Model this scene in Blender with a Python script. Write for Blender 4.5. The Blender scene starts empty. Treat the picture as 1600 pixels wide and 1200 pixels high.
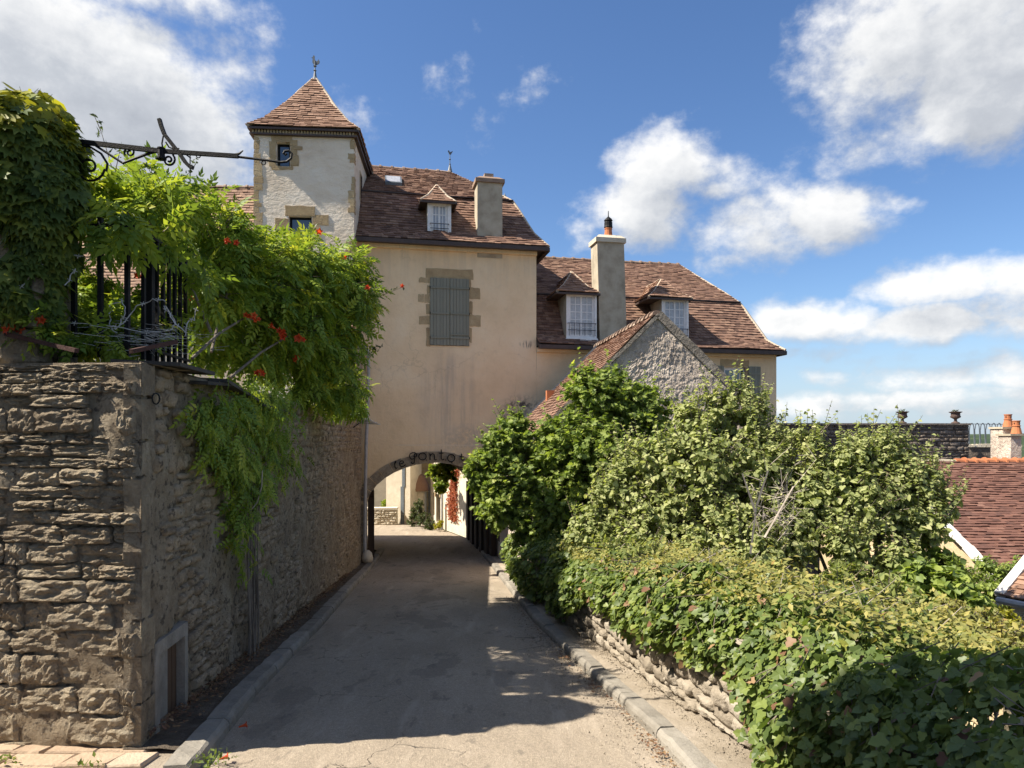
import bpy, math, random
import numpy as np
from mathutils import Vector, Matrix, noise as mnoise

# ------------------------------------------------------------------ camera, sky, sun, exposure
SC = bpy.context.scene
COL = SC.collection
rng = random.Random(11)
nr = np.random.default_rng(11)
R = math.radians
EYE, FPX, CX, HY = 1.79, 1110.0, 800.0, 685.0      # eye height, focal length and horizon measured on the photograph

cam_d = bpy.data.cameras.new("camera")
cam = bpy.data.objects.new("camera", cam_d)
COL.objects.link(cam)
cam.location = (0, 0, EYE)
cam.rotation_euler = (R(90), 0, 0)
cam_d.sensor_width = 36
cam_d.lens = FPX / 1600 * 36
cam_d.shift_y = (HY - 600) / 1600
cam_d.clip_start, cam_d.clip_end = 0.05, 6000
SC.camera = cam

SUN_EL, SUN_B = R(49), R(10.5)
SUN = Vector((-math.cos(SUN_EL) * math.cos(SUN_B), -math.cos(SUN_EL) * math.sin(SUN_B), math.sin(SUN_EL)))
sd = bpy.data.lights.new("sun", "SUN")
sun = bpy.data.objects.new("sun", sd)
COL.objects.link(sun)
sd.energy, sd.angle, sd.color = 5.0, R(0.55), (1.0, 0.91, 0.77)
sun.rotation_euler = SUN.to_track_quat("Z", "Y").to_euler()
sun.location = (-20, 0, 30)

vs = SC.view_settings
vs.view_transform, vs.look, vs.exposure, vs.gamma = "Standard", "None", 1.12, 1.0
vs.use_curve_mapping = False
SC.cycles.max_bounces = 8
SC.cycles.diffuse_bounces = 5
SC.cycles.transmission_bounces = 4
SC.cycles.transparent_max_bounces = 8


class N:
    """small node-tree writer"""
    def __init__(s, tree):
        s.t = tree; s.n = tree.nodes; s.l = tree.links
    def put(s, sock, v):
        if hasattr(v, "is_output"):
            s.l.new(v, sock)
        else:
            if sock.type == "RGBA" and len(v) == 3: v = (*v, 1)
            sock.default_value = v
    def math(s, op, a, b=0.0, c=None, clamp=False):
        n = s.n.new("ShaderNodeMath"); n.operation = op; n.use_clamp = clamp
        s.put(n.inputs[0], a); s.put(n.inputs[1], b)
        if c is not None: s.put(n.inputs[2], c)
        return n.outputs[0]
    def vmath(s, op, a, b=None):
        n = s.n.new("ShaderNodeVectorMath"); n.operation = op
        s.put(n.inputs[0], a)
        if b is not None: s.put(n.inputs[1], b)
        return n.outputs["Value"] if op in ("LENGTH", "DOT_PRODUCT") else n.outputs[0]
    def noise(s, vec, scale, detail=5, rough=.55, dist=0.0, out=0):
        n = s.n.new("ShaderNodeTexNoise")
        n.inputs["Scale"].default_value = scale; n.inputs["Detail"].default_value = detail
        n.inputs["Roughness"].default_value = rough; n.inputs["Distortion"].default_value = dist
        if vec is not None: s.l.new(vec, n.inputs["Vector"])
        return n.outputs[out]
    def voronoi(s, vec, scale, feature="F1", rnd=1.0, out=0):
        n = s.n.new("ShaderNodeTexVoronoi"); n.feature = feature
        n.inputs["Scale"].default_value = scale; n.inputs["Randomness"].default_value = rnd
        if vec is not None: s.l.new(vec, n.inputs["Vector"])
        return n.outputs[out]
    def ramp(s, fac, stops, interp="LINEAR"):
        n = s.n.new("ShaderNodeValToRGB"); cr = n.color_ramp; cr.interpolation = interp
        while len(cr.elements) < len(stops): cr.elements.new(0.5)
        for e, (p, c) in zip(cr.elements, stops):
            e.position = p; e.color = (*c, 1) if len(c) == 3 else c
        s.put(n.inputs[0], fac)
        return n.outputs[0]
    def mix(s, fac, a, b, mode="MIX"):
        n = s.n.new("ShaderNodeMix"); n.data_type = "RGBA"; n.blend_type = mode
        s.put(n.inputs[0], fac); s.put(n.inputs[6], a); s.put(n.inputs[7], b)
        return n.outputs[2]
    def smooth(s, v, lo, hi):
        n = s.n.new("ShaderNodeMapRange"); n.interpolation_type = "SMOOTHSTEP"
        s.put(n.inputs[0], v); n.inputs[1].default_value = lo; n.inputs[2].default_value = hi
        return n.outputs[0]
    def scalev(s, vec, xyz):
        return s.vmath("MULTIPLY", vec, xyz)


def pdir(px, py):
    x, z = (px - CX) / FPX, (HY - py) / FPX
    l = math.sqrt(x * x + 1 + z * z)
    return math.atan2(x, 1.0), math.asin(z / l)


# clouds of the day: centre, half width and half height measured in the photograph, then put on the sky dome as bearing / elevation
CLOUDS = [
    (20, 40, 200, 110, 1.25), (120, 150, 290, 150, 1.5), (200, 235, 230, 120, 1.2), (330, 225, 110, 95, .75), (350, 110, 60, 80, .45),
    (250, -10, 160, 45, .7),
    (1440, 60, 190, 120, 1.1), (1560, 110, 180, 120, 1.3), (1400, 225, 130, 45, .55), (1540, -20, 200, 80, 1.1),
    (1035, 265, 100, 62, 1.05), (1010, 320, 95, 62, 1.1), (1120, 275, 70, 40, .6), (915, 362, 38, 28, .5),
    (1280, 345, 105, 55, 1.05), (1200, 355, 110, 62, .85), (1160, 400, 60, 30, .4),
    (1405, 322, 35, 16, .45), (1480, 440, 130, 40, 1.1), (1580, 440, 90, 42, .9),
    (1260, 500, 140, 36, 1.05), (1330, 485, 70, 22, .6), (1450, 505, 150, 34, 1.0), (1590, 480, 120, 50, .9),
    (718, 118, 36, 26, .17), (738, 158, 34, 26, .15), (820, 128, 38, 18, .15), (545, 185, 50, 26, .2), (1215, 265, 60, 20, .14),
    (1290, 590, 50, 16, .5), (1310, 632, 280, 26, .60), (1560, 585, 230, 36, .78), (1480, 618, 320, 22, .66), (1590, 640, 200, 16, .5), (1250, 552, 110, 12, .3), (1480, 556, 150, 12, .3),
]


def build_world():
    w = bpy.data.worlds.new("World"); SC.world = w; w.use_nodes = True
    t = w.node_tree; t.nodes.clear()
    g = bpy.data.node_groups.new("cloud_density", "ShaderNodeTree")
    g.interface.new_socket("uv", in_out="INPUT", socket_type="NodeSocketVector")
    g.interface.new_socket("d", in_out="OUTPUT", socket_type="NodeSocketFloat")
    k = N(g)
    gi = g.nodes.new("NodeGroupInput"); go = g.nodes.new("NodeGroupOutput")
    uv = gi.outputs[0]
    warp = k.vmath("MULTIPLY", k.vmath("SUBTRACT", k.noise(uv, 14, 3, out=1), (.5, .5, .5)), (.05, .035, 0))
    uvw = k.vmath("ADD", uv, warp)
    acc = None
    for px, py, rx, ry, wt in CLOUDS:
        u, v = pdir(px, py); c = math.cos(u)
        q = k.vmath("LENGTH", k.vmath("MULTIPLY", k.vmath("SUBTRACT", uvw, (u, v, 0)), (FPX / rx / c, FPX / ry / c, 0)))
        b = k.math("MULTIPLY", k.math("SUBTRACT", 1.15, q), wt)
        b = k.math("MINIMUM", b, wt * .8)
        acc = b if acc is None else k.math("MAXIMUM", acc, b)
    # out of view the broken cumulus is thickened to whiten the fill light
    sx = g.nodes.new("ShaderNodeSeparateXYZ"); k.put(sx.inputs[0], uv)
    du = k.smooth(k.math("ABSOLUTE", sx.outputs[0]), .66, .8)
    dv = k.smooth(sx.outputs[1], .56, .68)
    out_f = k.math("MAXIMUM", du, dv)
    low = k.math("MULTIPLY", k.math("SUBTRACT", k.noise(uv, 3.1, 2), .50), 5.0)
    low = k.math("SUBTRACT", low, k.math("MULTIPLY", k.math("SUBTRACT", 1.0, out_f), 8.0))
    acc = k.math("MAXIMUM", acc, low)
    f1 = k.math("SUBTRACT", k.noise(k.scalev(uv, (1, 1.35, 1)), 13, 9, .62), .5)
    f2 = k.math("SUBTRACT", k.noise(k.scalev(uv, (1, 1.2, 1)), 42, 6, .6), .5)
    d = k.math("ADD", k.math("MAXIMUM", acc, -1.0), k.math("MULTIPLY", f1, 1.55))
    d = k.math("ADD", d, k.math("MULTIPLY", f2, .42))
    k.put(go.inputs[0], d)

    m = N(t)
    geo = t.nodes.new("ShaderNodeTexCoord").outputs["Generated"]
    nv = m.vmath("NORMALIZE", geo)
    sp = t.nodes.new("ShaderNodeSeparateXYZ"); m.put(sp.inputs[0], nv)
    u = m.math("ARCTAN2", sp.outputs[0], sp.outputs[1]); v = m.math("ARCSINE", sp.outputs[2])
    cb = t.nodes.new("ShaderNodeCombineXYZ"); m.put(cb.inputs[0], u); m.put(cb.inputs[1], v)
    def dens(vec):
        gn = t.nodes.new("ShaderNodeGroup"); gn.node_tree = g; m.put(gn.inputs[0], vec); return gn.outputs[0]
    d1 = dens(cb.outputs[0])
    d2 = dens(m.vmath("ADD", cb.outputs[0], (-.022, .04, 0)))
    alpha = m.smooth(d1, -.02, .78)
    alpha = m.math("MULTIPLY", alpha, m.smooth(v, -.01, .02))
    lit = m.math("ADD", .62, m.math("MULTIPLY", m.math("SUBTRACT", d1, d2), .55), clamp=True)
    lit = m.math("SUBTRACT", lit, m.math("MULTIPLY", m.smooth(d1, .55, 1.7), .42), clamp=True)
    sky = t.nodes.new("ShaderNodeTexSky"); sky.sky_type = "NISHITA"; sky.sun_disc = False
    sky.sun_elevation = SUN_EL; sky.sun_rotation = math.atan2(SUN.x, SUN.y)
    sky.altitude = 300; sky.air_density = 1.0; sky.dust_density = .6; sky.ozone_density = 3.2
    ccol = m.ramp(lit, [(0.0, (2.0, 2.15, 2.45)), (.45, (3.1, 3.25, 3.5)), (.75, (4.6, 4.65, 4.7)), (1.0, (5.6, 5.55, 5.45))])
    hs = t.nodes.new("ShaderNodeHueSaturation"); hs.inputs["Saturation"].default_value = 1.14; hs.inputs["Value"].default_value = .84; hs.inputs["Hue"].default_value = .505
    m.put(hs.inputs["Color"], sky.outputs[0])
    skyc = m.mix(m.math("MULTIPLY", m.smooth(v, .20, -.02), .75), hs.outputs[0], (2.45, 3.15, 4.15))
    c = m.mix(m.math("MULTIPLY", alpha, .97), skyc, ccol)
    bg = t.nodes.new("ShaderNodeBackground"); m.put(bg.inputs[0], c); bg.inputs[1].default_value = 0.09
    out = t.nodes.new("ShaderNodeOutputWorld"); t.links.new(bg.outputs[0], out.inputs[0])
    w.cycles.sampling_method = "MANUAL"; w.cycles.sample_map_resolution = 1024


build_world()


# ------------------------------------------------------------------ materials
def new_mat(name):
    m = bpy.data.materials.new(name); m.use_nodes = True
    t = m.node_tree; t.nodes.clear()
    k = N(t)
    out = t.nodes.new("ShaderNodeOutputMaterial")
    return m, k, out


def matte(name, ramp, scale=3.0, detail=8, rough=.9, rnd=0.0, fine=(60, .25), bump=((30, .5, .02),), stains_and_shade=(), spec=.25, stretch=(1, 1, 1), vor=None):
    """noise ramp + per-piece variation + fine grain + stains (own shapes, and pits painted as relief shade) + relief"""
    m, k, out = new_mat(name)
    pos = k.n.new("ShaderNodeNewGeometry").outputs["Position"]
    ps = k.scalev(pos, stretch)
    f = k.noise(ps, scale, detail, .6)
    f = k.math("ADD", k.math("MULTIPLY", k.math("SUBTRACT", f, .5), 1.7), .5)
    if rnd:
        oi = k.n.new("ShaderNodeObjectInfo").outputs["Random"]
        at = k.n.new("ShaderNodeAttribute"); at.attribute_name = "rnd"
        r = k.math("FRACT", k.math("ADD", oi, at.outputs["Fac"]))
        f = k.math("ADD", k.math("MULTIPLY", f, 1 - rnd), k.math("MULTIPLY", r, rnd))
    c = k.ramp(f, ramp)
    if fine:
        g = k.noise(ps, fine[0], 4, .65)
        g = k.math("ADD", 1 - fine[1], k.math("MULTIPLY", g, 2 * fine[1]))
        cg = k.n.new("ShaderNodeCombineColor")
        for i in range(3): k.put(cg.inputs[i], g)
        c = k.mix(1.0, c, cg.outputs[0], "MULTIPLY")
    for col, sc, lo, hi, st, amt in stains_and_shade:
        s = k.smooth(k.noise(k.scalev(pos, st), sc, 7, .62), lo, hi)
        c = k.mix(k.math("MULTIPLY", s, amt), c, col)
    b = k.n.new("ShaderNodeBsdfPrincipled")
    k.put(b.inputs["Base Color"], c); b.inputs["Roughness"].default_value = rough
    b.inputs["Specular IOR Level"].default_value = spec
    h = None
    for sc, st, dist in bump:
        n = k.n.new("ShaderNodeBump"); n.inputs["Strength"].default_value = st; n.inputs["Distance"].default_value = dist
        k.put(n.inputs["Height"], k.noise(ps, sc, 8, .62))
        if h is not None: k.put(n.inputs["Normal"], h)
        h = n.outputs[0]
    if vor:
        n = k.n.new("ShaderNodeBump"); n.inputs["Strength"].default_value = vor[1]; n.inputs["Distance"].default_value = vor[2]
        k.put(n.inputs["Height"], k.voronoi(ps, vor[0]))
        if h is not None: k.put(n.inputs["Normal"], h)
        h = n.outputs[0]
    if h is not None: k.put(b.inputs["Normal"], h)
    k.l.new(b.outputs[0], out.inputs[0])
    return m


def leafy(name, ramp, trans, tw=.4, rough=.5, spec=.22):
    ramp = [(p, (r * 1.16 + .004, g, b * 1.25 + .005) if r < g else (r, g, b)) for p, (r, g, b) in ramp]
    m, k, out = new_mat(name)
    at = k.n.new("ShaderNodeAttribute"); at.attribute_name = "rnd"
    oi = k.n.new("ShaderNodeObjectInfo").outputs["Random"]
    pos = k.n.new("ShaderNodeNewGeometry").outputs["Position"]
    f = k.math("ADD", k.math("MULTIPLY", k.noise(pos, 2.2, 3), .5), k.math("MULTIPLY", k.math("FRACT", k.math("ADD", oi, at.outputs["Fac"])), .62))
    c = k.ramp(k.math("SUBTRACT", f, .05), ramp)
    b = k.n.new("ShaderNodeBsdfPrincipled"); k.put(b.inputs["Base Color"], c)
    b.inputs["Roughness"].default_value = rough; b.inputs["Specular IOR Level"].default_value = spec
    tr = k.n.new("ShaderNodeBsdfTranslucent")
    k.put(tr.inputs[0], k.mix(1.0, c, trans, "MULTIPLY"))
    mx = k.n.new("ShaderNodeMixShader"); mx.inputs[0].default_value = tw
    k.l.new(b.outputs[0], mx.inputs[1]); k.l.new(tr.outputs[0], mx.inputs[2]); k.l.new(mx.outputs[0], out.inputs[0])
    return m


def plain(name, col, rough=.5, metal=0.0, spec=.5, var=.12, sc=25, bump=0.0):
    return matte(name, [(0.2, tuple(x * (1 - var) for x in col)), (.8, tuple(min(1, x * (1 + var)) for x in col))], scale=sc, detail=4, rough=rough,
                 fine=None, bump=((sc * 3, bump, .01),) if bump else (), spec=spec)


MAT = {}
def facade_render():
    """lime render: weathered tan, rain streaks under the shutters, a grey patch, an ochre foot, a filled crack above the arch"""
    m, k, out = new_mat("tan_lime_render")
    pos = k.n.new("ShaderNodeNewGeometry").outputs["Position"]
    sp = k.n.new("ShaderNodeSeparateXYZ"); k.put(sp.inputs[0], pos); X, Z = sp.outputs[0], sp.outputs[2]
    wob = k.math("MULTIPLY", k.math("SUBTRACT", k.noise(pos, 1.3, 5), .5), 1.2)
    c = k.ramp(k.noise(pos, .8, 8, .62), [(.28, (.67, .50, .305)), (.5, (.785, .605, .385)), (.72, (.82, .67, .46))])
    c = k.mix(k.math("MULTIPLY", k.smooth(k.noise(k.scalev(pos, (1, 1, 1)), 6, 8, .7), .52, .72), .22), c, (.50, .40, .28))
    def spot(x, z, rx, rz):
        a = k.math("DIVIDE", k.math("ADD", k.math("SUBTRACT", X, x), k.math("MULTIPLY", wob, rx * .6)), rx); b = k.math("DIVIDE", k.math("ADD", k.math("SUBTRACT", Z, z), k.math("MULTIPLY", wob, rz * .5)), rz)
        return k.math("SUBTRACT", 1.0, k.smooth(k.math("SQRT", k.math("ADD", k.math("MULTIPLY", a, a), k.math("MULTIPLY", b, b))), .35, 1.1))
    streak = k.smooth(k.noise(k.scalev(pos, (7, 7, .35)), 1.0, 6, .65), .42, .68)
    fine = k.noise(pos, 9, 7, .7)
    ochre = k.math("MULTIPLY", k.smooth(k.math("ADD", Z, wob), 2.6, .4), .55)
    c = k.mix(ochre, c, (.60, .425, .215))
    under = k.math("MULTIPLY", spot(-1.72, 2.7, 1.0, 1.9), k.math("ADD", .25, k.math("MULTIPLY", streak, .6)))
    c = k.mix(k.math("MULTIPLY", under, .75), c, (.38, .325, .265))
    grey = k.math("MULTIPLY", spot(-1.2, 1.75, .95, .55), k.smooth(fine, .36, .6))
    c = k.mix(k.math("MULTIPLY", grey, .5), c, (.36, .33, .29))
    soot = k.math("MULTIPLY", spot(.28, 2.55, .8, .55), k.smooth(fine, .42, .60))
    c = k.mix(k.math("MULTIPLY", soot, .65), c, (.20, .175, .15))
    soot2 = k.math("MULTIPLY", spot(.22, 2.75, .38, .12), k.smooth(fine, .46, .55)); c = k.mix(k.math("MULTIPLY", soot2, .85), c, (.07, .06, .055))
    rust = k.math("MULTIPLY", spot(.44, 4.47, .26, .14), k.smooth(k.noise(k.scalev(pos, (14, 14, 2)), 1.6, 5), .46, .60)); c = k.mix(k.math("MULTIPLY", rust, .8), c, (.20, .17, .14))
    drip = k.math("MULTIPLY", k.smooth(Z, 5.6, 7.1), k.math("MULTIPLY", streak, .30)); c = k.mix(drip, c, (.44, .37, .28))
    # hairline cracks and the long filled one
    w = k.vmath("ADD", pos, k.vmath("MULTIPLY", k.vmath("SUBTRACT", k.noise(pos, 1.7, 6, out=1), (.5, .5, .5)), (.9, .9, .9)))
    vd = k.n.new("ShaderNodeTexVoronoi"); vd.feature = "DISTANCE_TO_EDGE"; vd.inputs["Scale"].default_value = .45; k.put(vd.inputs["Vector"], w)
    crk = k.math("MULTIPLY", k.math("SUBTRACT", 1.0, k.smooth(vd.outputs[0], .0015, .007)), k.smooth(k.noise(pos, .6, 3), .50, .60))
    c = k.mix(k.math("MULTIPLY", crk, .22), c, (.30, .24, .17))
    zl = k.math("ABSOLUTE", k.math("SUBTRACT", Z, k.math("ADD", 1.60, k.math("MULTIPLY", wob, .05))))
    line = k.math("MULTIPLY", k.math("SUBTRACT", 1.0, k.smooth(zl, .008, .03)), k.math("MULTIPLY", k.smooth(X, -3.3, -3.0), k.smooth(X, -.6, -1.0)))
    c = k.mix(k.math("MULTIPLY", line, .45), c, (.66, .57, .44))
    b = k.n.new("ShaderNodeBsdfPrincipled"); k.put(b.inputs["Base Color"], c); b.inputs["Roughness"].default_value = .92; b.inputs["Specular IOR Level"].default_value = .2
    h = None
    for sc, st, ds in ((2.2, .5, .05), (11, .5, .02), (60, .45, .006)):
        n = k.n.new("ShaderNodeBump"); n.inputs["Strength"].default_value = st; n.inputs["Distance"].default_value = ds; k.put(n.inputs["Height"], k.noise(pos, sc, 7, .62))
        if h is not None: k.put(n.inputs["Normal"], h)
        h = n.outputs[0]
    k.put(b.inputs["Normal"], h); k.l.new(b.outputs[0], out.inputs[0])
    return m


MAT["plaster"] = facade_render()
MAT["tower_plaster"] = matte("pale_lime_render", [(0.15, (0.614, 0.508, 0.384)), (.5, (0.748, 0.649, 0.518)), (.85, (0.800, 0.724, 0.607))], scale=1.2, fine=(40, .08),
                             bump=((7, .8, .05), (26, .5, .02), (90, .3, .005)), stains_and_shade=[((.45, .38, .28), 2.2, .62, .74, (1, 1, 1), .5)], stretch=(1, 1, 1.6))
MAT["roughcast"] = matte("grey_roughcast", [(0.2, (0.440, 0.370, 0.309)), (.5, (0.608, 0.517, 0.436)), (.85, (0.776, 0.678, 0.573))], scale=3, fine=(22, .25),
                         bump=((17, 1.0, .09), (50, .8, .03)), stains_and_shade=[((.22, .17, .12), 1.2, .58, .72, (1, 1, 1), .6)])
MAT["roughcast_dark"] = matte("dirty_roughcast", [(0.2, (.15, .13, .11)), (.8, (.30, .27, .23))], scale=5, fine=(22, .25), bump=((17, 1.0, .06),))
MAT["quoin"] = matte("ochre_dressed_stone", [(0.1, (.28, .20, .11)), (.5, (.40, .30, .17)), (.9, (.50, .40, .25))], scale=5, rnd=.4, fine=(60, .2), bump=((25, .6, .02), (90, .3, .005)),
                     stains_and_shade=[((.20, .15, .10), 6, .60, .75, (1, 1, 1), .5)])
MAT["stone"] = matte("weathered_limestone", [(0.05, (0.147, 0.115, 0.085)), (.4, (0.297, 0.240, 0.169)), (.7, (0.409, 0.343, 0.246)), (.95, (0.523, 0.468, 0.371))], scale=7, rnd=.22, fine=(55, .28),
                     bump=((14, 1.0, .07), (45, 1.0, .03), (150, .7, .008)),
                     stains_and_shade=[((.10, .085, .065), 3.2, .56, .70, (1, 1, 1), .65), ((.40, .28, .14), 4.4, .63, .74, (1, 1, 1), .45), ((.44, .42, .37), 9, .66, .74, (1, 1, 1), .5)])
MAT["rubble"] = matte("rubble_limestone", [(0.05, (0.240, 0.175, 0.125)), (.4, (0.423, 0.330, 0.225)), (.7, (0.565, 0.457, 0.326)), (.95, (0.706, 0.606, 0.463))], scale=7, rnd=.28, fine=(60, .25),
                      bump=((20, 1.0, .06), (60, 1.0, .025), (160, .7, .008)),
                      stains_and_shade=[((.15, .115, .085), 2.4, .58, .74, (1, 1, .6), .55), ((.50, .46, .40), 8, .63, .76, (1, 1, 1), .5), ((.075, .06, .048), 15, .54, .65, (1, 1, 1), .75)])  # closing entry: dark pits painted as the shade of small relief
MAT["mortar"] = matte("old_lime_mortar", [(0.1, (0.239, 0.179, 0.117)), (.45, (0.375, 0.302, 0.212)), (.8, (0.489, 0.413, 0.307))], scale=3.2, fine=(50, .25),
                      bump=((9, 1.0, .10), (28, 1.0, .05), (90, 1.0, .02)),
                      stains_and_shade=[((.13, .105, .085), 1.6, .55, .72, (1, 1, .5), .6), ((.52, .48, .42), 2.7, .62, .76, (1, 1, .45), .55), ((.42, .30, .16), 3.8, .64, .75, (1, 1, .7), .4), ((.075, .06, .048), 13, .52, .63, (1, 1, 1.2), .8), ((.55, .50, .43), 11, .62, .72, (1, 1, 1.4), .5)])  # closing entries: dark pits and pale flecks paint relief shading into the colour
MAT["pale_stone"] = matte("sunlit_pale_stone", [(0.1, (.48, .42, .32)), (.5, (.60, .54, .43)), (.9, (.68, .63, .53))], scale=4, rnd=.4, fine=(50, .12), bump=((22, .7, .02), (80, .4, .006)),
                          stains_and_shade=[((.32, .27, .20), 6, .62, .76, (1, 1, 1), .5)])
MAT["parapet"] = matte("parapet_limestone", [(0.1, (0.187, 0.156, 0.120)), (.5, (0.297, 0.256, 0.201)), (.9, (0.391, 0.347, 0.286))], scale=8, rnd=.45, fine=(60, .2), bump=((24, .9, .03), (90, .6, .008)),
                       stains_and_shade=[((.17, .14, .10), 7, .6, .74, (1, 1, 1), .5)])
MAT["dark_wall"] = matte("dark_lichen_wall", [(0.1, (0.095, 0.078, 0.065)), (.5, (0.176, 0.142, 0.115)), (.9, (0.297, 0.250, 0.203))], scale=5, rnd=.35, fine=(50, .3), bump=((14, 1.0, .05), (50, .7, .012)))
_tile = [(0.02, (.085, .052, .040)), (.28, (.155, .090, .066)), (.55, (.215, .126, .090)), (.8, (.285, .178, .125)), (.97, (.38, .255, .18))]
MAT["tile"] = matte("burgundy_plain_tile", _tile, scale=3, rnd=.62, fine=(60, .2), bump=((60, .4, .006),), rough=.85,
                    stains_and_shade=[((.30, .22, .13), 5, .60, .72, (1, 1, 1), .40), ((.07, .055, .045), 7, .62, .73, (1, 1, 1), .55)])
MAT["tower_tile"] = matte("rose_plain_tile", [(0.02, (0.143, 0.078, 0.055)), (.4, (0.241, 0.143, 0.097)), (.75, (0.321, 0.202, 0.143)), (.97, (0.384, 0.258, 0.184))], scale=3, rnd=.6, fine=(60, .2), bump=((60, .4, .006),), rough=.85,
                          stains_and_shade=[((.10, .07, .05), 7, .62, .74, (1, 1, 1), .5)])
MAT["red_tile"] = matte("russet_plain_tile", [(0.02, (0.077, 0.041, 0.033)), (.4, (0.133, 0.065, 0.049)), (.75, (0.175, 0.088, 0.065)), (.97, (0.252, 0.148, 0.111))], scale=2, rnd=.6, fine=(60, .2), bump=((60, .4, .006),), rough=.85,
                        stains_and_shade=[((.42, .34, .27), 14, .70, .76, (1, 1, 1), .5), ((.10, .07, .06), 1.5, .58, .75, (1, 1, 1), .4)])
MAT["lath"] = plain("roof_boarding", (.06, .042, .034), .9)
MAT["fascia"] = plain("dark_brown_gutter", (.055, .036, .03), .6, var=.2, sc=8)
MAT["ridge_mortar"] = matte("pale_ridge_mortar", [(0.1, (.36, .29, .21)), (.9, (.56, .48, .38))], scale=8, rnd=.4, bump=((40, .6, .01),))
MAT["ridge"] = matte("ridge_tile_clay", [(0.1, (.16, .11, .085)), (.5, (.27, .19, .14)), (.9, (.42, .34, .27))], scale=8, rnd=.5, bump=((40, .5, .01),))
MAT["orange_clay"] = matte("orange_clay", [(0.1, (.34, .12, .055)), (.9, (.50, .20, .095))], scale=9, rnd=.4, bump=((50, .4, .006),))
MAT["cement"] = matte("grey_cement_render", [(0.1, (.27, .23, .17)), (.5, (.40, .35, .265)), (.9, (.48, .43, .34))], scale=3, fine=(50, .12), bump=((40, .5, .01),),
                      stains_and_shade=[((.13, .11, .09), 2.2, .56, .75, (1, 1, .35), .7)])
MAT["white_paint"] = matte("flaking_white_paint", [(0.1, (0.670, 0.648, 0.626)), (.9, (0.820, 0.820, 0.810))], scale=9, fine=(80, .06), bump=((60, .2, .004),), rough=.55,
                           stains_and_shade=[((.42, .38, .33), 18, .68, .78, (1, 1, .4), .5)])
MAT["shutter"] = matte("grey_green_paint", [(0.1, (0.180, 0.180, 0.138)), (.9, (0.240, 0.240, 0.192))], scale=6, rnd=.5, fine=(60, .07), rough=.6, bump=((90, .2, .002),), stretch=(6, 6, .6))
MAT["hatch_stone"] = matte("dull_hatch_stone", [(0.1, (.16, .145, .125)), (.5, (.24, .22, .19)), (.9, (.32, .295, .255))], scale=5, fine=(60, .2), bump=((40, .6, .01), (9, .5, .03)), stains_and_shade=[((.11, .095, .08), 5, .56, .72, (1, 1, .6), .6)])
MAT["hatch_wood"] = matte("brown_plank", [(0.1, (.07, .042, .026)), (.9, (.15, .095, .06))], scale=5, rnd=.4, stretch=(5, 5, .4), bump=((60, .6, .006),))
MAT["dark_wood"] = matte("dark_old_oak", [(0.1, (.028, .019, .014)), (.9, (.085, .057, .04))], scale=5, rnd=.4, fine=(50, .25), stretch=(5, 5, .4), bump=((60, .6, .006),))
MAT["iron"] = plain("black_wrought_iron", (.006, .006, .007), .6, var=.4, sc=30, bump=.3, spec=.25)
MAT["zinc"] = plain("zinc_pipe", (.36, .36, .36), .45, var=.15, sc=12)
MAT["lead"] = plain("slate_blue_lead", (.11, .13, .15), .5, var=.2)
MAT["glass"], _k, _o = new_mat("window_glass")
_b = _k.n.new("ShaderNodeBsdfPrincipled"); _b.inputs["Base Color"].default_value = (.02, .025, .03, 1); _b.inputs["Roughness"].default_value = .06
_b.inputs["Specular IOR Level"].default_value = .8; _b.inputs["IOR"].default_value = 1.7
_k.l.new(_b.outputs[0], _o.inputs[0])
MAT["curtain_glass"] = plain("curtained_glass", (.36, .37, .39), .2, var=.2, sc=14, spec=.9)
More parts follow.
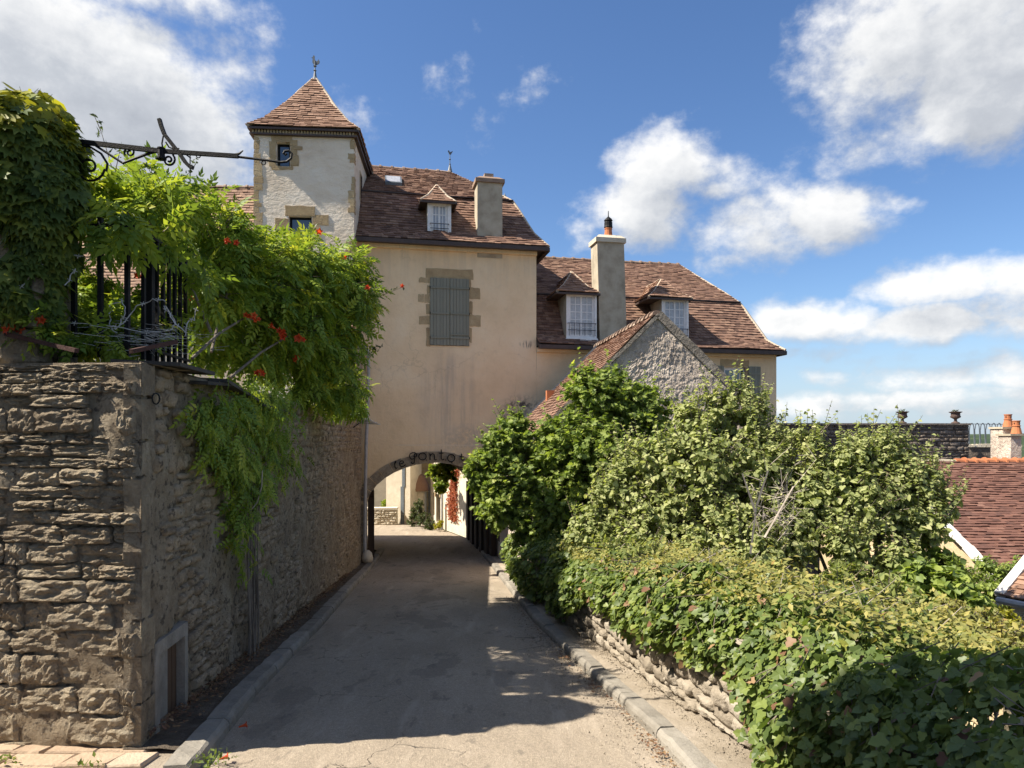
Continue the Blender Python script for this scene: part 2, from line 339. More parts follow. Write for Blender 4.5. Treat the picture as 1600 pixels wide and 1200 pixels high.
def asphalt():
    m, k, out = new_mat("worn_asphalt")
    pos = k.n.new("ShaderNodeNewGeometry").outputs["Position"]
    f = k.noise(k.scalev(pos, (1, .4, 1)), 1.3, 8, .62)
    c = k.ramp(f, [(.25, (.255, .212, .162)), (.5, (.31, .26, .20)), (.75, (.37, .312, .245))])
    g = k.noise(pos, 150, 3, .7); g2 = k.voronoi(pos, 110)
    gr = k.math("ADD", .30, k.math("ADD", k.math("MULTIPLY", g, .85), k.math("MULTIPLY", g2, .60)))
    gm = k.noise(k.scalev(pos, (1, .6, 1)), 42, 4, .75); gr = k.math("MULTIPLY", gr, k.math("ADD", .55, k.math("MULTIPLY", gm, .9)))
    cg = k.n.new("ShaderNodeCombineColor")
    for i in range(3): k.put(cg.inputs[i], gr)
    c = k.mix(1.0, c, cg.outputs[0], "MULTIPLY")
    # darker tarred repairs with a definite edge, pale dusty wear lengthwise
    n = k.noise(k.scalev(pos, (1.0, .55, 1)), .95, 5, .62, .4)
    c = k.mix(k.math("MULTIPLY", k.smooth(n, .575, .595), .42), c, (.16, .138, .114))
    n = k.noise(k.scalev(pos, (2.4, .30, 1)), 1.5, 7, .62)
    c = k.mix(k.math("MULTIPLY", k.smooth(n, .54, .70), .5), c, (.46, .39, .31))
    n = k.noise(k.scalev(pos, (1.2, .5, 1)), 4.5, 7, .65)
    c = k.mix(k.math("MULTIPLY", k.smooth(n, .58, .66), .45), c, (.12, .106, .09))
    # crazed cracks where a mask lets them through
    w = k.vmath("ADD", pos, k.vmath("MULTIPLY", k.vmath("SUBTRACT", k.noise(pos, 2.5, 5, out=1), (.5, .5, .5)), (.55, .55, 0)))
    vd = k.n.new("ShaderNodeTexVoronoi"); vd.feature = "DISTANCE_TO_EDGE"; vd.inputs["Scale"].default_value = 1.5; k.put(vd.inputs["Vector"], w)
    cr = k.math("SUBTRACT", 1.0, k.smooth(vd.outputs[0], .002, .009))
    ms = k.smooth(k.noise(pos, .8, 3), .52, .62)
    crk = k.math("MULTIPLY", cr, ms)
    c = k.mix(k.math("MULTIPLY", crk, .55), c, (.045, .04, .034))
    b = k.n.new("ShaderNodeBsdfPrincipled"); k.put(b.inputs["Base Color"], c); b.inputs["Roughness"].default_value = .93; b.inputs["Specular IOR Level"].default_value = .3
    h = k.math("ADD", k.math("MULTIPLY", g2, .6), k.math("ADD", g, k.math("MULTIPLY", crk, -2.5)))
    bn = k.n.new("ShaderNodeBump"); bn.inputs["Strength"].default_value = .9; bn.inputs["Distance"].default_value = .007; k.put(bn.inputs["Height"], h)
    b2 = k.n.new("ShaderNodeBump"); b2.inputs["Strength"].default_value = .5; b2.inputs["Distance"].default_value = .03; k.put(b2.inputs["Height"], k.noise(pos, 7, 6)); k.put(b2.inputs["Normal"], bn.outputs[0])
    k.put(b.inputs["Normal"], b2.outputs[0]); k.l.new(b.outputs[0], out.inputs[0])
    return m


MAT["asphalt"] = asphalt()
MAT["pavement"] = matte("gritty_pavement", [(0.1, (0.248, 0.207, 0.156)), (.5, (0.340, 0.290, 0.227)), (.9, (0.414, 0.359, 0.294))], scale=2.2, fine=(120, .3), bump=((120, 1.0, .012), (14, .6, .03)), rough=.95,
                        stains_and_shade=[((.24, .20, .15), 2.6, .55, .72, (1, 1, 1), .5)])
MAT["dirt"] = matte("dark_dirt", [(0.1, (.07, .055, .042)), (.5, (.125, .10, .075)), (.9, (.20, .165, .125))], scale=5, fine=(80, .35), bump=((40, 1.0, .03), (12, .8, .05)))
MAT["kerb"] = matte("granite_kerb", [(0.1, (0.156, 0.140, 0.117)), (.5, (0.234, 0.215, 0.183)), (.9, (0.312, 0.289, 0.250))], scale=5, rnd=.35, fine=(120, .25), bump=((60, .6, .008), (12, .6, .03)),
                    stains_and_shade=[((.13, .12, .10), 3.4, .58, .74, (1, 1, 1), .5)])
MAT["flag"] = matte("pinkish_flagstone", [(0.1, (0.317, 0.229, 0.158)), (.5, (0.440, 0.334, 0.238)), (.9, (0.510, 0.414, 0.317))], scale=5, rnd=.5, fine=(70, .18), bump=((30, .7, .02), (110, .4, .005)),
                    stains_and_shade=[((.28, .22, .16), 6, .60, .74, (1, 1, 1), .5)])
MAT["soil"] = matte("garden_soil", [(0.1, (.035, .034, .018)), (.5, (.065, .065, .032)), (.9, (.10, .095, .05))], scale=.7, fine=(25, .4), bump=((14, .8, .06),))
MAT["bark"] = matte("grey_brown_bark", [(0.1, (.09, .07, .055)), (.9, (.24, .205, .17))], scale=12, fine=(60, .3), stretch=(1, 1, .3), bump=((30, .8, .01),))
MAT["dry_stem"] = plain("pale_dry_stem", (.30, .26, .22), .9, var=.3, sc=9)
MAT["wire"] = plain("weathered_wire", (.42, .41, .40), .6, var=.25, sc=15)
MAT["rust"] = plain("rusted_iron", (.055, .02, .015), .85, var=.35, sc=25, bump=.5)
MAT["slab"] = matte("black_slate_slab", [(0.1, (.035, .032, .03)), (.9, (.10, .09, .08))], scale=8, rnd=.4, bump=((30, .7, .02),))
MAT["vine_leaf"] = leafy("trumpet_vine_leaf", [(0.1, (0.076, 0.160, 0.021)), (.45, (0.153, 0.276, 0.030)), (.75, (0.253, 0.376, 0.040)), (.97, (0.470, 0.503, 0.053))], (1.55, 1.40, .7), .42)
MAT["creeper_leaf"] = leafy("creeper_leaf", [(0.1, (0.045, 0.093, 0.020)), (.5, (0.092, 0.158, 0.030)), (.85, (0.173, 0.241, 0.037)), (.97, (0.346, 0.333, 0.050))], (2.2, 2.0, .8), .32)
MAT["maple_leaf"] = leafy("dark_maple_leaf", [(0.1, (0.087, 0.156, 0.030)), (.5, (0.165, 0.255, 0.052)), (.82, (0.252, 0.352, 0.063)), (.97, (0.466, 0.476, 0.077))], (1.8, 1.9, .8), .35)
MAT["redbud_leaf"] = leafy("olive_heart_leaf", [(0.1, (0.125, 0.179, 0.050)), (.45, (0.220, 0.294, 0.089)), (.8, (0.350, 0.428, 0.152)), (.97, (0.588, 0.606, 0.286))], (1.6, 1.7, .9), .35, .52)
MAT["ivy_leaf"] = leafy("ivy_leaf", [(0.1, (0.050, 0.096, 0.021)), (.45, (0.099, 0.166, 0.033)), (.78, (0.175, 0.253, 0.045)), (.97, (0.316, 0.353, 0.066))], (1.7, 1.8, .8), .28, .45, .32)
MAT["bramble_leaf"] = leafy("dry_bramble_leaf", [(0.05, (0.122, 0.149, 0.037)), (.45, (0.203, 0.250, 0.059)), (.8, (0.324, 0.338, 0.082)), (.93, (0.378, 0.230, 0.089)), (.99, (0.405, 0.122, 0.059))], (1.6, 1.5, .8), .35)
MAT["yellow_leaf"] = leafy("yellow_green_leaf", [(0.1, (.17, .20, .02)), (.9, (.36, .36, .03))], (1.8, 1.7, .6), .4)
MAT["bush_leaf"] = leafy("deep_green_leaf", [(0.1, (.025, .05, .012)), (.9, (.07, .11, .025))], (1.6, 1.7, .8), .25)
MAT["red_leaf"] = leafy("red_creeper_leaf", [(0.1, (.22, .055, .025)), (.6, (.34, .095, .04)), (.95, (.40, .18, .08))], (1.4, 1.2, 1), .3)
MAT["petal"] = leafy("orange_red_petal", [(0.1, (.50, .05, .02)), (.9, (.68, .14, .04))], (1.4, 1.0, .8), .35)
MAT["litter"] = leafy("fallen_leaf", [(0.1, (.09, .045, .03)), (.5, (.17, .09, .05)), (.9, (.33, .22, .11))], (1, 1, 1), .1)
MAT["forest"] = matte("distant_wood", [(0.2, (.018, .034, .014)), (.6, (.035, .055, .02)), (.9, (.11, .13, .05))], scale=.012, fine=(.25, .4), bump=())

MAT["rear_tile"] = matte("mottled_plain_tile", [(0.02, (.12, .075, .055)), (.3, (.22, .135, .095)), (.6, (.32, .21, .145)), (.85, (.40, .27, .18)), (.97, (.46, .30, .16))], scale=1.5, rnd=.5, fine=(60, .2), bump=((60, .4, .006),), rough=.85,
                         stains_and_shade=[((.40, .26, .08), 3.5, .60, .72, (1, 1, 1), .5), ((.13, .10, .085), 2.2, .58, .7, (1, 1, 1), .6)])
MAT["cement_pale"] = matte("pale_grey_render", [(0.1, (.38, .34, .27)), (.5, (.48, .43, .35)), (.9, (.55, .50, .42))], scale=2.5, fine=(30, .1), bump=((20, .5, .02),), stains_and_shade=[((.28, .24, .19), 2.5, .58, .74, (1, 1, .5), .5)])
MAT["hanging_vine_leaf"] = MAT["vine_leaf"]  # same leaf colour, used again on the trailing vine
MAT["bush_leaf2"] = leafy("mixed_shrub_leaf", [(0.1, (0.086, 0.137, 0.033)), (.5, (0.162, 0.227, 0.055)), (.85, (0.287, 0.346, 0.082)), (.97, (0.478, 0.455, 0.127))], (1.6, 1.7, .8), .3)
MAT["brick"] = matte("orange_brick", [(0.1, (.34, .20, .12)), (.5, (.46, .30, .19)), (.9, (.55, .40, .28))], scale=6, rnd=.6, bump=((50, .6, .01),))
MAT["urn"] = plain("weathered_urn_iron", (.085, .055, .045), .8, var=.4, sc=20, bump=.4)
MAT["white_lime"] = matte("bright_lime_verge", [(0.1, (.58, .56, .52)), (.9, (.76, .74, .70))], scale=8, bump=((40, .5, .01),), stains_and_shade=[((.33, .30, .25), 9, .52, .68, (1, 1, 1), .75)])
MAT["golden_wall"] = matte("golden_lime_wall", [(0.1, (.42, .33, .20)), (.5, (.54, .44, .28)), (.9, (.62, .53, .37))], scale=4, rnd=.35, bump=((20, .7, .02),))

# ------------------------------------------------------------------ geometry helpers
WM = {}          # world matrix of every Empty built here (read before the depsgraph updates)


def pix(px, py, Y):
    """the point seen at photo pixel px, py that lies Y metres in front of the camera"""
    return Vector(((px - CX) / FPX * Y, Y, EYE - (py - HY) / FPX * Y))


def tag(o, label=None, cat=None, group=None, kind=None):
    if label: o["label"] = label
    if cat: o["category"] = cat
    if group: o["group"] = group
    if kind: o["kind"] = kind
    return o


def thing(name, label, cat, loc, rz=0.0, group=None, kind=None):
    o = bpy.data.objects.new(name, None); COL.objects.link(o)
    o.empty_display_size = .2
    m = Matrix.Translation(Vector(loc)) @ Matrix.Rotation(rz, 4, "Z")
    o.location = loc; o.rotation_euler = (0, 0, rz)
    WM[o.name] = m
    return tag(o, label, cat, group, kind)


def root_matrix(o):
    while o.parent is not None: o = o.parent
    return WM.get(o.name, Matrix.Translation(o.location))


class MB:
    """collects faces in world coordinates; build() links them as one mesh object"""
    def __init__(s):
        s.v, s.f, s.r, s.m = [], [], [], []
    def add(s, vs, fs, rnd=0.0, m=0):
        b = len(s.v); s.v.extend(Vector(v) for v in vs)
        for f in fs:
            s.f.append([b + i for i in f]); s.r.append(rnd); s.m.append(m)
        return s
    def quad(s, a, b, c, d, rnd=0.0, m=0): return s.add([a, b, c, d], [(0, 1, 2, 3)], rnd, m)
    def tri(s, a, b, c, rnd=0.0, m=0): return s.add([a, b, c], [(0, 1, 2)], rnd, m)
    def hexa(s, p, rnd=0.0, m=0):
        """8 corners: bottom 0-3 counter-clockwise seen from above, top 4-7"""
        return s.add(p, [(3, 2, 1, 0), (4, 5, 6, 7), (0, 1, 5, 4), (1, 2, 6, 5), (2, 3, 7, 6), (3, 0, 4, 7)], rnd, m)
    def box(s, x0, x1, y0, y1, z0, z1, rnd=0.0, m=0, fr=None):
        p = [(x0, y0, z0), (x1, y0, z0), (x1, y1, z0), (x0, y1, z0), (x0, y0, z1), (x1, y0, z1), (x1, y1, z1), (x0, y1, z1)]
        if fr is not None: p = [fr.w(*q) for q in p]
        return s.hexa(p, rnd, m)
    def bar(s, a, b, w, h=None, up=(0, 0, 1), rnd=0.0, m=0):
        a, b = Vector(a), Vector(b); h = h or w
        d = (b - a).normalized(); x = d.cross(Vector(up))
        if x.length < 1e-4: x = d.cross(Vector((1, 0, 0)))
        x.normalize(); y = x.cross(d)
        p = []
        for e in (a, b):
            p += [e - x * w / 2 - y * h / 2, e + x * w / 2 - y * h / 2, e + x * w / 2 + y * h / 2, e - x * w / 2 + y * h / 2]
        return s.add(p, [(0, 1, 2, 3), (7, 6, 5, 4), (0, 4, 5, 1), (1, 5, 6, 2), (2, 6, 7, 3), (3, 7, 4, 0)], rnd, m)
    def tube(s, pts, r, n=6, closed=False, rnd=0.0, m=0):
        pts = [Vector(p) for p in pts]; k = len(pts)
        rr = r if isinstance(r, (list, tuple)) else [r] * k
        rings, prev = [], None
        for i, p in enumerate(pts):
            if closed: d = pts[(i + 1) % k] - pts[i - 1]
            else: d = pts[min(i + 1, k - 1)] - pts[max(i - 1, 0)]
            if d.length < 1e-9: d = Vector((0, 0, 1))
            d.normalize()
            x = prev - d * prev.dot(d) if prev is not None else d.cross(Vector((0, 0, 1)) if abs(d.z) < .9 else Vector((1, 0, 0)))
            if x.length < 1e-6: x = d.orthogonal()
            x.normalize(); prev = x; y = d.cross(x)
            rings.append([p + (x * math.cos(2 * math.pi * j / n) + y * math.sin(2 * math.pi * j / n)) * rr[i] for j in range(n)])
        vs = [q for ring in rings for q in ring]; fs = []
        for i in range(k if closed else k - 1):
            a, b = i * n, ((i + 1) % k) * n
            fs += [(a + j, a + (j + 1) % n, b + (j + 1) % n, b + j) for j in range(n)]
        if not closed:
            fs += [tuple(range(n))[::-1], tuple((k - 1) * n + j for j in range(n))]
        return s.add(vs, fs, rnd, m)
    def lathe(s, prof, c, n=14, rnd=0.0, m=0, arc=1.0):
        c = Vector(c); vs, fs = [], []
        for r, z in prof:
            vs += [c + Vector((math.cos(2 * math.pi * j / n) * r, math.sin(2 * math.pi * j / n) * r, z)) for j in range(n)]
        for i in range(len(prof) - 1):
            fs += [(i * n + j, i * n + (j + 1) % n, (i + 1) * n + (j + 1) % n, (i + 1) * n + j) for j in range(n)]
        fs += [tuple(range(n))[::-1], tuple((len(prof) - 1) * n + j for j in range(n))]
        return s.add(vs, fs, rnd, m)
    def prism(s, poly, d, rnd=0.0, m=0):
        """closed outline (list of points) pushed along d"""
        a = [Vector(p) for p in poly]; d = Vector(d); n = len(a)
        return s.add(a + [p + d for p in a], [tuple(range(n))[::-1], tuple(range(n, 2 * n))] + [(i, (i + 1) % n, n + (i + 1) % n, n + i) for i in range(n)], rnd, m)
    def build(s, name, mats, parent=None, origin=None, smooth=False, kind=None):
        me = bpy.data.meshes.new(name)
        if parent is not None: inv = root_matrix(parent).inverted()
        else: inv = Matrix.Translation(-Vector(origin if origin is not None else (0, 0, 0)))
        me.from_pydata([inv @ v for v in s.v], [], s.f)
        mats = mats if isinstance(mats, (list, tuple)) else [mats]
        for m in mats: me.materials.append(m)
        me.polygons.foreach_set("material_index", s.m)
        if smooth: me.polygons.foreach_set("use_smooth", [True] * len(s.f))
        at = me.attributes.new("rnd", "FLOAT", "FACE"); at.data.foreach_set("value", s.r)
        me.update()
        o = bpy.data.objects.new(name, me); COL.objects.link(o)
        if parent is not None: o.parent = parent
        elif origin is not None: o.location = origin
        if kind: o["kind"] = kind
        return o


class Fr:
    """a wall frame: s along the wall, t behind it, z up; q() reads s and z of a photo pixel at depth t behind the wall"""
    def __init__(s, ox, oy, ang):
        s.o = (ox, oy); s.a = ang; s.c, s.n = math.cos(ang), math.sin(ang)
    def w(s, a, t, z): return Vector((s.o[0] + a * s.c - t * s.n, s.o[1] + a * s.n + t * s.c, z))
    def S(s, px, t=0.0):
        k = (px - CX) / FPX
        return (k * (s.o[1] + t * s.c) - s.o[0] + t * s.n) / (s.c - k * s.n)
    def q(s, px, py, t=0.0):
        a = s.S(px, t); Y = s.o[1] + a * s.n + t * s.c
        return a, EYE - (py - HY) / FPX * Y
    @property
    def nrm(s): return Vector((-s.n, s.c, 0))


def ensure_out(mb):
    return mb


def tile_patch(mb, bl, br, tr, tl, tw=.17, ch=.105, th=.030, jit=1.0):
    """courses of plain tiles, each a lapped slab, over the quad bl br tr tl (a triangle when tr == tl)"""
    bl, br, tr, tl = map(Vector, (bl, br, tr, tl))
    up_l, up_r = tl - bl, tr - br
    L = ((up_l + up_r) / 2).length
    rows = max(1, int(round(L / ch)))
    nrm = (br - bl).cross((tl + tr) / 2 - (bl + br) / 2).normalized()
    for i in range(rows):
        f0, f1 = i / rows, min(1.0, (i + 1.35) / rows)
        a0, b0 = bl + up_l * f0, br + up_r * f0
        a1, b1 = bl + up_l * f1, br + up_r * f1
        wd = (b0 - a0).length
        if wd < .03: continue
        n = max(1, int(round(wd / tw)))
        off = (.5 if i % 2 else 0.0)
        x = -off + rng.uniform(-.1, .1)
        while x < n:
            u0, u1 = max(0, x) / n, min(n, x + .965) / n
            x += 1
            if u1 - u0 < .1 / n: continue
            h = th * (1 + jit * rng.uniform(-.3, .45)); dz = nrm * h
            sl = (up_l.normalized()) * rng.uniform(-.006, .006) * jit
            p0, p1 = a0.lerp(b0, u0) + sl, a0.lerp(b0, u1) + sl
            q0, q1 = a1.lerp(b1, u0), a1.lerp(b1, u1)
            r = rng.random()
            sg = nrm * ((mnoise.noise(p0 * .55) + .55) * .038); p0, p1, q0, q1 = p0 + sg, p1 + sg, q0 + sg, q1 + sg
            e = nrm * .004
            mb.add([p0 + e, p1 + e, p1 + dz, p0 + dz, q1 + nrm * .006, q0 + nrm * .006],
                   [(0, 1, 2, 3), (3, 2, 4, 5), (0, 3, 5), (1, 4, 2)], r)


def leaf_mesh(name, mat, parent, P, D, Nn, size, V, F, rnd=None, kind="stuff", origin=None):
    """all leaves of one plant as real faces: position, growing direction, normal and size per leaf, one outline V, F"""
    P, D, Nn, size = map(lambda a: np.asarray(a, dtype=np.float64), (P, D, Nn, size))
    D = D / (np.linalg.norm(D, axis=1, keepdims=True) + 1e-9)
    B = np.cross(D, Nn); B /= (np.linalg.norm(B, axis=1, keepdims=True) + 1e-9)
    N2 = np.cross(B, D)
    V = np.asarray(V, float); F = np.asarray(F, int); n, k = len(P), len(V)
    co = P[:, None, :] + size[:, None, None] * (V[None, :, 0:1] * B[:, None, :] + V[None, :, 1:2] * D[:, None, :] + V[None, :, 2:3] * N2[:, None, :])
    co = co.reshape(-1, 3)
    org = root_matrix(parent).translation if parent is not None else Vector(origin if origin is not None else (0, 0, 0))
    if parent is not None:
        inv = np.array(root_matrix(parent).inverted()); co = co @ inv[:3, :3].T + inv[:3, 3]
    else:
        co = co - np.array(org)
    fi = (np.arange(n)[:, None, None] * k + F[None]).reshape(-1, 3)
    me = bpy.data.meshes.new(name)
    me.vertices.add(len(co)); me.vertices.foreach_set("co", co.ravel())
    me.loops.add(fi.size); me.loops.foreach_set("vertex_index", fi.ravel().astype(np.int32))
    me.polygons.add(len(fi)); me.polygons.foreach_set("loop_start", np.arange(0, fi.size, 3, dtype=np.int32))
    me.update(calc_edges=True)
    if rnd is None: rnd = nr.random(n)
    at = me.attributes.new("rnd", "FLOAT", "FACE"); at.data.foreach_set("value", np.repeat(rnd, len(F)).astype(np.float32))
    me.materials.append(mat)
    o = bpy.data.objects.new(name, me); COL.objects.link(o)
    if parent is not None: o.parent = parent
    elif origin is not None: o.location = origin
    if kind: o["kind"] = kind
    return o


def fan(outline, cz=-.06):
    c = np.mean(np.array(outline), axis=0)
    V = [(c[0], c[1], cz)] + [(x, y, 0.0) for x, y in outline]
    n = len(outline)
    return V, [(0, 1 + i, 1 + (i + 1) % n) for i in range(n)]


OVAL = ([(0, 0, 0), (.26, .38, .05), (0, 1, -.06), (-.26, .38, .05), (0, .42, -.03)], [(0, 1, 4), (1, 2, 4), (2, 3, 4), (3, 0, 4)])
HEART_V = [(0, .12, -.05), (.30, 0, .03), (.50, .30, .08), (.34, .68, .04), (0, 1.08, -.12), (-.34, .68, .04), (-.50, .30, .08), (-.30, 0, .03), (0, .5, -.06)]
HEART = (HEART_V, [(8, i, (i + 1) % 8) for i in range(8)])
IVY = fan([(0, 0), (.30, -.06), (.50, .18), (.30, .40), (.34, .62), (0, 1.0), (-.34, .62), (-.30, .40), (-.50, .18), (-.30, -.06)])
LOBED = fan([(0, 0), (.36, .02), (.62, .30), (.34, .44), (.40, .82), (.13, .70), (0, 1.12), (-.13, .70), (-.40, .82), (-.34, .44), (-.62, .30), (-.36, .02)], -.08)


def pinnate(pairs=4):
    V, F = [], []
    def leaflet(base, ang, ln, droop):
        c, s = math.cos(ang), math.sin(ang)
        b = len(V)
        for x, y, z in OVAL[0]:
            xx, yy = x * ln * .95, y * ln
            V.append((base[0] + xx * c + yy * s, base[1] - xx * s + yy * c, base[2] + z * ln - droop * y * ln))
        for f in OVAL[1]: F.append(tuple(b + i for i in f))
    for i in range(pairs):
        y = .22 + .62 * i / max(1, pairs - 1); z = -.35 * y * y
        for sg in (-1, 1): leaflet((0, y, z), sg * R(62 - 8 * i), .36 - .02 * i, .35)
    leaflet((0, .92, -.32), 0, .36, .6)
    b = len(V)
    V.extend([(-.008, 0, 0), (.008, 0, 0), (0, .92, -.32)]); F.append((b, b + 1, b + 2))
    return V, F


PINN = pinnate(4)


def sticks(name, mat, parent, A, B, ra, rb, kind="stuff"):
    """thin three-sided stems between point arrays A and B"""
    A, B = np.asarray(A, float), np.asarray(B, float)
    ra = np.broadcast_to(ra, (len(A),)); rb = np.broadcast_to(rb, (len(A),))
    d = B - A; d /= (np.linalg.norm(d, axis=1, keepdims=True) + 1e-9)
    h = np.where(np.abs(d[:, 2:3]) < .9, np.array([[0, 0, 1.0]]), np.array([[1.0, 0, 0]]))
    x = np.cross(d, h); x /= (np.linalg.norm(x, axis=1, keepdims=True) + 1e-9); y = np.cross(d, x)
    mb = MB()
    co = []
    for P, r in ((A, ra), (B, rb)):
        for j in range(3):
            a = 2 * math.pi * j / 3
            co.append(P + r[:, None] * (math.cos(a) * x + math.sin(a) * y))
    co = np.stack(co, 1)
    for i in range(len(A)):
        mb.add(co[i], [(0, 1, 4, 3), (1, 2, 5, 4), (2, 0, 3, 5)], rng.random())
    return mb.build(name, mat, parent, kind=kind)


def blobs_from(lst, flat=1.0):
    """crown clumps read off the photograph (pixel centre, distance, pixel radius) as centres and radii in metres"""
    C, Rr = [], []
    for px, py, Y, rp in lst:
        C.append(pix(px, py, Y)); r = rp / FPX * Y
        Rr.append((r, r * flat, r))
    return np.array([tuple(c) for c in C]), np.array(Rr)


def shoots(C, Rr, n, per, r0=.35, r1=1.08, up=.25, sway=.25):
    """leafy shoots that start inside the clumps and run outward; returns leaf points, outward and shoot directions, and the stems"""
    wgt = Rr[:, 0] * Rr[:, 2]; wgt = wgt / wgt.sum()
    b = nr.choice(len(C), n, p=wgt)
    d = nr.normal(size=(n, 3)); d /= np.linalg.norm(d, axis=1, keepdims=True)
    s0 = C[b] + d * Rr[b] * r0 * nr.uniform(.6, 1.2, (n, 1))
    ext = nr.uniform(.75, r1, (n, 1)) + (nr.random((n, 1)) < .08) * .18
    d2 = d + np.array([0, 0, up]) + nr.normal(scale=sway, size=(n, 3))
    d2 /= np.linalg.norm(d2, axis=1, keepdims=True)
    s1 = C[b] + d * Rr[b] * ext * .55 + d2 * Rr[b] * ext * .45
    t = (np.arange(per)[None] + nr.uniform(0, 1, (n, per))) / per
    P = s0[:, None] * (1 - t[..., None]) + s1[:, None] * t[..., None]
    tang = (s1 - s0) / (np.linalg.norm(s1 - s0, axis=1, keepdims=True) + 1e-9)
    T = np.repeat(tang[:, None], per, 1)
    O = np.repeat(d[:, None], per, 1)
    return P.reshape(-1, 3), O.reshape(-1, 3), T.reshape(-1, 3), s0, s1


def leaf_dirs(O, T, droop=.4, side=.9, along=.4, nup=.6, nout=.5, jit=.4):
    n = len(O)
    rnd = nr.normal(size=(n, 3))
    sd_ = np.cross(T, rnd); sd_ /= (np.linalg.norm(sd_, axis=1, keepdims=True) + 1e-9)
    D = sd_ * side + T * along + np.array([0, 0, -droop]) + O * .25
    Nn = np.array([0, 0, nup]) + O * nout + nr.normal(scale=jit, size=(n, 3))
    return D, Nn


# rough stones: a handful of quarry-faced templates, scaled and shared
def rock(seed, nx=7, nz=5, rough=.22, edge=.30):
    vs, idx = [], {}
    off = Vector((seed * 3.7, seed * 1.3, seed * 9.1))
    for j in range(nz + 1):
        for i in range(nx + 1):
            x, z = i / nx - .5, j / nz - .5
            ex, ez = min(i, nx - i), min(j, nz - j)
            d = mnoise.noise(Vector((x * 3.2, z * 2.6, 0)) + off) * rough + mnoise.noise(Vector((x * 8, z * 6, 3)) + off) * rough * .75 + (mnoise.noise(Vector((x * 17, z * 12, 6)) + off) * rough * .5 if nx > 8 else 0) + (mnoise.noise(Vector((x * 2.5, math.floor((z + .5) * 4.5 + mnoise.noise(Vector((x * 3, 4, seed))) * .8) * 3.1, 2)) + off) * rough * .9 if nx > 8 else 0)
            y = -.5 + d * .9
            if ex == 0 or ez == 0: y += edge * .5
            xx = x + (mnoise.noise(Vector((z * 4, seed, 1)) + off) * .06 if ex == 0 else mnoise.noise(Vector((x * 5, z * 5, 7)) + off) * .03)
            zz = z + (mnoise.noise(Vector((x * 4, seed, 5)) + off) * .10 if ez == 0 else mnoise.noise(Vector((x * 5, z * 5, 11)) + off) * .03)
            if ex == 0 and ez == 0: xx *= .93; zz *= .90
            idx[i, j] = len(vs); vs.append((xx, y, zz))
    fs = [(idx[i, j], idx[i + 1, j], idx[i + 1, j + 1], idx[i, j + 1]) for j in range(nz) for i in range(nx)]
    ring = [(i, 0) for i in range(nx)] + [(nx, j) for j in range(nz)] + [(i, nz) for i in range(nx, 0, -1)] + [(0, j) for j in range(nz, 0, -1)]
    b = len(vs)
    for k in ring:
        v = vs[idx[k]]; vs.append((v[0], .5, v[2]))
    m = len(ring)
    for q in range(m):
        fs.append((idx[ring[(q + 1) % m]], idx[ring[q]], b + q, b + (q + 1) % m))
    return vs, fs


def rock_mesh(name, seed, mat, **kw):
    vs, fs = rock(seed, **kw)
    me = bpy.data.meshes.new(name); me.from_pydata(vs, [], fs); me.materials.append(mat); me.update()
    return me


ROCK_BIG = [rock(i, 16, 10, .165, .20) for i in range(12)]
ROCK_MED = [rock(20 + i, 5, 4, .24, .24) for i in range(9)]


def rock_meshes(tmpl, name, mat):
    out = []
    for vs, fs in tmpl:
        me = bpy.data.meshes.new(name); me.from_pydata(vs, [], fs); me.materials.append(mat); me.polygons.foreach_set("use_smooth", [len(fs) < 100] * len(fs)); me.update(); out.append(me)
    return out


def place_piece(name, me, parent, mw):
    o = bpy.data.objects.new(name, me); COL.objects.link(o); o.parent = parent
    o.matrix_local = root_matrix(parent).inverted() @ mw
    return o


def lay_stones(parent, fr, s0, s1, zlo, zhi, hs, ws, dep, tmpl, mat, limit, name="stone", skip=None, gap=.012, proud=(.0, .03), stagger=.3, zjit=0.0):
    """coursed stones on a wall frame: the nearest `limit` as single parts, the rest joined"""
    L = []
    zmin = min(zlo(s0), zlo(s1)); zmax = max(zhi(s0), zhi(s1))
    z = zmin
    while z < zmax:
        h = rng.uniform(*hs); s = s0 - rng.uniform(0, stagger)
        while s < s1:
            w = rng.uniform(*ws)
            a, b = max(s, s0), min(s + w, s1)
            mid = (a + b) / 2; za, zb = max(z, zlo(mid)), min(z + h, zhi(mid))
            if b - a > .05 and zb - za > .03 and not (skip and skip(mid, (za + zb) / 2)):
                L.append((a, b, za + rng.uniform(-zjit, zjit), zb + rng.uniform(-zjit, zjit)))
            s += w
        z += h
    cams = Vector((0, 0, EYE))
    def big(q):
        p = fr.w((q[0] + q[1]) / 2, 0, (q[2] + q[3]) / 2)
        return -(q[1] - q[0]) * (q[3] - q[2]) / (p - cams).length ** 2 * (1 / (1 + (p - cams).length))
    L.sort(key=big)
    mes = rock_meshes(tmpl, name, mat)
    joined = MB()
    for i, (a, b, za, zb) in enumerate(L):
        w, h = b - a - gap, zb - za - gap
        pr = rng.uniform(*proud)
        flip = -1 if rng.random() < .5 else 1
        M = Matrix.Translation(fr.w((a + b) / 2, dep / 2 - pr, (za + zb) / 2)) @ Matrix.Rotation(fr.a + rng.uniform(-.03, .03), 4, "Z") @ Matrix.Rotation(rng.uniform(-.035, .035), 4, "Y") @ Matrix.Diagonal((w, dep, h, 1))
        if i < limit:
            place_piece(name, rng.choice(mes), parent, M)
        else:
            vs, fs = rng.choice(tmpl)
            joined.add([M @ Vector(v) for v in vs], fs, rng.random())
    if joined.v: joined.build(name + "work", mat, parent, kind="stuff", smooth=True)
    return len(L)

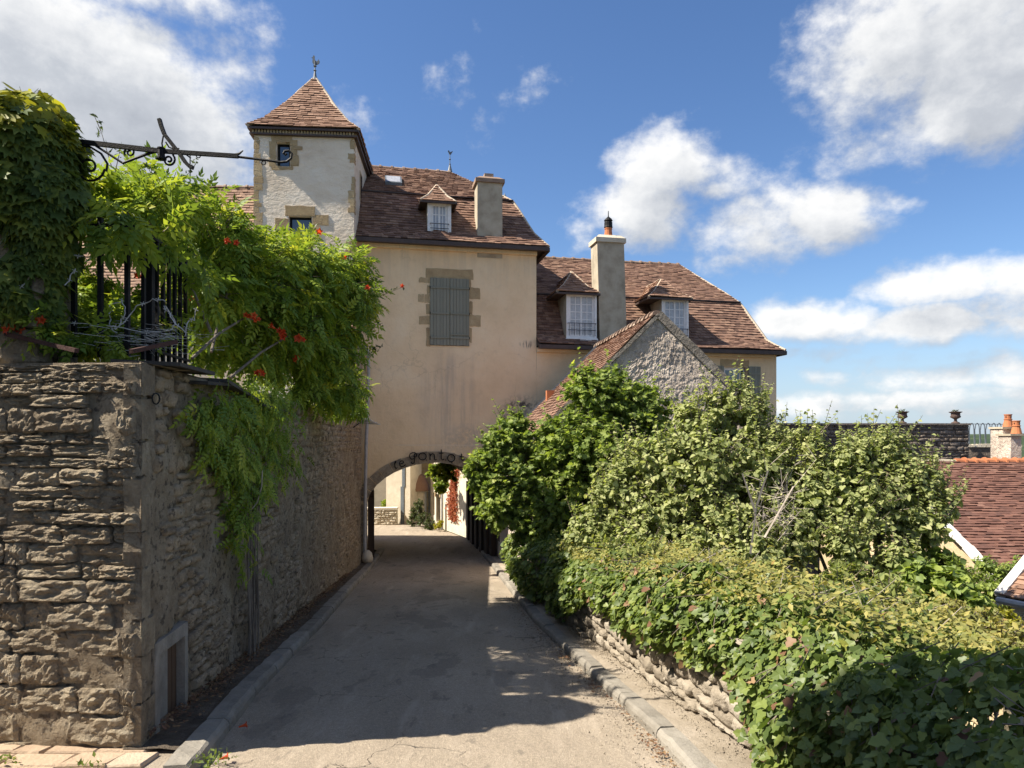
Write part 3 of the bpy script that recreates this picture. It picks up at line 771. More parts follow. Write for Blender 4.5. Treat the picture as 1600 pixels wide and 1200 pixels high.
# ------------------------------------------------------------------ the lie of the land
def zr(y):
    if y < 17: return -.085 * y
    y = min(y, 25.0)
    return -.085 * 17 - (.085 * (y - 17) - .085 * (y - 17) ** 2 / 16)


KL = [(-6, -2.0), (4.7, -2.08), (5.09, -2.14), (6.54, -2.36), (8.02, -2.51), (9.9, -2.68), (12.9, -3.03), (17.6, -3.54), (20, -3.80), (22.5, -4.05), (25, -6.5), (28, -9.5), (31, -12)]
KR = [(-6, 1.5), (4.0, 1.22), (4.84, 1.14), (5.65, 1.06), (6.86, .85), (7.99, .68), (10.6, .30), (14, -.05), (19, -.55), (25, -1.38), (29, -3.2), (31, -4.1)]
PW = [(-6, 2.3), (3, 1.92), (4.51, 1.70), (4.92, 1.64), (6.28, 1.34), (8.19, 1.04), (9.5, .80), (14, .17), (19.3, -.28), (40, -.3)]
def kl(y): return float(np.interp(y, [a for a, b in KL], [b for a, b in KL]))
def kr(y): return float(np.interp(y, [a for a, b in KR], [b for a, b in KR]))
def pw(y): return float(np.interp(y, [a for a, b in PW], [b for a, b in PW]))
def wall_x(y): return -2.63 - (y - 5) * .1007


def sstep(a, b, x):
    t = min(1, max(0, (x - a) / (b - a))); return t * t * (3 - 2 * t)


def terrain_z(x, y):
    r = math.hypot(x, y)
    near = zr(max(y, -5)) - .12
    z = near
    xp = pw(y) + .3
    if x > xp and y < 60:
        z = near - 3.3 * sstep(.2, 7.5, x - xp) - .6 * sstep(8, 25, x - xp)
    if y < 60 and x < wall_x(max(y, 5)) - .35 and y > 5.35:
        z = 1.85 if y < 19 else near
    hills = -26 * sstep(40, 260, r) + 26 * sstep(480, 1500, r) * (1.0 + .35 * mnoise.noise(Vector((x / 420, y / 420, 0)))) + 10 * sstep(500, 1400, r)
    return z * (1 - sstep(40, 200, r)) + hills


def build_ground():
    xs = list(np.arange(-9, 13, .3)) + [14, 15.5, 17, 19, 22, 26, 32, 40, 55, 75, 110, 160, 230, 320, 450, 600, 760, 920, 1100, 1300, 1550, 1850, 2200]
    xs = [-x for x in [2200, 1700, 1300, 1000, 750, 500, 320, 200, 120, 75, 45, 30, 22, 16, 12, 10.2]] + xs
    ys = [-300, -150, -70, -30, -14, -7] + list(np.arange(-4, 30, .4)) + [31, 33, 36, 40, 46, 55, 70, 95, 130, 180, 250, 330, 430, 540, 660, 780, 900, 1050, 1200, 1400, 1650, 2000, 2500]
    mb = MB()
    vs = [(x, y, terrain_z(x, y)) for y in ys for x in xs]
    n = len(xs)
    fs = []
    ms = []
    for j in range(len(ys) - 1):
        for i in range(n - 1):
            fs.append((j * n + i, j * n + i + 1, (j + 1) * n + i + 1, (j + 1) * n + i))
            ms.append(1 if math.hypot(xs[i], ys[j]) > 60 else 0)
    mb.add(vs, fs); mb.m = ms
    o = mb.build("terrain", [MAT["soil"], MAT["forest"]], origin=(0, 0, 0), smooth=True, kind="structure")

    # road
    mb = MB(); ys = list(np.arange(-6, 31.1, .5)); vs, fs = [], []
    for y in ys:
        a, b = kl(y) - .02, kr(y) + .02
        for i in range(9):
            f = i / 8; x = a + (b - a) * f
            vs.append((x, y, zr(y) + .03 * math.sin(math.pi * f) - .03 + .008 * mnoise.noise(Vector((x * 2, y * 1.2, 0)))))
    for j in range(len(ys) - 1):
        for i in range(8):
            fs.append((j * 9 + i, j * 9 + i + 1, (j + 1) * 9 + i + 1, (j + 1) * 9 + i))
    mb.add(vs, fs)
    mb.build("road", MAT["asphalt"], origin=(0, 0, 0), smooth=True, kind="structure")

    # pavements: a dirt strip on the left, a gritty one on the right
    for nm, fa, fb, y0, y1, mt, dz in (("pavement", lambda y: wall_x(y) - .1, lambda y: kl(y) - .15, 4.95, 22.0, "dirt", .045), ("pavement", lambda y: kr(y) + .14, lambda y: pw(y) + .12, -6, 24.0, "pavement", .055)):
        mb = MB(); ys = list(np.arange(y0, y1 + .01, .3)); vs, fs = [], []
        for y in ys:
            a, b = fa(y), fb(y)
            for i in range(6):
                x = a + (b - a) * i / 5
                vs.append((x, y, zr(y) + dz + .03 * mnoise.noise(Vector((x * 5, y * 3, 9)))))
        for j in range(len(ys) - 1):
            for i in range(5):
                fs.append((j * 6 + i, j * 6 + i + 1, (j + 1) * 6 + i + 1, (j + 1) * 6 + i))
        mb.add(vs, fs)
        mb.build(nm, MAT[mt], origin=(0, 0, 0), smooth=True, kind="structure")

    # kerbs, stone by stone
    def kerb(fx, side, y0, y1, wd):
        k = thing("kerb", None, None, (fx(y0), y0, zr(y0)), kind="structure")
        me_list = []
        for sdd in range(4):
            prof = [(-.5, -.5), (-.5, .30), (-.44, .42), (-.30, .5), (.5, .5), (.5, -.5)]; vs, fs = [], []; nx = 7; K = len(prof)
            for i in range(nx + 1):
                for (y_, z_) in prof:
                    q = Vector((i * .7, y_ * 2 + sdd * 5, z_ * 2)); e = .06 if i in (0, nx) else 0
                    vs.append((i / nx - .5, y_ * (1 - e) + mnoise.noise(q) * .07, z_ * (1 - e * .5) + (mnoise.noise(q + Vector((9, 0, 0))) * .055 if z_ > 0 else 0)))
            for i in range(nx):
                for k_ in range(K): fs.append((i * K + k_, i * K + (k_ + 1) % K, (i + 1) * K + (k_ + 1) % K, (i + 1) * K + k_))
            fs += [tuple(range(K))[::-1], tuple(nx * K + k_ for k_ in range(K))]
            me = bpy.data.meshes.new("kerb_stone"); me.from_pydata(vs, [], fs); me.materials.append(MAT["kerb"]); me.update(); me_list.append(me)
        y = y0
        while y < y1:
            l = rng.uniform(.75, 1.25); e = min(y + l, y1)
            a, b = Vector((fx(y), y, zr(y))), Vector((fx(e), e, zr(e)))
            d = b - a; L = d.length
            xax = d.normalized() * side
            yax = Vector((0, 0, 1)).cross(xax).normalized()      # local +y points away from the road face
            zax = xax.cross(yax)
            mid = (a + b) / 2 + yax * wd / 2 + zax * (-.055 + rng.uniform(-.008, .008))
            M = Matrix.Translation(mid) @ Matrix((xax, yax, zax)).transposed().to_4x4() @ Matrix.Diagonal((L - .015, wd, .25, 1))
            place_piece("kerb_stone", rng.choice(me_list), k, M)
            y = e
    kerb(kl, 1, 4.60, 22.5, .18)
    kerb(kr, -1, -2.0, 24.5, .15)

    # flagstones in the entry at the bottom left
    pv = thing("paving", None, None, (-3.4, 4.5, zr(4.5)), kind="structure")
    y = 3.55
    while y < 5.08:
        hh = rng.uniform(.16, .27); x = -5.6 - rng.uniform(0, .3)
        while x < -1.75:
            w = rng.uniform(.20, .46)
            if (y + hh < 5.14 or x + w < -2.5) and x + w < kl(y) + (.02 if y + hh < 4.78 else -.22):
                c = []
                for (ux, uy) in ((0, 0), (1, 0), (1, 1), (0, 1)):
                    c.append((x + .012 + ux * (w - .024) + rng.uniform(-.03, .03), y + .012 + uy * (hh - .024) + rng.uniform(-.022, .022)))
                mb = MB(); zt = .035 + rng.uniform(-.006, .008)
                cx, cy = sum(p[0] for p in c) / 4, sum(p[1] for p in c) / 4
                lo = [(a, b, zr(b) - .05) for a, b in c]
                mid = [(a, b, zr(b) + zt - .012) for a, b in c]
                top = [(cx + (a - cx) * .93, cy + (b - cy) * .93, zr(b) + zt) for a, b in c]
                mb.add(lo + mid + top, [(0, 1, 5, 4), (1, 2, 6, 5), (2, 3, 7, 6), (3, 0, 4, 7), (4, 5, 9, 8), (5, 6, 10, 9), (6, 7, 11, 10), (7, 4, 8, 11), (8, 9, 10, 11)], rng.random())
                mb.build("flagstone", MAT["flag"], pv)
            x += w
        y += hh
    mb = MB(); ys = np.concatenate([np.arange(-6, 3.4, .5), np.arange(3.4, 5.25, .2)])
    for a, b in zip(ys[:-1], ys[1:]):
        ea_, eb_ = (kl(a) + .01, kl(b) + .01) if b < 4.72 else (kl(a) - .2, kl(b) - .2)
        mb.quad((-6, a, zr(a) + .012), (ea_, a, zr(a) + .012), (eb_, b, zr(b) + .012), (-6, b, zr(b) + .012))
    mb.build("paving_bed", MAT["pavement"], pv)


build_ground()

# ------------------------------------------------------------------ building helpers
A = Fr(-4.09, 19.3, R(11.5))


def bands(mb, fr, s0, s1, z0, z1, t, openings, m=0, reveal=.18, step=None):
    """a wall face with rectangular openings (s0, s1, z0, z1) cut out and their reveals"""
    ss = sorted({s0, s1, *[v for o in openings for v in o[:2]]}); zs = sorted({z0, z1, *[v for o in openings for v in o[2:4]]})
    ss = [v for v in ss if s0 <= v <= s1]; zs = [v for v in zs if z0 <= v <= z1]
    for a, b in zip(ss[:-1], ss[1:]):
        for c, d in zip(zs[:-1], zs[1:]):
            if any(o[0] <= a and b <= o[1] and o[2] <= c and d <= o[3] for o in openings): continue
            mb.quad(fr.w(a, t, c), fr.w(b, t, c), fr.w(b, t, d), fr.w(a, t, d), m=m)
    for a, b, c, d in openings:
        u = t + reveal
        mb.quad(fr.w(a, t, c), fr.w(b, t, c), fr.w(b, u, c), fr.w(a, u, c), m=m)
        mb.quad(fr.w(a, t, d), fr.w(a, u, d), fr.w(b, u, d), fr.w(b, t, d), m=m)
        mb.quad(fr.w(a, t, c), fr.w(a, u, c), fr.w(a, u, d), fr.w(a, t, d), m=m)
        mb.quad(fr.w(b, t, c), fr.w(b, t, d), fr.w(b, u, d), fr.w(b, u, c), m=m)


def window(parent, fr, s0, s1, z0, z1, t, leaves=2, cols=2, rows=5, mat="white_paint", glass="glass", fw=.045, bw=.016, name="window"):
    """casement window: frame (part), panes and glazing bars (sub-parts)"""
    mb = MB()
    mb.box(s0, s1, t, t + .06, z0, z0 + fw, fr=fr); mb.box(s0, s1, t, t + .06, z1 - fw, z1, fr=fr)
    mb.box(s0, s0 + fw, t, t + .06, z0 + fw, z1 - fw, fr=fr); mb.box(s1 - fw, s1, t, t + .06, z0 + fw, z1 - fw, fr=fr)
    w = mb.build(name, MAT[mat], parent)
    iw = (s1 - s0 - 2 * fw) / leaves
    for l in range(leaves):
        a, b = s0 + fw + l * iw, s0 + fw + (l + 1) * iw
        mb = MB(); st = fw * .75
        mb.box(a, a + st, t + .012, t + .05, z0 + fw, z1 - fw, fr=fr); mb.box(b - st, b, t + .012, t + .05, z0 + fw, z1 - fw, fr=fr)
        mb.box(a + st, b - st, t + .012, t + .05, z0 + fw, z0 + fw + st * 1.3, fr=fr); mb.box(a + st, b - st, t + .012, t + .05, z1 - fw - st, z1 - fw, fr=fr)
        ga, gb, gc, gd = a + st, b - st, z0 + fw + st * 1.3, z1 - fw - st
        for i in range(1, cols):
            x = ga + (gb - ga) * i / cols; mb.box(x - bw / 2, x + bw / 2, t + .016, t + .044, gc, gd, fr=fr)
        for j in range(1, rows):
            z = gc + (gd - gc) * j / rows; mb.box(ga, gb, t + .018, t + .042, z - bw / 2, z + bw / 2, fr=fr)
        mb.build("casement", MAT[mat], w)
        for j in range(rows):
            for i in range(cols):
                x0, x1 = ga + (gb - ga) * i / cols, ga + (gb - ga) * (i + 1) / cols
                y0, y1 = gc + (gd - gc) * j / rows, gc + (gd - gc) * (j + 1) / rows
                mb = MB(); mb.box(x0 + .002, x1 - .002, t + .026, t + .032, y0 + .002, y1 - .002, fr=fr)
                mb.build("pane", MAT[glass], w)
    return w


def rough_block(mb, fr, s0, s1, z0, z1, t0, t1, j=.02, rnd=0.0, n=4):
    """a block whose outline wanders a little, standing proud of the wall"""
    pts = []
    for i in range(n): pts.append((s0 + (s1 - s0) * i / n, z0))
    for i in range(max(2, n // 2)): pts.append((s1, z0 + (z1 - z0) * i / max(2, n // 2)))
    for i in range(n): pts.append((s1 - (s1 - s0) * i / n, z1))
    for i in range(max(2, n // 2)): pts.append((s0, z1 - (z1 - z0) * i / max(2, n // 2)))
    poly = [fr.w(a + rng.uniform(-j, j), t0, b + rng.uniform(-j, j)) for a, b in pts]
    mb.prism(poly[::-1], fr.w(0, t1, 0) - fr.w(0, t0, 0), rnd)


def px_blocks(parent, fr, t, rects, mat, name, proud=.012, j=.018):
    for (x0, x1, y0, y1) in rects:
        sa, za = fr.q(x0, y1, t); sb, zb = fr.q(x1, y0, t)
        mb = MB(); rough_block(mb, fr, sa, sb, za, zb, t - proud - rng.uniform(0, .006), t + .05, j, rng.random())
        mb.build(name, MAT[mat], parent)


def ridge_row(parent, a, b, name="ridge_tile", mat="ridge", sp=.34, r=.085, lift=.03, lip=True):
    """half-round ridge tiles, each a part, with the mortar collar where they lap"""
    a, b = Vector(a), Vector(b); d = b - a; n = max(1, int(d.length / sp)); d.normalize()
    side = d.cross(Vector((0, 0, 1))).normalized(); up = side.cross(d)
    vs, fs = [], []
    K = 6
    for x, rr in ((0, 1.0), (.80, .86), (.80, 1.22 if lip else .86), (1.0, 1.22 if lip else .84)):
        for k in range(K + 1):
            t = math.pi * k / K
            vs.append((x, math.cos(t) * rr, math.sin(t) * rr))
    for i in range(3):
        for k in range(K): fs.append((i * 7 + k, i * 7 + k + 1, (i + 1) * 7 + k + 1, (i + 1) * 7 + k))
    fs.append(tuple(21 + k for k in range(K + 1))); fs.append(tuple(range(K, -1, -1)))
    me = bpy.data.meshes.new(name); me.from_pydata(vs, [], fs); me.materials.append(MAT[mat]); me.update()
    L = (b - a).length / n
    for i in range(n):
        M = Matrix.Translation(a + d * L * i + up * (lift - .04 + rng.uniform(-.006, .006))) @ Matrix((d, side, up)).transposed().to_4x4() @ Matrix.Diagonal((L * 1.02, r, r, 1))
        place_piece(name, me, parent, M)


def hip_line(parent, pts, r=.05, mat="ridge_mortar", name="hip_ridge"):
    mb = MB(); P = []
    for a, b in zip(pts[:-1], pts[1:]):
        a, b = Vector(a), Vector(b); n = max(2, int((b - a).length / .3))
        P += [a.lerp(b, i / n) + Vector((rng.uniform(-.008, .008), rng.uniform(-.008, .008), rng.uniform(-.004, .012))) for i in range(n)]
    P.append(Vector(pts[-1]))
    mb.tube(P, r, 6); return mb.build(name, MAT[mat], parent)


def mansard(parent, fr, s0, s1, D, ze, over, tb, zb, sb1, tr, zrd, sr1, hip_right=True, flare=.30):
    """two-pitch roof: steep foot with a kicked eave, shallow top, ridge, hip on the right; tiles as real courses"""
    f = flare
    t_e, z_e = -over, ze
    t_f, z_f = -over + (tb + over) * .40, ze + (zb - ze) * f        # end of the kick
    def row(t, z, sR): return fr.w(s0, t, z), fr.w(sR, t, z)
    sf1 = s1 - (s1 - sb1) * .40
    e0, e1 = row(t_e, z_e, s1); f0, f1 = row(t_f, z_f, sf1); b0, b1 = row(tb, zb, sb1); r0, r1 = row(tr, zrd, sr1)
    B = 2 * tr
    e0b, e1b = row(B - t_e, z_e, s1); f0b, f1b = row(B - t_f, z_f, sf1); b0b, b1b = row(B - tb, zb, sb1)
    mb = MB(); dn = Vector((0, 0, -.03))
    def q(*p): mb.add([x + dn for x in p], [tuple(range(len(p)))])
    for lo, hi, lob, hib in (((e0, e1), (f0, f1), (e0b, e1b), (f0b, f1b)), ((f0, f1), (b0, b1), (f0b, f1b), (b0b, b1b))):
        q(lo[0], lo[1], hi[1], hi[0]); q(lob[1], lob[0], hib[0], hib[1]); q(lo[1], lob[1], hib[1], hi[1])
    q(b0, b1, r1, r0); q(b0b, r0, r1, b1b); q(b1, b1b, r1)
    q(e0, f0, b0, r0, b0b, f0b, e0b)
    q(e0, e0b, e1b, e1)
    mb.build("roof", MAT["lath"], parent)
    mb = MB()
    tile_patch(mb, e0, e1, f1, f0); tile_patch(mb, f0, f1, b1, b0); tile_patch(mb, b0, b1, r1, r0)
    tile_patch(mb, e1, e1b, f1b, f1); tile_patch(mb, f1, f1b, b1b, b1); tile_patch(mb, b1, b1b, r1, r1)
    mb.build("roof_tiles", MAT["tile"], parent, kind="stuff")
    # the lead-dark drip where the two pitches meet, the gutter board at the eave
    mb = MB(); mb.bar(b0 + Vector((0, 0, .015)) - fr.nrm * .05, b1 + Vector((0, 0, .015)) - fr.nrm * .05, .10, .035)
    mb.build("pitch_break", MAT["fascia"], parent)
    mb = MB(); gz = Vector((0, 0, -.075)); mb.bar(e0 + gz - fr.nrm * .03, e1 + gz - fr.nrm * .03, .13, .11)
    c, d = e1 + gz, e1b + gz
    mb.bar(c, d, .1, .11)
    mb.build("gutter", MAT["fascia"], parent)
    mb = MB(); mb.bar(fr.w(s0, -.06, ze - .15), fr.w(s1 - over, -.06, ze - .15), .10, .10)
    mb.build("eave_moulding", MAT["plaster"], parent)
    ridge_row(parent, r0, r1)
    hip_line(parent, [e1, f1, b1, r1], .055)
    return dict(e0=e0, e1=e1, b0=b0, b1=b1, r0=r0, r1=r1)


def dormer(parent, fr, px0, px1, py_bot, py_eave, peak, eave_px, t0, back, cols, rows, rail, pw0=.07, glass="curtain_glass"):
    """a dormer: timber front (part) with tiled hipped hood, window, rail"""
    s0, zb = fr.q(px0, py_bot, t0); s1, ze = fr.q(px1, py_eave, t0)
    w = s1 - s0
    mb = MB()
    a, b, c, d = s0 + pw0, s1 - pw0, zb + pw0 * .8, ze - pw0 * 1.3
    bands(mb, fr, s0, s1, zb, ze, t0, [(a, b, c, d)], reveal=.09)
    mb.quad(fr.w(s0, t0, zb), fr.w(s0, t0, ze), fr.w(s0, back, ze), fr.w(s0, back, zb), m=1)
    mb.quad(fr.w(s1, t0, zb), fr.w(s1, back, zb), fr.w(s1, back, ze), fr.w(s1, t0, ze), m=1)
    mb.quad(fr.w(s0, t0, ze), fr.w(s1, t0, ze), fr.w(s1, back, ze), fr.w(s0, back, ze), m=1)
    mb.quad(fr.w(s0, t0 + .3, zb), fr.w(s1, t0 + .3, zb), fr.w(s1, t0 + .3, ze), fr.w(s0, t0 + .3, ze), m=1)
    mb.box(s0 - .025, s1 + .025, t0 - .03, t0 - .002, ze - .075, ze - .003, fr=fr)
    mb.box(s0 - .02, s1 + .02, t0 - .05, t0 - .002, zb - .04, zb + .02, fr=fr)
    dm = mb.build("dormer", [MAT["white_paint"], MAT["cement"]], parent)
    window(parent, fr, a + .004, b - .004, c + .004, d - .004, t0 + .03, 2, cols, rows, glass=glass, fw=.035, bw=.02)
    # hood
    se0, zz0 = fr.q(eave_px[0], eave_px[2], t0 - .12); se1, zz1 = fr.q(eave_px[1], eave_px[2], t0 - .12)
    zz = (zz0 + zz1) / 2
    tp = t0 + (se1 - se0) * .42
    sp, zp = fr.q(peak[0], peak[1], tp)
    sm = (se0 + se1) / 2; sp = sm
    e0, e1 = fr.w(se0, t0 - .12, zz), fr.w(se1, t0 - .12, zz)
    pk = fr.w(sp, tp, zp); pb = fr.w(sp, back + .5, zp)
    eb0, eb1 = fr.w(se0, back + .2, zz), fr.w(se1, back + .2, zz)
    def kick(p, q, f=.45, dz=.10): m = p.lerp(q, f); return m - Vector((0, 0, dz * (zp - zz)))
    m0, m1 = kick(e0, pk), kick(e1, pk)
    mb0 = kick(eb0, pb); mb1 = kick(eb1, pb)
    mb = MB()
    dn = Vector((0, 0, -.03))
    for ps in ((e0, e1, m1, m0), (m0, m1, pk), (eb0, e0, m0, mb0), (mb0, m0, pk, pb), (e1, eb1, mb1, m1), (m1, mb1, pb, pk), (e0, eb0, eb1, e1)):
        mb.add([p + dn for p in ps], [tuple(range(len(ps)))])
    mb.build("dormer_roof", MAT["lath"], dm)
    mb = MB()
    tile_patch(mb, e0, e1, m1, m0, .16, .10); tile_patch(mb, m0, m1, pk, pk, .16, .10)
    tile_patch(mb, eb0, e0, m0, mb0, .16, .10); tile_patch(mb, mb0, m0, pk, pb, .16, .10)
    tile_patch(mb, e1, eb1, mb1, m1, .16, .10); tile_patch(mb, m1, mb1, pb, pk, .16, .10)
    mb.build("dormer_tiles", MAT["tower_tile"], dm, kind="stuff")
    hip_line(dm, [e0, m0, pk], .036); hip_line(dm, [e1, m1, pk], .036); hip_line(dm, [pk, pb], .045)
    mb = MB(); mb.bar(e0 + dn * 1.2, e1 + dn * 1.2, .05, .05); mb.bar(e0 + dn * 1.2, eb0 + dn * 1.2, .05, .05); mb.bar(e1 + dn * 1.2, eb1 + dn * 1.2, .05, .05)
    mb.build("dormer_eave", MAT["fascia"], dm)
    # rail across the foot of the window
    mb = MB(); z0 = c + .03; z1 = z0 + rail; tt = t0 - .06
    for z in (z0 + rail * .45 if cols > 1 else z0, z1): mb.bar(fr.w(a - .03, tt, z), fr.w(b + .03, tt, z), .016)
    if cols == 1 or rail > .35:
        n = 5
        for i in range(n + 1): mb.bar(fr.w(a + (b - a) * i / n, tt, z0), fr.w(a + (b - a) * i / n, tt, z1), .011)
    for s in (a - .03, b + .03): mb.bar(fr.w(s, tt, z1), fr.w(s, t0, z1), .014)
    mb.build("window_rail", MAT["iron"], dm)
    return dm


def chimney(parent, fr, px0, px1, py_top, py_bot, t0, dep, cap_mat, mat="cement", cap_h=.12, over=.05, lean=0.0):
    s0, z0 = fr.q(px0, py_bot, t0); s1, z1 = fr.q(px1, py_top, t0)
    mb = MB()
    nz = 8
    for k in range(nz):
        fa, fb = k / nz, (k + 1) / nz
        za, zb_ = z0 - .5 + (z1 - z0 + .5) * fa, z0 - .5 + (z1 - z0 + .5) * fb
        la, lb = lean * (1 - fa), lean * (1 - fb)
        p = [fr.w(s0 + la, t0, za), fr.w(s1 + la, t0, za), fr.w(s1 + la, t0 + dep, za), fr.w(s0 + la, t0 + dep, za), fr.w(s0 + lb, t0, zb_), fr.w(s1 + lb, t0, zb_), fr.w(s1 + lb, t0 + dep, zb_), fr.w(s0 + lb, t0 + dep, zb_)]
        mb.add(p, [(0, 1, 5, 4), (1, 2, 6, 5), (2, 3, 7, 6), (3, 0, 4, 7)])
    ch = mb.build("chimney", MAT[mat], parent)
    mb = MB()
    mb.box(s0 - over, s1 + over, t0 - over, t0 + dep + over, z1, z1 + cap_h * .55, fr=fr)
    mb.hexa([fr.w(s0 - over * .8, t0 - over * .8, z1 + cap_h * .55), fr.w(s1 + over * .8, t0 - over * .8, z1 + cap_h * .55), fr.w(s1 + over * .8, t0 + dep + over * .8, z1 + cap_h * .55), fr.w(s0 - over * .8, t0 + dep + over * .8, z1 + cap_h * .55),
             fr.w(s0 + .08, t0 + .08, z1 + cap_h), fr.w(s1 - .08, t0 + .08, z1 + cap_h), fr.w(s1 - .08, t0 + dep - .08, z1 + cap_h), fr.w(s0 + .08, t0 + dep - .08, z1 + cap_h)])
    mb.build("chimney_cap", MAT[cap_mat], ch)
    return ch, (s0 + s1) / 2, t0 + dep / 2, z1 + cap_h


# ------------------------------------------------------------------ gatehouse over the arch
def gatehouse():
    zb = zr(19.3) - .3
    g = thing("gatehouse", "tan rendered house with closed grey shutters standing over the archway across the road", "house", A.w(0, 0, zr(19.3)), A.a)
    sR = A.S(838); _, ze = A.q(700, 385, 0)
    D = 6.0
    # wall with the arch
    ac, ahw = A.S(679), (A.S(783) - A.S(575)) / 2
    zc = A.q(679, 722.5)[1]; zs = A.q(679, 786)[1]
    def arch(s):
        u = abs(s - ac) / ahw
        return zs + (zc - zs) * max(0, 1 - min(1, u) ** 1.9) ** (1 / 1.75)
    mb = MB()
    NS = 48
    xs = [0.0] + [ac - ahw + 2 * ahw * i / NS for i in range(NS + 1)] + [sR]
    for i in range(len(xs) - 1):
        a, b = xs[i], xs[i + 1]
        if i == 0 or i == len(xs) - 2:
            mb.quad(A.w(a, 0, zb), A.w(b, 0, zb), A.w(b, 0, ze), A.w(a, 0, ze))
        else:
            mb.quad(A.w(a, 0, arch(a)), A.w(b, 0, arch(b)), A.w(b, 0, ze), A.w(a, 0, ze))
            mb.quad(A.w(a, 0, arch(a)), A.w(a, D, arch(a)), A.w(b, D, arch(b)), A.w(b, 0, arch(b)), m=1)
            mb.quad(A.w(b, D, arch(b)), A.w(a, D, arch(a)), A.w(a, D, ze), A.w(b, D, ze))
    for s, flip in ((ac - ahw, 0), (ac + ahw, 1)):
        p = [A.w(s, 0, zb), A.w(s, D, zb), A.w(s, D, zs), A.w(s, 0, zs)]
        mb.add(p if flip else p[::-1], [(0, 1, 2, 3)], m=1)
    mb.quad(A.w(0, 0, zb), A.w(0, 0, ze), A.w(0, D, ze), A.w(0, D, zb)); mb.quad(A.w(sR, 0, zb), A.w(sR, D, zb), A.w(sR, D, ze), A.w(sR, 0, ze))
    mb.quad(A.w(xs[-2], D, zb), A.w(xs[-2], D, ze), A.w(sR, D, ze), A.w(sR, D, zb)); mb.quad(A.w(0, D, zb), A.w(0, D, ze), A.w(xs[1], D, ze), A.w(xs[1], D, zb))
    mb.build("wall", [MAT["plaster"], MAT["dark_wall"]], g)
    # voussoirs
    n = 17
    prm = []
    for i in range(n + 1):
        u = -1 + 2 * i / n; u = math.copysign(abs(math.sin(u * math.pi / 2)), u)
        prm.append(ac + ahw * u)
    for i in range(n):
        a, b = prm[i] + .006, prm[i + 1] - .006
        th = rng.uniform(.26, .32)
        def out(s):
            e = .09; dz = (arch(min(s + e, ac + ahw)) - arch(max(s - e, ac - ahw))) / (min(s + e, ac + ahw) - max(s - e, ac - ahw)); l = math.hypot(1, dz)
            return s - dz / l * th, arch(s) + th / l
        oa, ob = out(a), out(b)
        mb = MB(); poly = [A.w(a, -.018, arch(a) - .004), A.w(b, -.018, arch(b) - .004), A.w(ob[0], -.018, ob[1]), A.w(oa[0], -.018, oa[1])]
        mb.prism(poly[::-1], A.nrm * .35, rng.random())
        mb.build("voussoir", MAT["stone"], g)
    # stone jambs of the arch
    for s, sg in ((ac - ahw, -1), (ac + ahw, 1)):
        z = zb + .3
        while z < zs - .05:
            h = min(rng.uniform(.22, .4), zs - z); w = rng.uniform(.16, .34)
            mb = MB(); rough_block(mb, A, min(s, s + sg * w) - .003, max(s, s + sg * w) + .003, z + .006, z + h - .006, -.014, .3, .008, rng.random(), 3)
            mb.build("jamb_stone", MAT["stone" if sg < 0 else "pale_stone"], g); z += h
    # gate leaves folded back against the passage
    z = zr(20.5)
    for i in range(5):
        t0 = .35 + i * .42
        mb = MB(); mb.box(ac - ahw + .03, ac - ahw + .16 + .05 * (i % 2), t0, t0 + .36, z, z + 1.85 + .12 * (i % 2), fr=A, rnd=rng.random())
        mb.build("gate_board", MAT["dark_wood"], g)
    for i in range(10):
        t0 = .5 + i * .5
        mb = MB(); mb.box(ac + ahw - .16 - .06 * (i % 2), ac + ahw - .02, t0, t0 + .42, z - .1, z + 1.95, fr=A, rnd=rng.random())
        mb.build("gate_board", MAT["dark_wood"], g)
    # roof
    m_b = A.q(690, 308, 1.0); m_r = A.q(640, 266, 3.0)
    s_b1 = A.S(801, 1.0); s_r1 = A.S(703, 3.0)
    rf = mansard(g, A, -.5, sR + .28, D, ze + .06, .28, 1.0, m_b[1], s_b1, 3.0, m_r[1], s_r1)
    dormer(g, A, 668, 705, 369, 312, (686, 290), (657, 713, 314), .02, 1.1, 2, 3, .24, pw0=.10)
    # skylight
    s0, z0 = A.q(602, 299, 1.55); s1, _ = A.q(628, 299, 1.55); sl = (m_r[1] - m_b[1]) / 2.0
    z0 = m_b[1] + .55 * sl + .05
    mb = MB()
    mb.hexa([A.w(s0, 1.5, z0 - .06), A.w(s1, 1.5, z0 - .06), A.w(s1, 2.0, z0 - .06 + .5 * sl), A.w(s0, 2.0, z0 - .06 + .5 * sl), A.w(s0, 1.47, z0 + .05), A.w(s1, 1.47, z0 + .05), A.w(s1, 1.97, z0 + .05 + .5 * sl), A.w(s0, 1.97, z0 + .05 + .5 * sl)])
    sk = mb.build("skylight", MAT["lead"], g)
    mb = MB(); mb.quad(A.w(s0 + .04, 1.5, z0 + .062 + .03 * sl), A.w(s1 - .04, 1.5, z0 + .062 + .03 * sl), A.w(s1 - .04, 1.94, z0 + .062 + .47 * sl), A.w(s0 + .04, 1.94, z0 + .062 + .47 * sl)); mb.build("pane", MAT["curtain_glass"], sk)
    # chimney with brick top
    ch, cs, ct, cz = chimney(g, A, 746, 785, 287, 374, -.02, .55, "ridge", cap_h=.20, over=.06)
    mb = MB(); mb.box(cs - .13, cs + .13, ct - .12, ct + .12, cz - .02, cz + .12, fr=A, rnd=.8); mb.build("chimney_pot", MAT["ridge"], ch)
    # finial with small cock at the hip
    p = A.w(s_r1, 3.0, m_r[1])
    mb = MB(); mb.lathe([(.09, 0), (.06, .12), (.025, .26), (.03, .3), (.012, .32), (.012, .42), (.035, .45), (.012, .48), (.01, .62)], p, 10)
    fn = mb.build("finial", MAT["lead"], g)
    mb = MB(); u = Vector((A.c, A.n, 0)); q = p + Vector((0, 0, .6))
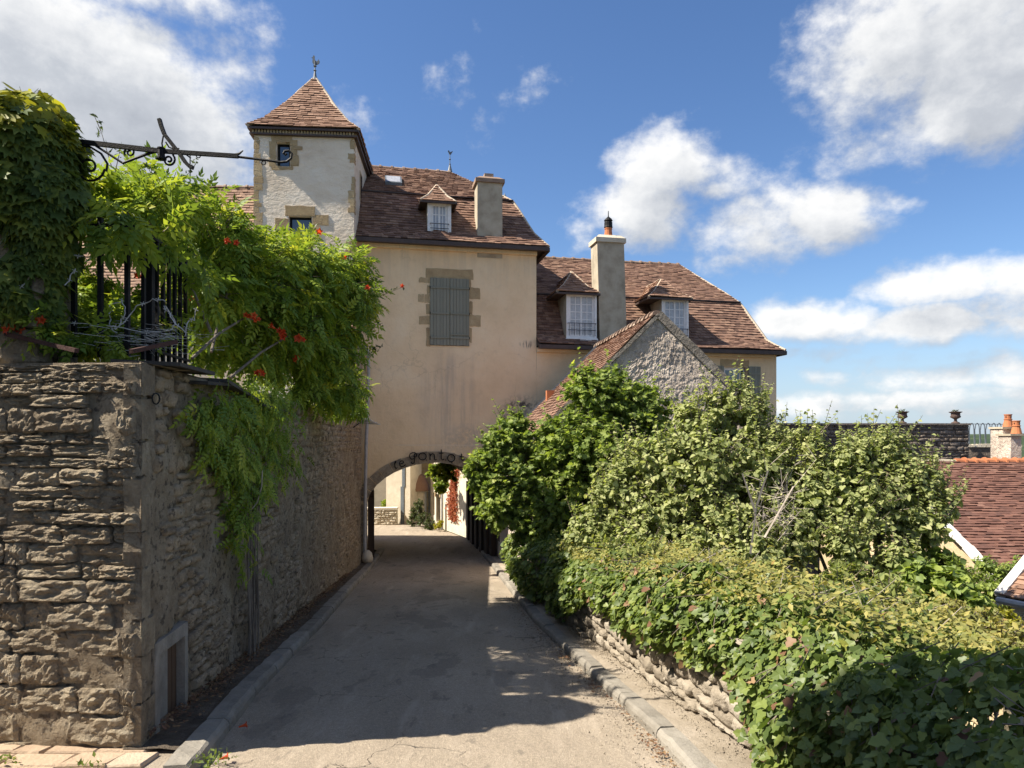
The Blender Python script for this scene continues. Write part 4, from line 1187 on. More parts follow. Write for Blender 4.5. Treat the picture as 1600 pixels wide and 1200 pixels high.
    mb.prism([q + u * a + Vector((0, 0, b)) for a, b in ((-.02, 0), (.03, 0), (.06, .05), (.10, .12), (.05, .10), (.0, .08), (-.03, .14), (-.07, .11), (-.04, .05))], A.nrm * .02); mb.build("weathercock", MAT["lead"], fn)
    # small peak of the rear hip beside the chimney
    q = A.w(s_b1 - .15, 1.5, m_b[1] + .12)
    mb = MB(); mb.lathe([(.22, 0), (.12, .12), (.02, .26), (.0, .30)], q, 8); mb.build("roof_knob", MAT["lead"], g)
    # shutters
    sl0, zt = A.q(672, 434); sl1, zb2 = A.q(733, 541)
    gap = .012; midv = (sl0 + sl1) / 2
    for li, (a, b) in enumerate(((sl0, midv - gap / 2), (midv + gap / 2, sl1))):
        mb = MB(); mb.box(a, b, -.022, .0, zb2, zt, fr=A); sh = mb.build("shutter", MAT["dark_wood"], g)
        for k in range(6):
            x0, x1 = a + (b - a) * k / 6, a + (b - a) * (k + 1) / 6
            mb = MB(); mb.box(x0 + .0035, x1 - .0035, -.045, -.0225, zb2 + rng.uniform(0, .012), zt - rng.uniform(0, .006), fr=A, rnd=rng.random()); mb.build("plank", MAT["shutter"], sh)
        H = zt - zb2
        for fz in (.855, .475, .115) if li == 0 else (.855, .475, .115, .165):
            z = zb2 + H * fz
            mb = MB(); mb.box(a + .004, b - .004, -.07, -.0455, z - .022, z + .022, fr=A, rnd=rng.random()); mb.build("batten", MAT["shutter"], sh)
            if fz != .165:
                e = a if li == 0 else b
                mb = MB(); mb.tube([A.w(e, -.06, z - .03), A.w(e, -.06, z + .03)], .014, 6); mb.build("hinge", MAT["iron"], sh)
    px_blocks(g, A, 0, [(665, 739, 422, 433.5), (655, 671, 434, 441), (667, 671.5, 446, 459), (653, 662.5, 460, 472), (663, 671.5, 460, 472.5), (666, 671.5, 475, 491), (655, 671.5, 494, 507), (666, 671.5, 512, 541),
                        (731.5, 736, 436, 450), (732, 750, 450, 467), (732, 738, 471, 491), (732, 751, 492.5, 510), (732, 737, 512, 535)], "quoin", "surround_stone", .006, .014)
    # downpipes at the left edge
    mb = MB()
    def dp(pts, r): mb.tube([A.w(A.S(x, t), t, A.q(x, y, t)[1]) for x, y, t in pts], r, 8)
    dp([(566, 384, -.12), (564, 392, -.08), (563.5, 505, -.08)], .04)
    mb.build("downpipe", MAT["zinc"], g)
    mb = MB(); dp([(568, 541, -.10), (575.5, 548, -.10), (576, 580, -.10), (574.5, 640, -.10), (572, 700, -.10), (570.5, 790, -.10), (570, 868, -.10)], .045)
    mb.build("downpipe", MAT["zinc"], g)
    return ac, ahw, arch


AC, AHW, ARCH = gatehouse()


def arch_sign():
    """bent iron lettering over the arch"""
    base = A.w(AC, -.07, ARCH(AC) + .05)
    t = thing("arch_sign", "bent black iron lettering reading le Pontot along the arch above the road", "sign", base, A.a)
    def P(x, y):
        px, py = 600 + x / 11.43, 700 + y / 11.43
        s, z = A.q(px, py, -.07); return A.w(s, -.07, z)
    def circ(cx, cy, rx, ry, a0=0, a1=360, n=18): return [(cx + rx * math.cos(R(a0 + (a1 - a0) * i / n)), cy + ry * math.sin(R(a0 + (a1 - a0) * i / n))) for i in range(n + 1)]
    L = [[[(182, 292), (200, 270), (216, 244), (208, 230), (196, 244), (192, 290), (198, 345), (216, 366), (240, 346)]],
         [[(278, 292), (350, 262), (346, 238), (318, 226), (290, 242), (276, 280), (288, 318), (318, 336), (356, 322), (384, 292)]],
         [[(540, 106), (548, 160), (546, 230), (536, 268), (510, 282), (490, 266), (494, 246)], [(535, 190), (500, 200), (468, 180), (454, 140), (468, 105), (505, 84), (550, 82), (580, 104), (584, 138), (566, 160), (540, 158), (530, 144)]],
         [circ(688, 150, 66, 62, -90, 270)],
         [[(812, 100), (822, 112), (822, 212)], [(824, 150), (838, 118), (866, 102), (892, 112), (902, 140), (900, 200), (914, 214), (940, 204)]],
         [[(1022, 26), (1024, 186), (1036, 210), (1058, 210), (1074, 194)], [(978, 92), (1062, 90)]],
         [circ(1200, 180, 64, 64, -90, 270)],
         [[(1386, 100), (1388, 200), (1396, 222), (1416, 222), (1430, 206)], [(1350, 158), (1420, 156)]]]
    for strokes in L:
        mb = MB()
        for st in strokes:
            pts = [P(*p) for p in st]
            mb.tube(pts, .016, 6)
        # the pegs that hold each letter off the wall
        p = P(*strokes[0][len(strokes[0]) // 2]); mb.tube([p, p + A.nrm * .09], .006, 5)
        mb.build("letter", MAT["iron"], t)
    # two dots of the script
    for x, y in ((756, 214), (1100, 214), (1212, 262)):
        mb = MB(); p = P(x, y); mb.lathe([(.0, -.02), (.02, 0), (.0, .02)], p, 6); mb.build("dot", MAT["iron"], t)


arch_sign()


# ------------------------------------------------------------------ wing to the right of the gatehouse
def wing():
    sL, sR = A.S(838) + .004, A.S(1213)
    zb = -4.6; _, ze = A.q(1000, 547)
    g = thing("house", "long lower tan house with two white dormers and tall chimney right of the gatehouse", "house", A.w(sL, 0, zr(19.3)), A.a)
    D = 6.4
    w0, zt = A.q(1131, 573); w1, zw = A.q(1168, 648)
    mb = MB(); bands(mb, A, sL, sR, zb, ze, -.004, [(w0, w1, zw, zt)], reveal=.16)
    for p in ((A.w(sR, -.004, zb), A.w(sR, D, zb), A.w(sR, D, ze), A.w(sR, -.004, ze)), (A.w(sR, D, zb), A.w(sL, D, zb), A.w(sL, D, ze), A.w(sR, D, ze))): mb.quad(*p)
    mb.build("wall", MAT["plaster"], g)
    b = A.q(1000, 467, 1.15); r = A.q(950, 409, 3.2)
    mansard(g, A, sL, A.S(1227, -.28), D, ze + .06, .28, 1.15, b[1], A.S(1155, 1.15), 3.2, r[1], A.S(1060, 3.2), flare=.22)
    dormer(g, A, 885, 932.5, 529, 456, (901, 426), (870, 937, 457), .0, 1.3, 2, 5, .36)
    dormer(g, A, 1034, 1076, 537, 464, (1046, 438), (1014, 1082, 465), .0, 1.3, 2, 5, .36)
    ch, cs, ct, cz = chimney(g, A, 933, 975, 380, 523, .0, .6, "pale_stone", cap_h=.24, over=.05, lean=.10)
    c = A.w(cs, ct - .1, cz - .04)
    mb = MB(); mb.lathe([(.15, 0), (.12, .06), (.105, .22), (.12, .24), (.11, .27)], c, 12, .3); pot = mb.build("chimney_pot", MAT["orange_clay"], ch)
    mb = MB(); mb.lathe([(.10, .27), (.13, .29), (.12, .34), (.12, .44), (.10, .47), (.13, .49), (.10, .54), (.03, .60), (.015, .62), (.01, .78)], c, 12); mb.build("chimney_cowl", MAT["iron"], ch)
    window(g, A, w0 + .004, w1 - .004, zw + .004, zt - .004, .09, 2, 1, 4, glass="glass", fw=.05, bw=.025)
    for (x0, x1, hinge) in ((1112.5, 1130, 1), (1168.5, 1187, 0)):
        s0, s1 = A.S(x0), A.S(x1)
        mb = MB(); mb.box(s0, s1, -.045, -.012, zw, zt + .02, fr=A); sh = mb.build("shutter", MAT["shutter"], g)
        for k in range(4):
            a, bb = s0 + (s1 - s0) * k / 4, s0 + (s1 - s0) * (k + 1) / 4
            mb = MB(); mb.box(a + .003, bb - .003, -.062, -.046, zw + .005, zt + .015, fr=A, rnd=rng.random()); mb.build("plank", MAT["shutter"], sh)
        for fz in (.12, .86):
            z = zw + (zt - zw) * fz; mb = MB(); mb.box(s0 + .01, s1 - .01, -.082, -.0625, z - .03, z + .03, fr=A); mb.build("batten", MAT["shutter"], sh)
    px_blocks(g, A, 0, [(1125, 1147, 562, 572.5), (1147.5, 1170, 563, 572.5)], "quoin", "surround_stone", .012, .02)
    px_blocks(g, A, 0, [(1164.5, 1168.3, 574, 600), (1164.5, 1168.3, 601, 640)], "quoin", "surround_stone", .010, .004)


wing()


# ------------------------------------------------------------------ tower
def tower():
    ang = R(4.5); W, D = 2.56, 2.8
    fx, fy = -4.16 - W * math.cos(ang), 18.7 - W * math.sin(ang)
    T = Fr(fx, fy, ang)
    g = thing("tower", "square pale rendered stair tower with steep pink tiled pyramid roof topped by a weathercock", "tower", T.w(0, 0, 1.8), ang)
    _, ze = T.q(470, 206)
    u0, uz1 = T.q(432, 222); u1, uz0 = T.q(453, 260)
    l0, lz1 = T.q(451, 337); l1, _ = T.q(487, 337); lz0 = lz1 - 1.0
    zb = -2.0
    mb = MB(); bands(mb, T, 0, W, zb, ze, 0, [(u0, u1, uz0, uz1), (l0, l1, lz0, lz1)], reveal=.22)
    r0, rz1 = 1.25, ze - .75
    mb.quad(T.w(W, 0, zb), T.w(W, D, zb), T.w(W, D, ze), T.w(W, 0, ze)); mb.quad(T.w(0, D, zb), T.w(0, 0, zb), T.w(0, 0, ze), T.w(0, D, ze)); mb.quad(T.w(W, D, zb), T.w(0, D, zb), T.w(0, D, ze), T.w(W, D, ze))
    mb.build("wall", MAT["tower_plaster"], g)
    for a, b, c, d, rows in ((u0, u1, uz0, uz1, 1), (l0, l1, lz0, lz1, 1)):
        window(g, T, a + .004, b - .004, c + .004, d - .004, .13, 1, 1, rows, mat="iron", glass="glass", fw=.03)
    # little window in the side
    mb = MB(); mb.box(W - .03, W + .012, 1.1, 1.6, ze - 1.35, ze - .55, fr=T); sw = mb.build("window", MAT["quoin"], g)
    mb = MB(); mb.box(W + .0125, W + .02, 1.2, 1.5, ze - 1.28, ze - .62, fr=T); mb.build("pane", MAT["glass"], sw)
    # dressed stones
    px_blocks(g, T, 0, [(421, 431.5, 221, 242), (421, 431.5, 243, 260), (424, 456, 207.5, 221.5), (453.5, 465, 219, 228), (453.5, 472, 229, 234), (453.5, 465, 235, 242), (453.5, 467, 243, 259), (424, 458, 260.5, 264.5),
                        (446, 492, 322.5, 336.5), (488, 514, 336.5, 352), (430, 450.5, 342, 366), (488, 500, 353, 372), (440, 450.5, 367, 390)], "quoin", "surround_stone", .014, .012)
    y = 214
    while y < 395:
        h = rng.uniform(5, 15); w = rng.choice([4, 6, 9, 13])
        if rng.random() < .72:
            sa, za = T.q(553 - w, y + h); sb, zb_ = W + .012, T.q(553, y)[1]
            mb = MB(); rough_block(mb, T, sa, sb, za + .01, zb_ - .01, -.014, .25, .012, rng.random()); mb.build("quoin", MAT["quoin"], g)
        h2 = rng.uniform(4, 9)
        sa, za = -.012, T.q(398, y + h)[1]; sb, zb_ = T.q(398 + rng.uniform(6, 13), y)
        mb = MB(); rough_block(mb, T, sa, sb, za + .01, zb_ - .01, -.012, .25, .012, rng.random()); mb.build("quoin", MAT["quoin"], g)
        y += h
    # eave: dentilled brick course, board, roof
    mb = MB(); n = 34
    for i in range(n):
        x = -.04 + (W + .08) * i / n
        mb.box(x, x + .045, -.07, .0, ze - .085, ze - .005, fr=T, rnd=rng.random())
        y_ = D * i / n; mb.box(W, W + .07, y_, y_ + .045, ze - .085, ze - .005, fr=T, rnd=rng.random())
    mb.build("dentils", MAT["quoin"], g, kind="stuff")
    o = .14
    mb = MB(); mb.box(-o, W + o, -o, D + o, ze - .004, ze + .05, fr=T); mb.box(-.10, W + .10, -.10, D + .10, ze - .13, ze - .09, fr=T); mb.build("eave_board", MAT["fascia"], g)
    zr0 = ze + .055
    c0 = [(-o, -o), (W + o, -o), (W + o, D + o), (-o, D + o)]
    apx = T.q(490, 125, D / 2); za = apx[1]
    k1 = .28
    def lv(f, z): return [T.w(W / 2 + (a - W / 2) * f, D / 2 + (b - D / 2) * f, z) for a, b in c0]
    H = za - zr0
    prof = [(1.0, zr0), (.76, zr0 + H * .17), (.43, zr0 + H * .52), (.03, zr0 + H)]
    rings = [lv(f, z) for f, z in prof]
    mb = MB()
    dn = Vector((0, 0, -.03))
    for a, b in zip(rings[:-1], rings[1:]):
        for i in range(4): mb.quad(a[i] + dn, a[(i + 1) % 4] + dn, b[(i + 1) % 4] + dn, b[i] + dn)
    mb.build("roof", MAT["lath"], g)
    mb = MB()
    for a, b in zip(rings[:-1], rings[1:]):
        for i in range(4): tile_patch(mb, a[i], a[(i + 1) % 4], b[(i + 1) % 4], b[i], .165, .10)
    mb.build("roof_tiles", MAT["tower_tile"], g, kind="stuff")
    for i in range(4): hip_line(g, [r[i] for r in rings], .045)
    p = T.w(W / 2, D / 2, za - .02)
    mb = MB(); mb.lathe([(.15, -.06), (.10, .02), (.05, .10), (.025, .26), (.045, .29), (.02, .32), (.015, .38), (.05, .41), (.015, .44), (.012, .56)], p, 12); fn = mb.build("finial", MAT["lead"], g)
    mb = MB(); u = Vector((1, 0, 0)); q = p + Vector((0, 0, .46))
    out = [(-.01, -.02), (.05, .0), (.11, .03), (.13, .09), (.10, .15), (.075, .10), (.04, .09), (.0, .13), (-.015, .19), (-.01, .24), (-.03, .26), (-.055, .245), (-.06, .21), (-.10, .195), (-.065, .185), (-.07, .12), (-.075, .06), (-.05, .015)]
    mb.prism([q + u * a + Vector((0, 0, b)) for a, b in out], (0, .03, 0)); mb.build("weathercock", MAT["lead"], fn)


tower()


# ------------------------------------------------------------------ gabled outbuilding behind the trees
def outbuilding():
    R0 = Vector((2.97, 14.4)); ang = math.atan2(.112, .99)
    G = Fr(R0.x, R0.y, ang)                # s across the gable, t along the ridge
    zrd = EYE + 2.46; hw = 2.55; L = 5.3; zeave = zrd - hw * 1.0; zb = -4.6
    g = thing("outbuilding", "small gabled building of rough grey roughcast half hidden behind the maple", "building", G.w(0, 0, zb + 1), ang)
    mb = MB()
    nx, nz = 150, 190; vs, fs = [], []
    for j in range(nz + 1):
        for i in range(nx + 1):
            z = zb + 2 + (zrd - zb - 2) * j / nz; wd = hw if z < zeave else hw * max(.002, (zrd - z) / (zrd - zeave))
            s = -wd + 2 * wd * i / nx; q = Vector((s, z, 0))
            d = mnoise.noise(q * 12) * .011 + abs(mnoise.noise(q * 23)) * .018 + mnoise.noise(q * 2) * .014
            vs.append(G.w(s, -.13 * s - .01 - (d if 0 < i < nx else 0), z))
    for j in range(nz):
        for i in range(nx): a = j * (nx + 1) + i; fs.append((a, a + 1, a + nx + 2, a + nx + 1))
    mb.add(vs, fs)
    mb.quad(G.w(-hw, L, zb), G.w(-hw, .33, zb), G.w(-hw, .33, zeave), G.w(-hw, L, zeave)); mb.quad(G.w(hw, -.34, zb), G.w(hw, L, zb), G.w(hw, L, zeave), G.w(hw, -.34, zeave))
    mb.build("wall", MAT["roughcast"], g)
    o = .12
    l0, l1 = G.w(-hw - o, .44, zeave - o), G.w(-hw - o, L, zeave - o); r0, r1 = G.w(hw + o, -.24, zeave - o), G.w(hw + o, L, zeave - o)
    k0, k1 = G.w(0, .10, zrd), G.w(0, L, zrd)
    up = Vector((0, 0, .06))
    mb = MB()
    mb.hexa([l1, l0, k0, k1, l1 + up, l0 + up, k0 + up, k1 + up]); mb.hexa([r0, r1, k1, k0, r0 + up, r1 + up, k1 + up, k0 + up])
    mb.build("roof", MAT["lath"], g)
    mb = MB(); up2 = Vector((0, 0, .065))
    tile_patch(mb, l1 + up2, l0 + up2, k0 + up2, k1 + up2); tile_patch(mb, r0 + up2, r1 + up2, k1 + up2, k0 + up2)
    mb.build("roof_tiles", MAT["tile"], g, kind="stuff")
    ridge_row(g, k0 + up * 1.2, k1 + up * 1.2, sp=.30, r=.10)
    # cement verges on the gable
    for a in (-1, 1):
        mb = MB(); P = [G.w(a * (hw + o) * (1 - i / 14), .03 - .13 * a * (hw + o) * (1 - i / 14), zeave - o + (hw + o) * 1.0 * i / 14 + .05 + rng.uniform(-.01, .012)) for i in range(15)]
        for p, q in zip(P[:-1], P[1:]): mb.bar(p, q, .17, .16 if a > 0 else .07)
        mb.build("verge", MAT["roughcast_dark"], g)
    mb = MB(); mb.bar(G.w(-hw - o - .04, 0, zeave - o - .02), G.w(-hw - o - .04, L, zeave - o - .02), .10, .09); mb.build("gutter", MAT["zinc"], g)
    # lead flashing where its roof runs up the tan wall, small clay vent
    mb = MB()
    mb.bar(G.w(-hw, L - .22, zeave + .12), G.w(0, L - .22, zrd + .12), .10, .03, up=(0, 1, 0)); mb.build("flashing", MAT["lead"], g)
    p = G.w(-1.55, L - .9, zrd - 1.5)
    mb = MB(); mb.box(-1.62, -1.42, L - 1.2, L - 1.0, zrd - 1.6, zrd - 1.22, fr=G, rnd=.2); mb.build("vent", MAT["orange_clay"], g)


outbuilding()


# ------------------------------------------------------------------ long roof behind on the left
def rear_house():
    ang = R(1.5); F_ = Fr(-17.0, 20.3, ang)
    W = 10.3; ze = EYE + 3.0; tr = 2.3; _, zrd = F_.q(340, 293, tr)
    g = thing("house", "house at the left behind the vines with a long mottled brown tiled roof", "house", F_.w(0, 0, -1.8), ang)
    mb = MB()
    mb.quad(F_.w(0, .2, -2), F_.w(W, .2, -2), F_.w(W, .2, ze), F_.w(0, .2, ze)); mb.quad(F_.w(W, .2, -2), F_.w(W, 2 * tr - .2, -2), F_.w(W, 2 * tr - .2, ze), F_.w(W, .2, ze))
    mb.tri(F_.w(W, .2, ze), F_.w(W, 2 * tr - .2, ze), F_.w(W, tr, zrd - .15)); mb.quad(F_.w(W, 2 * tr - .2, -2), F_.w(0, 2 * tr - .2, -2), F_.w(0, 2 * tr - .2, ze), F_.w(W, 2 * tr - .2, ze))
    mb.quad(F_.w(0, 2 * tr - .2, -2), F_.w(0, .2, -2), F_.w(0, .2, ze), F_.w(0, 2 * tr - .2, ze)); mb.tri(F_.w(0, 2 * tr - .2, ze), F_.w(0, .2, ze), F_.w(0, tr, zrd - .15))
    mb.build("wall", MAT["tower_plaster"], g)
    a, b, c, d = F_.w(0, -.1, ze - .1), F_.w(W, -.1, ze - .1), F_.w(W, tr, zrd), F_.w(0, tr, zrd)
    a2, b2 = F_.w(0, 2 * tr + .1, ze - .1), F_.w(W, 2 * tr + .1, ze - .1)
    mb = MB(); dn = Vector((0, 0, -.03))
    mb.quad(a + dn, b + dn, c + dn, d + dn); mb.quad(b2 + dn, a2 + dn, d + dn, c + dn); mb.build("roof", MAT["lath"], g)
    mb = MB(); tile_patch(mb, a, b, c, d, .17, .11); mb.build("roof_tiles", MAT["rear_tile"], g, kind="stuff")
    ridge_row(g, d, c, sp=.34)
    p = F_.w(F_.S(297, tr), tr, zrd)
    mb = MB(); mb.tube([p, p + Vector((0, 0, .95)), p + Vector((.0, 0, 1.15))], .018, 6); ae = mb.build("aerial", MAT["iron"], g)


rear_house()


# ------------------------------------------------------------------ seen through the arch
def village():
    zb = zr(26) - .1
    # sunlit row on the right of the lane
    dx, dy = -2.25, 5.1
    V = Fr(-1.22, 25.2, math.atan2(-dy, -dx))      # s runs from its far end to the near one; face looks left
    Lw = math.hypot(dx, dy)
    V = Fr(-1.22 + dx, 25.2 + dy, math.atan2(-dy, -dx))
    g = thing("house", "cream sunlit house beyond the arch with arched doorway and red creeper on its wall", "house", V.w(0, 0, zb), V.a)
    def rect(x0, x1, y0, y1):
        s0, z0 = V.q(x0, y1); s1, z1 = V.q(x1, y0); return (s0, s1, z0, z1)
    o1, o2, o3 = rect(676.5, 679, 770, 804), rect(681.5, 688, 773, 815), rect(695.5, 698, 788, 830)
    mb = MB(); bands(mb, V, 0, Lw, zb, zb + 5.6, 0, [o1, o2, o3], reveal=.2)
    mb.quad(V.w(Lw, 0, zb), V.w(Lw, 5, zb), V.w(Lw, 5, zb + 5.6), V.w(Lw, 0, zb + 5.6)); mb.quad(V.w(0, 0, zb), V.w(0, 0, zb + 5.6), V.w(0, 5, zb + 5.6), V.w(0, 5, zb)); mb.quad(V.w(0, 0, zb + 5.6), V.w(Lw, 0, zb + 5.6), V.w(Lw, 5, zb + 5.6), V.w(0, 5, zb + 5.6))
    mb.build("wall", MAT["pale_stone"], g)
    for (a, b, c, d), nm in ((o1, "window"), (o2, "door"), (o3, "window")):
        mb = MB(); mb.box(a, b, .15, .19, c, d, fr=V); mb.build(nm, MAT["dark_wood"], g)
    a, b, c, d = o2; mb = MB()
    P = [V.w((a + b) / 2 + (b - a) * .62 * math.cos(R(180 * i / 8)), -.02, d - .1 + (b - a) * .55 * math.sin(R(180 * i / 8))) for i in range(9)]
    for p, q in zip(P[:-1], P[1:]): mb.bar(p, q, .05, .12)
    mb.build("door_arch", MAT["quoin"], g)
    mb = MB(); s = V.S(692); mb.tube([V.w(s, -.05, zb), V.w(s, -.05, zb + 3.5)], .04, 6); mb.build("downpipe", MAT["zinc"], g)
    # red creeper clinging to that wall, green vine above it
    n = 2600
    s0, s1 = V.S(705), V.S(716)
    P, Dd, Nn = [], [], []
    for i in range(n):
        z = zb + .5 + rng.random() * 2.6; sc = (s0 + s1) / 2 + .25 * math.sin(z * 2.1) * .5; wv = (.16 + .12 * abs(math.sin(z * 1.7)))
        P.append(V.w(sc + rng.gauss(0, wv), -.02 - rng.random() * .1, z)); Dd.append((rng.gauss(0, .5), rng.gauss(0, .5), -1)); Nn.append(-V.nrm + Vector((rng.gauss(0, .4), rng.gauss(0, .4), rng.gauss(0, .4))))
    c = thing("climbing_plant", "rust red creeper climbing the cream house wall beyond the arch", "creeper", V.w((s0 + s1) / 2, -.05, zb))
    leaf_mesh("foliage", MAT["red_leaf"], c, P, Dd, Nn, nr.uniform(.05, .09, n), *IVY)
    C, Rr = blobs_from([(690, 735, 25.6, 16), (699, 728, 25.2, 14), (683, 752, 26.2, 12), (690, 760, 26, 11), (676, 735, 26.6, 10), (703, 745, 25.2, 10)])
    c = thing("climbing_plant", "green vine hanging from the wall top inside the far side of the arch", "creeper", V.w(3, -.3, zb + 3))
    P, O, T, a0, a1 = shoots(C, Rr, 150, 14, up=-.2); D_, N_ = leaf_dirs(O, T, .8)
    leaf_mesh("foliage", MAT["vine_leaf"], c, P, D_, N_, nr.uniform(.09, .15, len(P)), *LOBED); sticks("stem", MAT["bark"], c, a0, a1, .012, .006)

    # tall house closing the lane
    H = Fr(-5.25, 31.2, R(9))
    g = thing("house", "tall grey and cream house closing the lane beyond the arch", "house", H.w(0, 0, zb), H.a)
    def rh(x0, x1, y0, y1):
        s0, z0 = H.q(x0, y1); s1, z1 = H.q(x1, y0); return (s0, s1, z0, z1)
    ow = [rh(645, 648.5, 768, 790), rh(629, 631, 735, 752), rh(643.5, 649.5, 722, 742)]
    s1 = H.S(690)
    s0 = 0
    mb = MB(); bands(mb, H, s0, s1, zb, zb + 8, 0, ow, reveal=.15)
    mb.quad(H.w(s0, 5, zb), H.w(s0, 0, zb), H.w(s0, 0, zb + 8), H.w(s0, 5, zb + 8)); mb.quad(H.w(s0, 0, zb + 8), H.w(s1, 0, zb + 8), H.w(s1, 5, zb + 8), H.w(s0, 5, zb + 8))
    mb.build("wall", MAT["cement_pale"], g)
    for o in ow: mb = MB(); mb.box(o[0], o[1], .1, .14, o[2], o[3], fr=H); mb.build("window", MAT["lead" if o is not ow[0] else "dark_wood"], g)
    z = zb
    while z < zb + 6:
        h = rng.uniform(.3, .5); mb = MB(); rough_block(mb, H, H.S(656), H.S(672) - rng.uniform(0, .1), z + .01, z + h - .01, -.03, .1, .01, rng.random()); mb.build("quoin", MAT["quoin"], g); z += h
    # paler wall turned to the sun, standing in for the tall house's lit left part
    Bf = Fr(-5.35, 30.2, R(-24))
    g = thing("house", "narrow cream wall added as the sunlit left part of the tall house", "house", Bf.w(0, 0, zb), Bf.a)
    mb = MB(); sb = Bf.S(641)
    mb.box(0, sb, 0, .9, zb, zb + 4.9, fr=Bf); mb.build("wall", MAT["pale_stone"], g)
    s_, z_ = Bf.q(631, 742); mb = MB(); mb.box(s_ - .07, s_ + .07, -.03, .02, z_ - .5, z_ + .5, fr=Bf); mb.build("shutter", MAT["lead"], g)
    s_, z_ = Bf.q(629, 790); mb = MB(); mb.box(s_ - .08, s_ + .08, -.03, .02, z_ - .8, z_ + .8, fr=Bf); mb.build("shutter", MAT["lead"], g)
    # round-roofed porch
    c = Vector((-4.05, 30.6, zb))
    g = thing("porch", "small round porch with a conical tiled roof against the tall house", "porch", c)
    mb = MB(); mb.lathe([(.36, 0), (.36, 1.5)], c, 16); mb.build("wall", MAT["pale_stone"], g)
    mb = MB(); mb.lathe([(.50, 1.42), (.52, 1.5), (.46, 1.75), (.30, 2.05), (.05, 2.25)], c, 16); mb.build("roof", MAT["tile"], g)
    # house far left, in shade, with a white paned window
    Q = Fr(-8.6, 36, R(6))
    g = thing("house", "shaded grey house far left beyond the arch with one white paned window", "house", Q.w(0, 0, zb), Q.a)
    s0, z1 = Q.q(603.5, 742.5); s1, z0 = Q.q(617.5, 763.5)
    mb = MB(); bands(mb, Q, 0, 4.6, zb, zb + 7, 0, [(s0, s1, z0, z1)], reveal=.12); mb.quad(Q.w(4.6, 0, zb), Q.w(4.6, 4, zb), Q.w(4.6, 4, zb + 7), Q.w(4.6, 0, zb + 7)); mb.build("wall", MAT["cement_pale"], g)
    window(g, Q, s0 + .004, s1 - .004, z0 + .004, z1 - .004, .04, 2, 2, 4, fw=.035, bw=.03)
    # low garden wall and the shrub behind it
    K = Fr(-5.95, 29.4, R(2))
    g = thing("garden_wall", "low rubble wall in the sun at the end of the lane", "wall", K.w(0, 0, zb))
    mb = MB(); sK = K.S(620); mb.box(-.6, sK, .04, .35, zb, zb + .72, fr=K); mb.box(-.6, sK + .01, -.03, .40, zb + .722, zb + .80, fr=K); mb.build("wall", MAT["pale_stone"], g)
    lay_stones(g, K, -.3, sK, lambda s: zb, lambda s: zb + .71, (.07, .12), (.12, .26), .12, ROCK_MED, MAT["pale_stone"], 120)
    def shrub(lbl, blobs, mat, n, per, size, tm, up=.4, droop=.3, name="shrub", cat="shrub", base=None):
        C, Rr = blobs_from(blobs)
        b = base or Vector((C[:, 0].mean(), C[:, 1].mean(), (C[:, 2] - Rr[:, 2]).min()))
        c = thing(name, lbl, cat, b)
        P, O, T, a0, a1 = shoots(C, Rr, n, per, up=up); D_, N_ = leaf_dirs(O, T, droop)
        leaf_mesh("foliage", MAT[mat], c, P, D_, N_, nr.uniform(size * .7, size * 1.3, len(P)), *tm); sticks("stem", MAT["bark"], c, np.vstack([a0, np.array([tuple(b)] * len(C))]), np.vstack([a1, C]), .012, .006)
        return c
    shrub("bright green shrub showing over the low wall beyond the arch", [(610, 784, 31, 9), (603, 787, 31, 7), (616, 781, 31, 7)], "vine_leaf", 70, 14, .10, OVAL)
    shrub("dark rounded bush at the foot of the tall house beyond the arch", [(652, 800, 29, 12), (648, 815, 29, 12), (662, 813, 28.5, 14), (655, 788, 29.2, 8), (672, 820, 28, 10)], "bush_leaf", 160, 14, .09, OVAL)
    shrub("small pale plant at the kerb past the dark bush", [(684, 822, 27.6, 6), (688, 818, 27.4, 5)], "yellow_leaf", 40, 12, .07, OVAL, name="plant", cat="plant")


village()

# ------------------------------------------------------------------ garden wall on the left: big squared stones at its end, rubble along the lane
GW = Fr(-2.63, 5.0, R(95.75))            # along the lane, face to the right
GF = Fr(-2.63 - 3.0 * math.cos(R(5)), 5.0 + 3.0 * math.sin(R(5)), R(-5))      # its end, face towards the camera
WTOP = 2.33


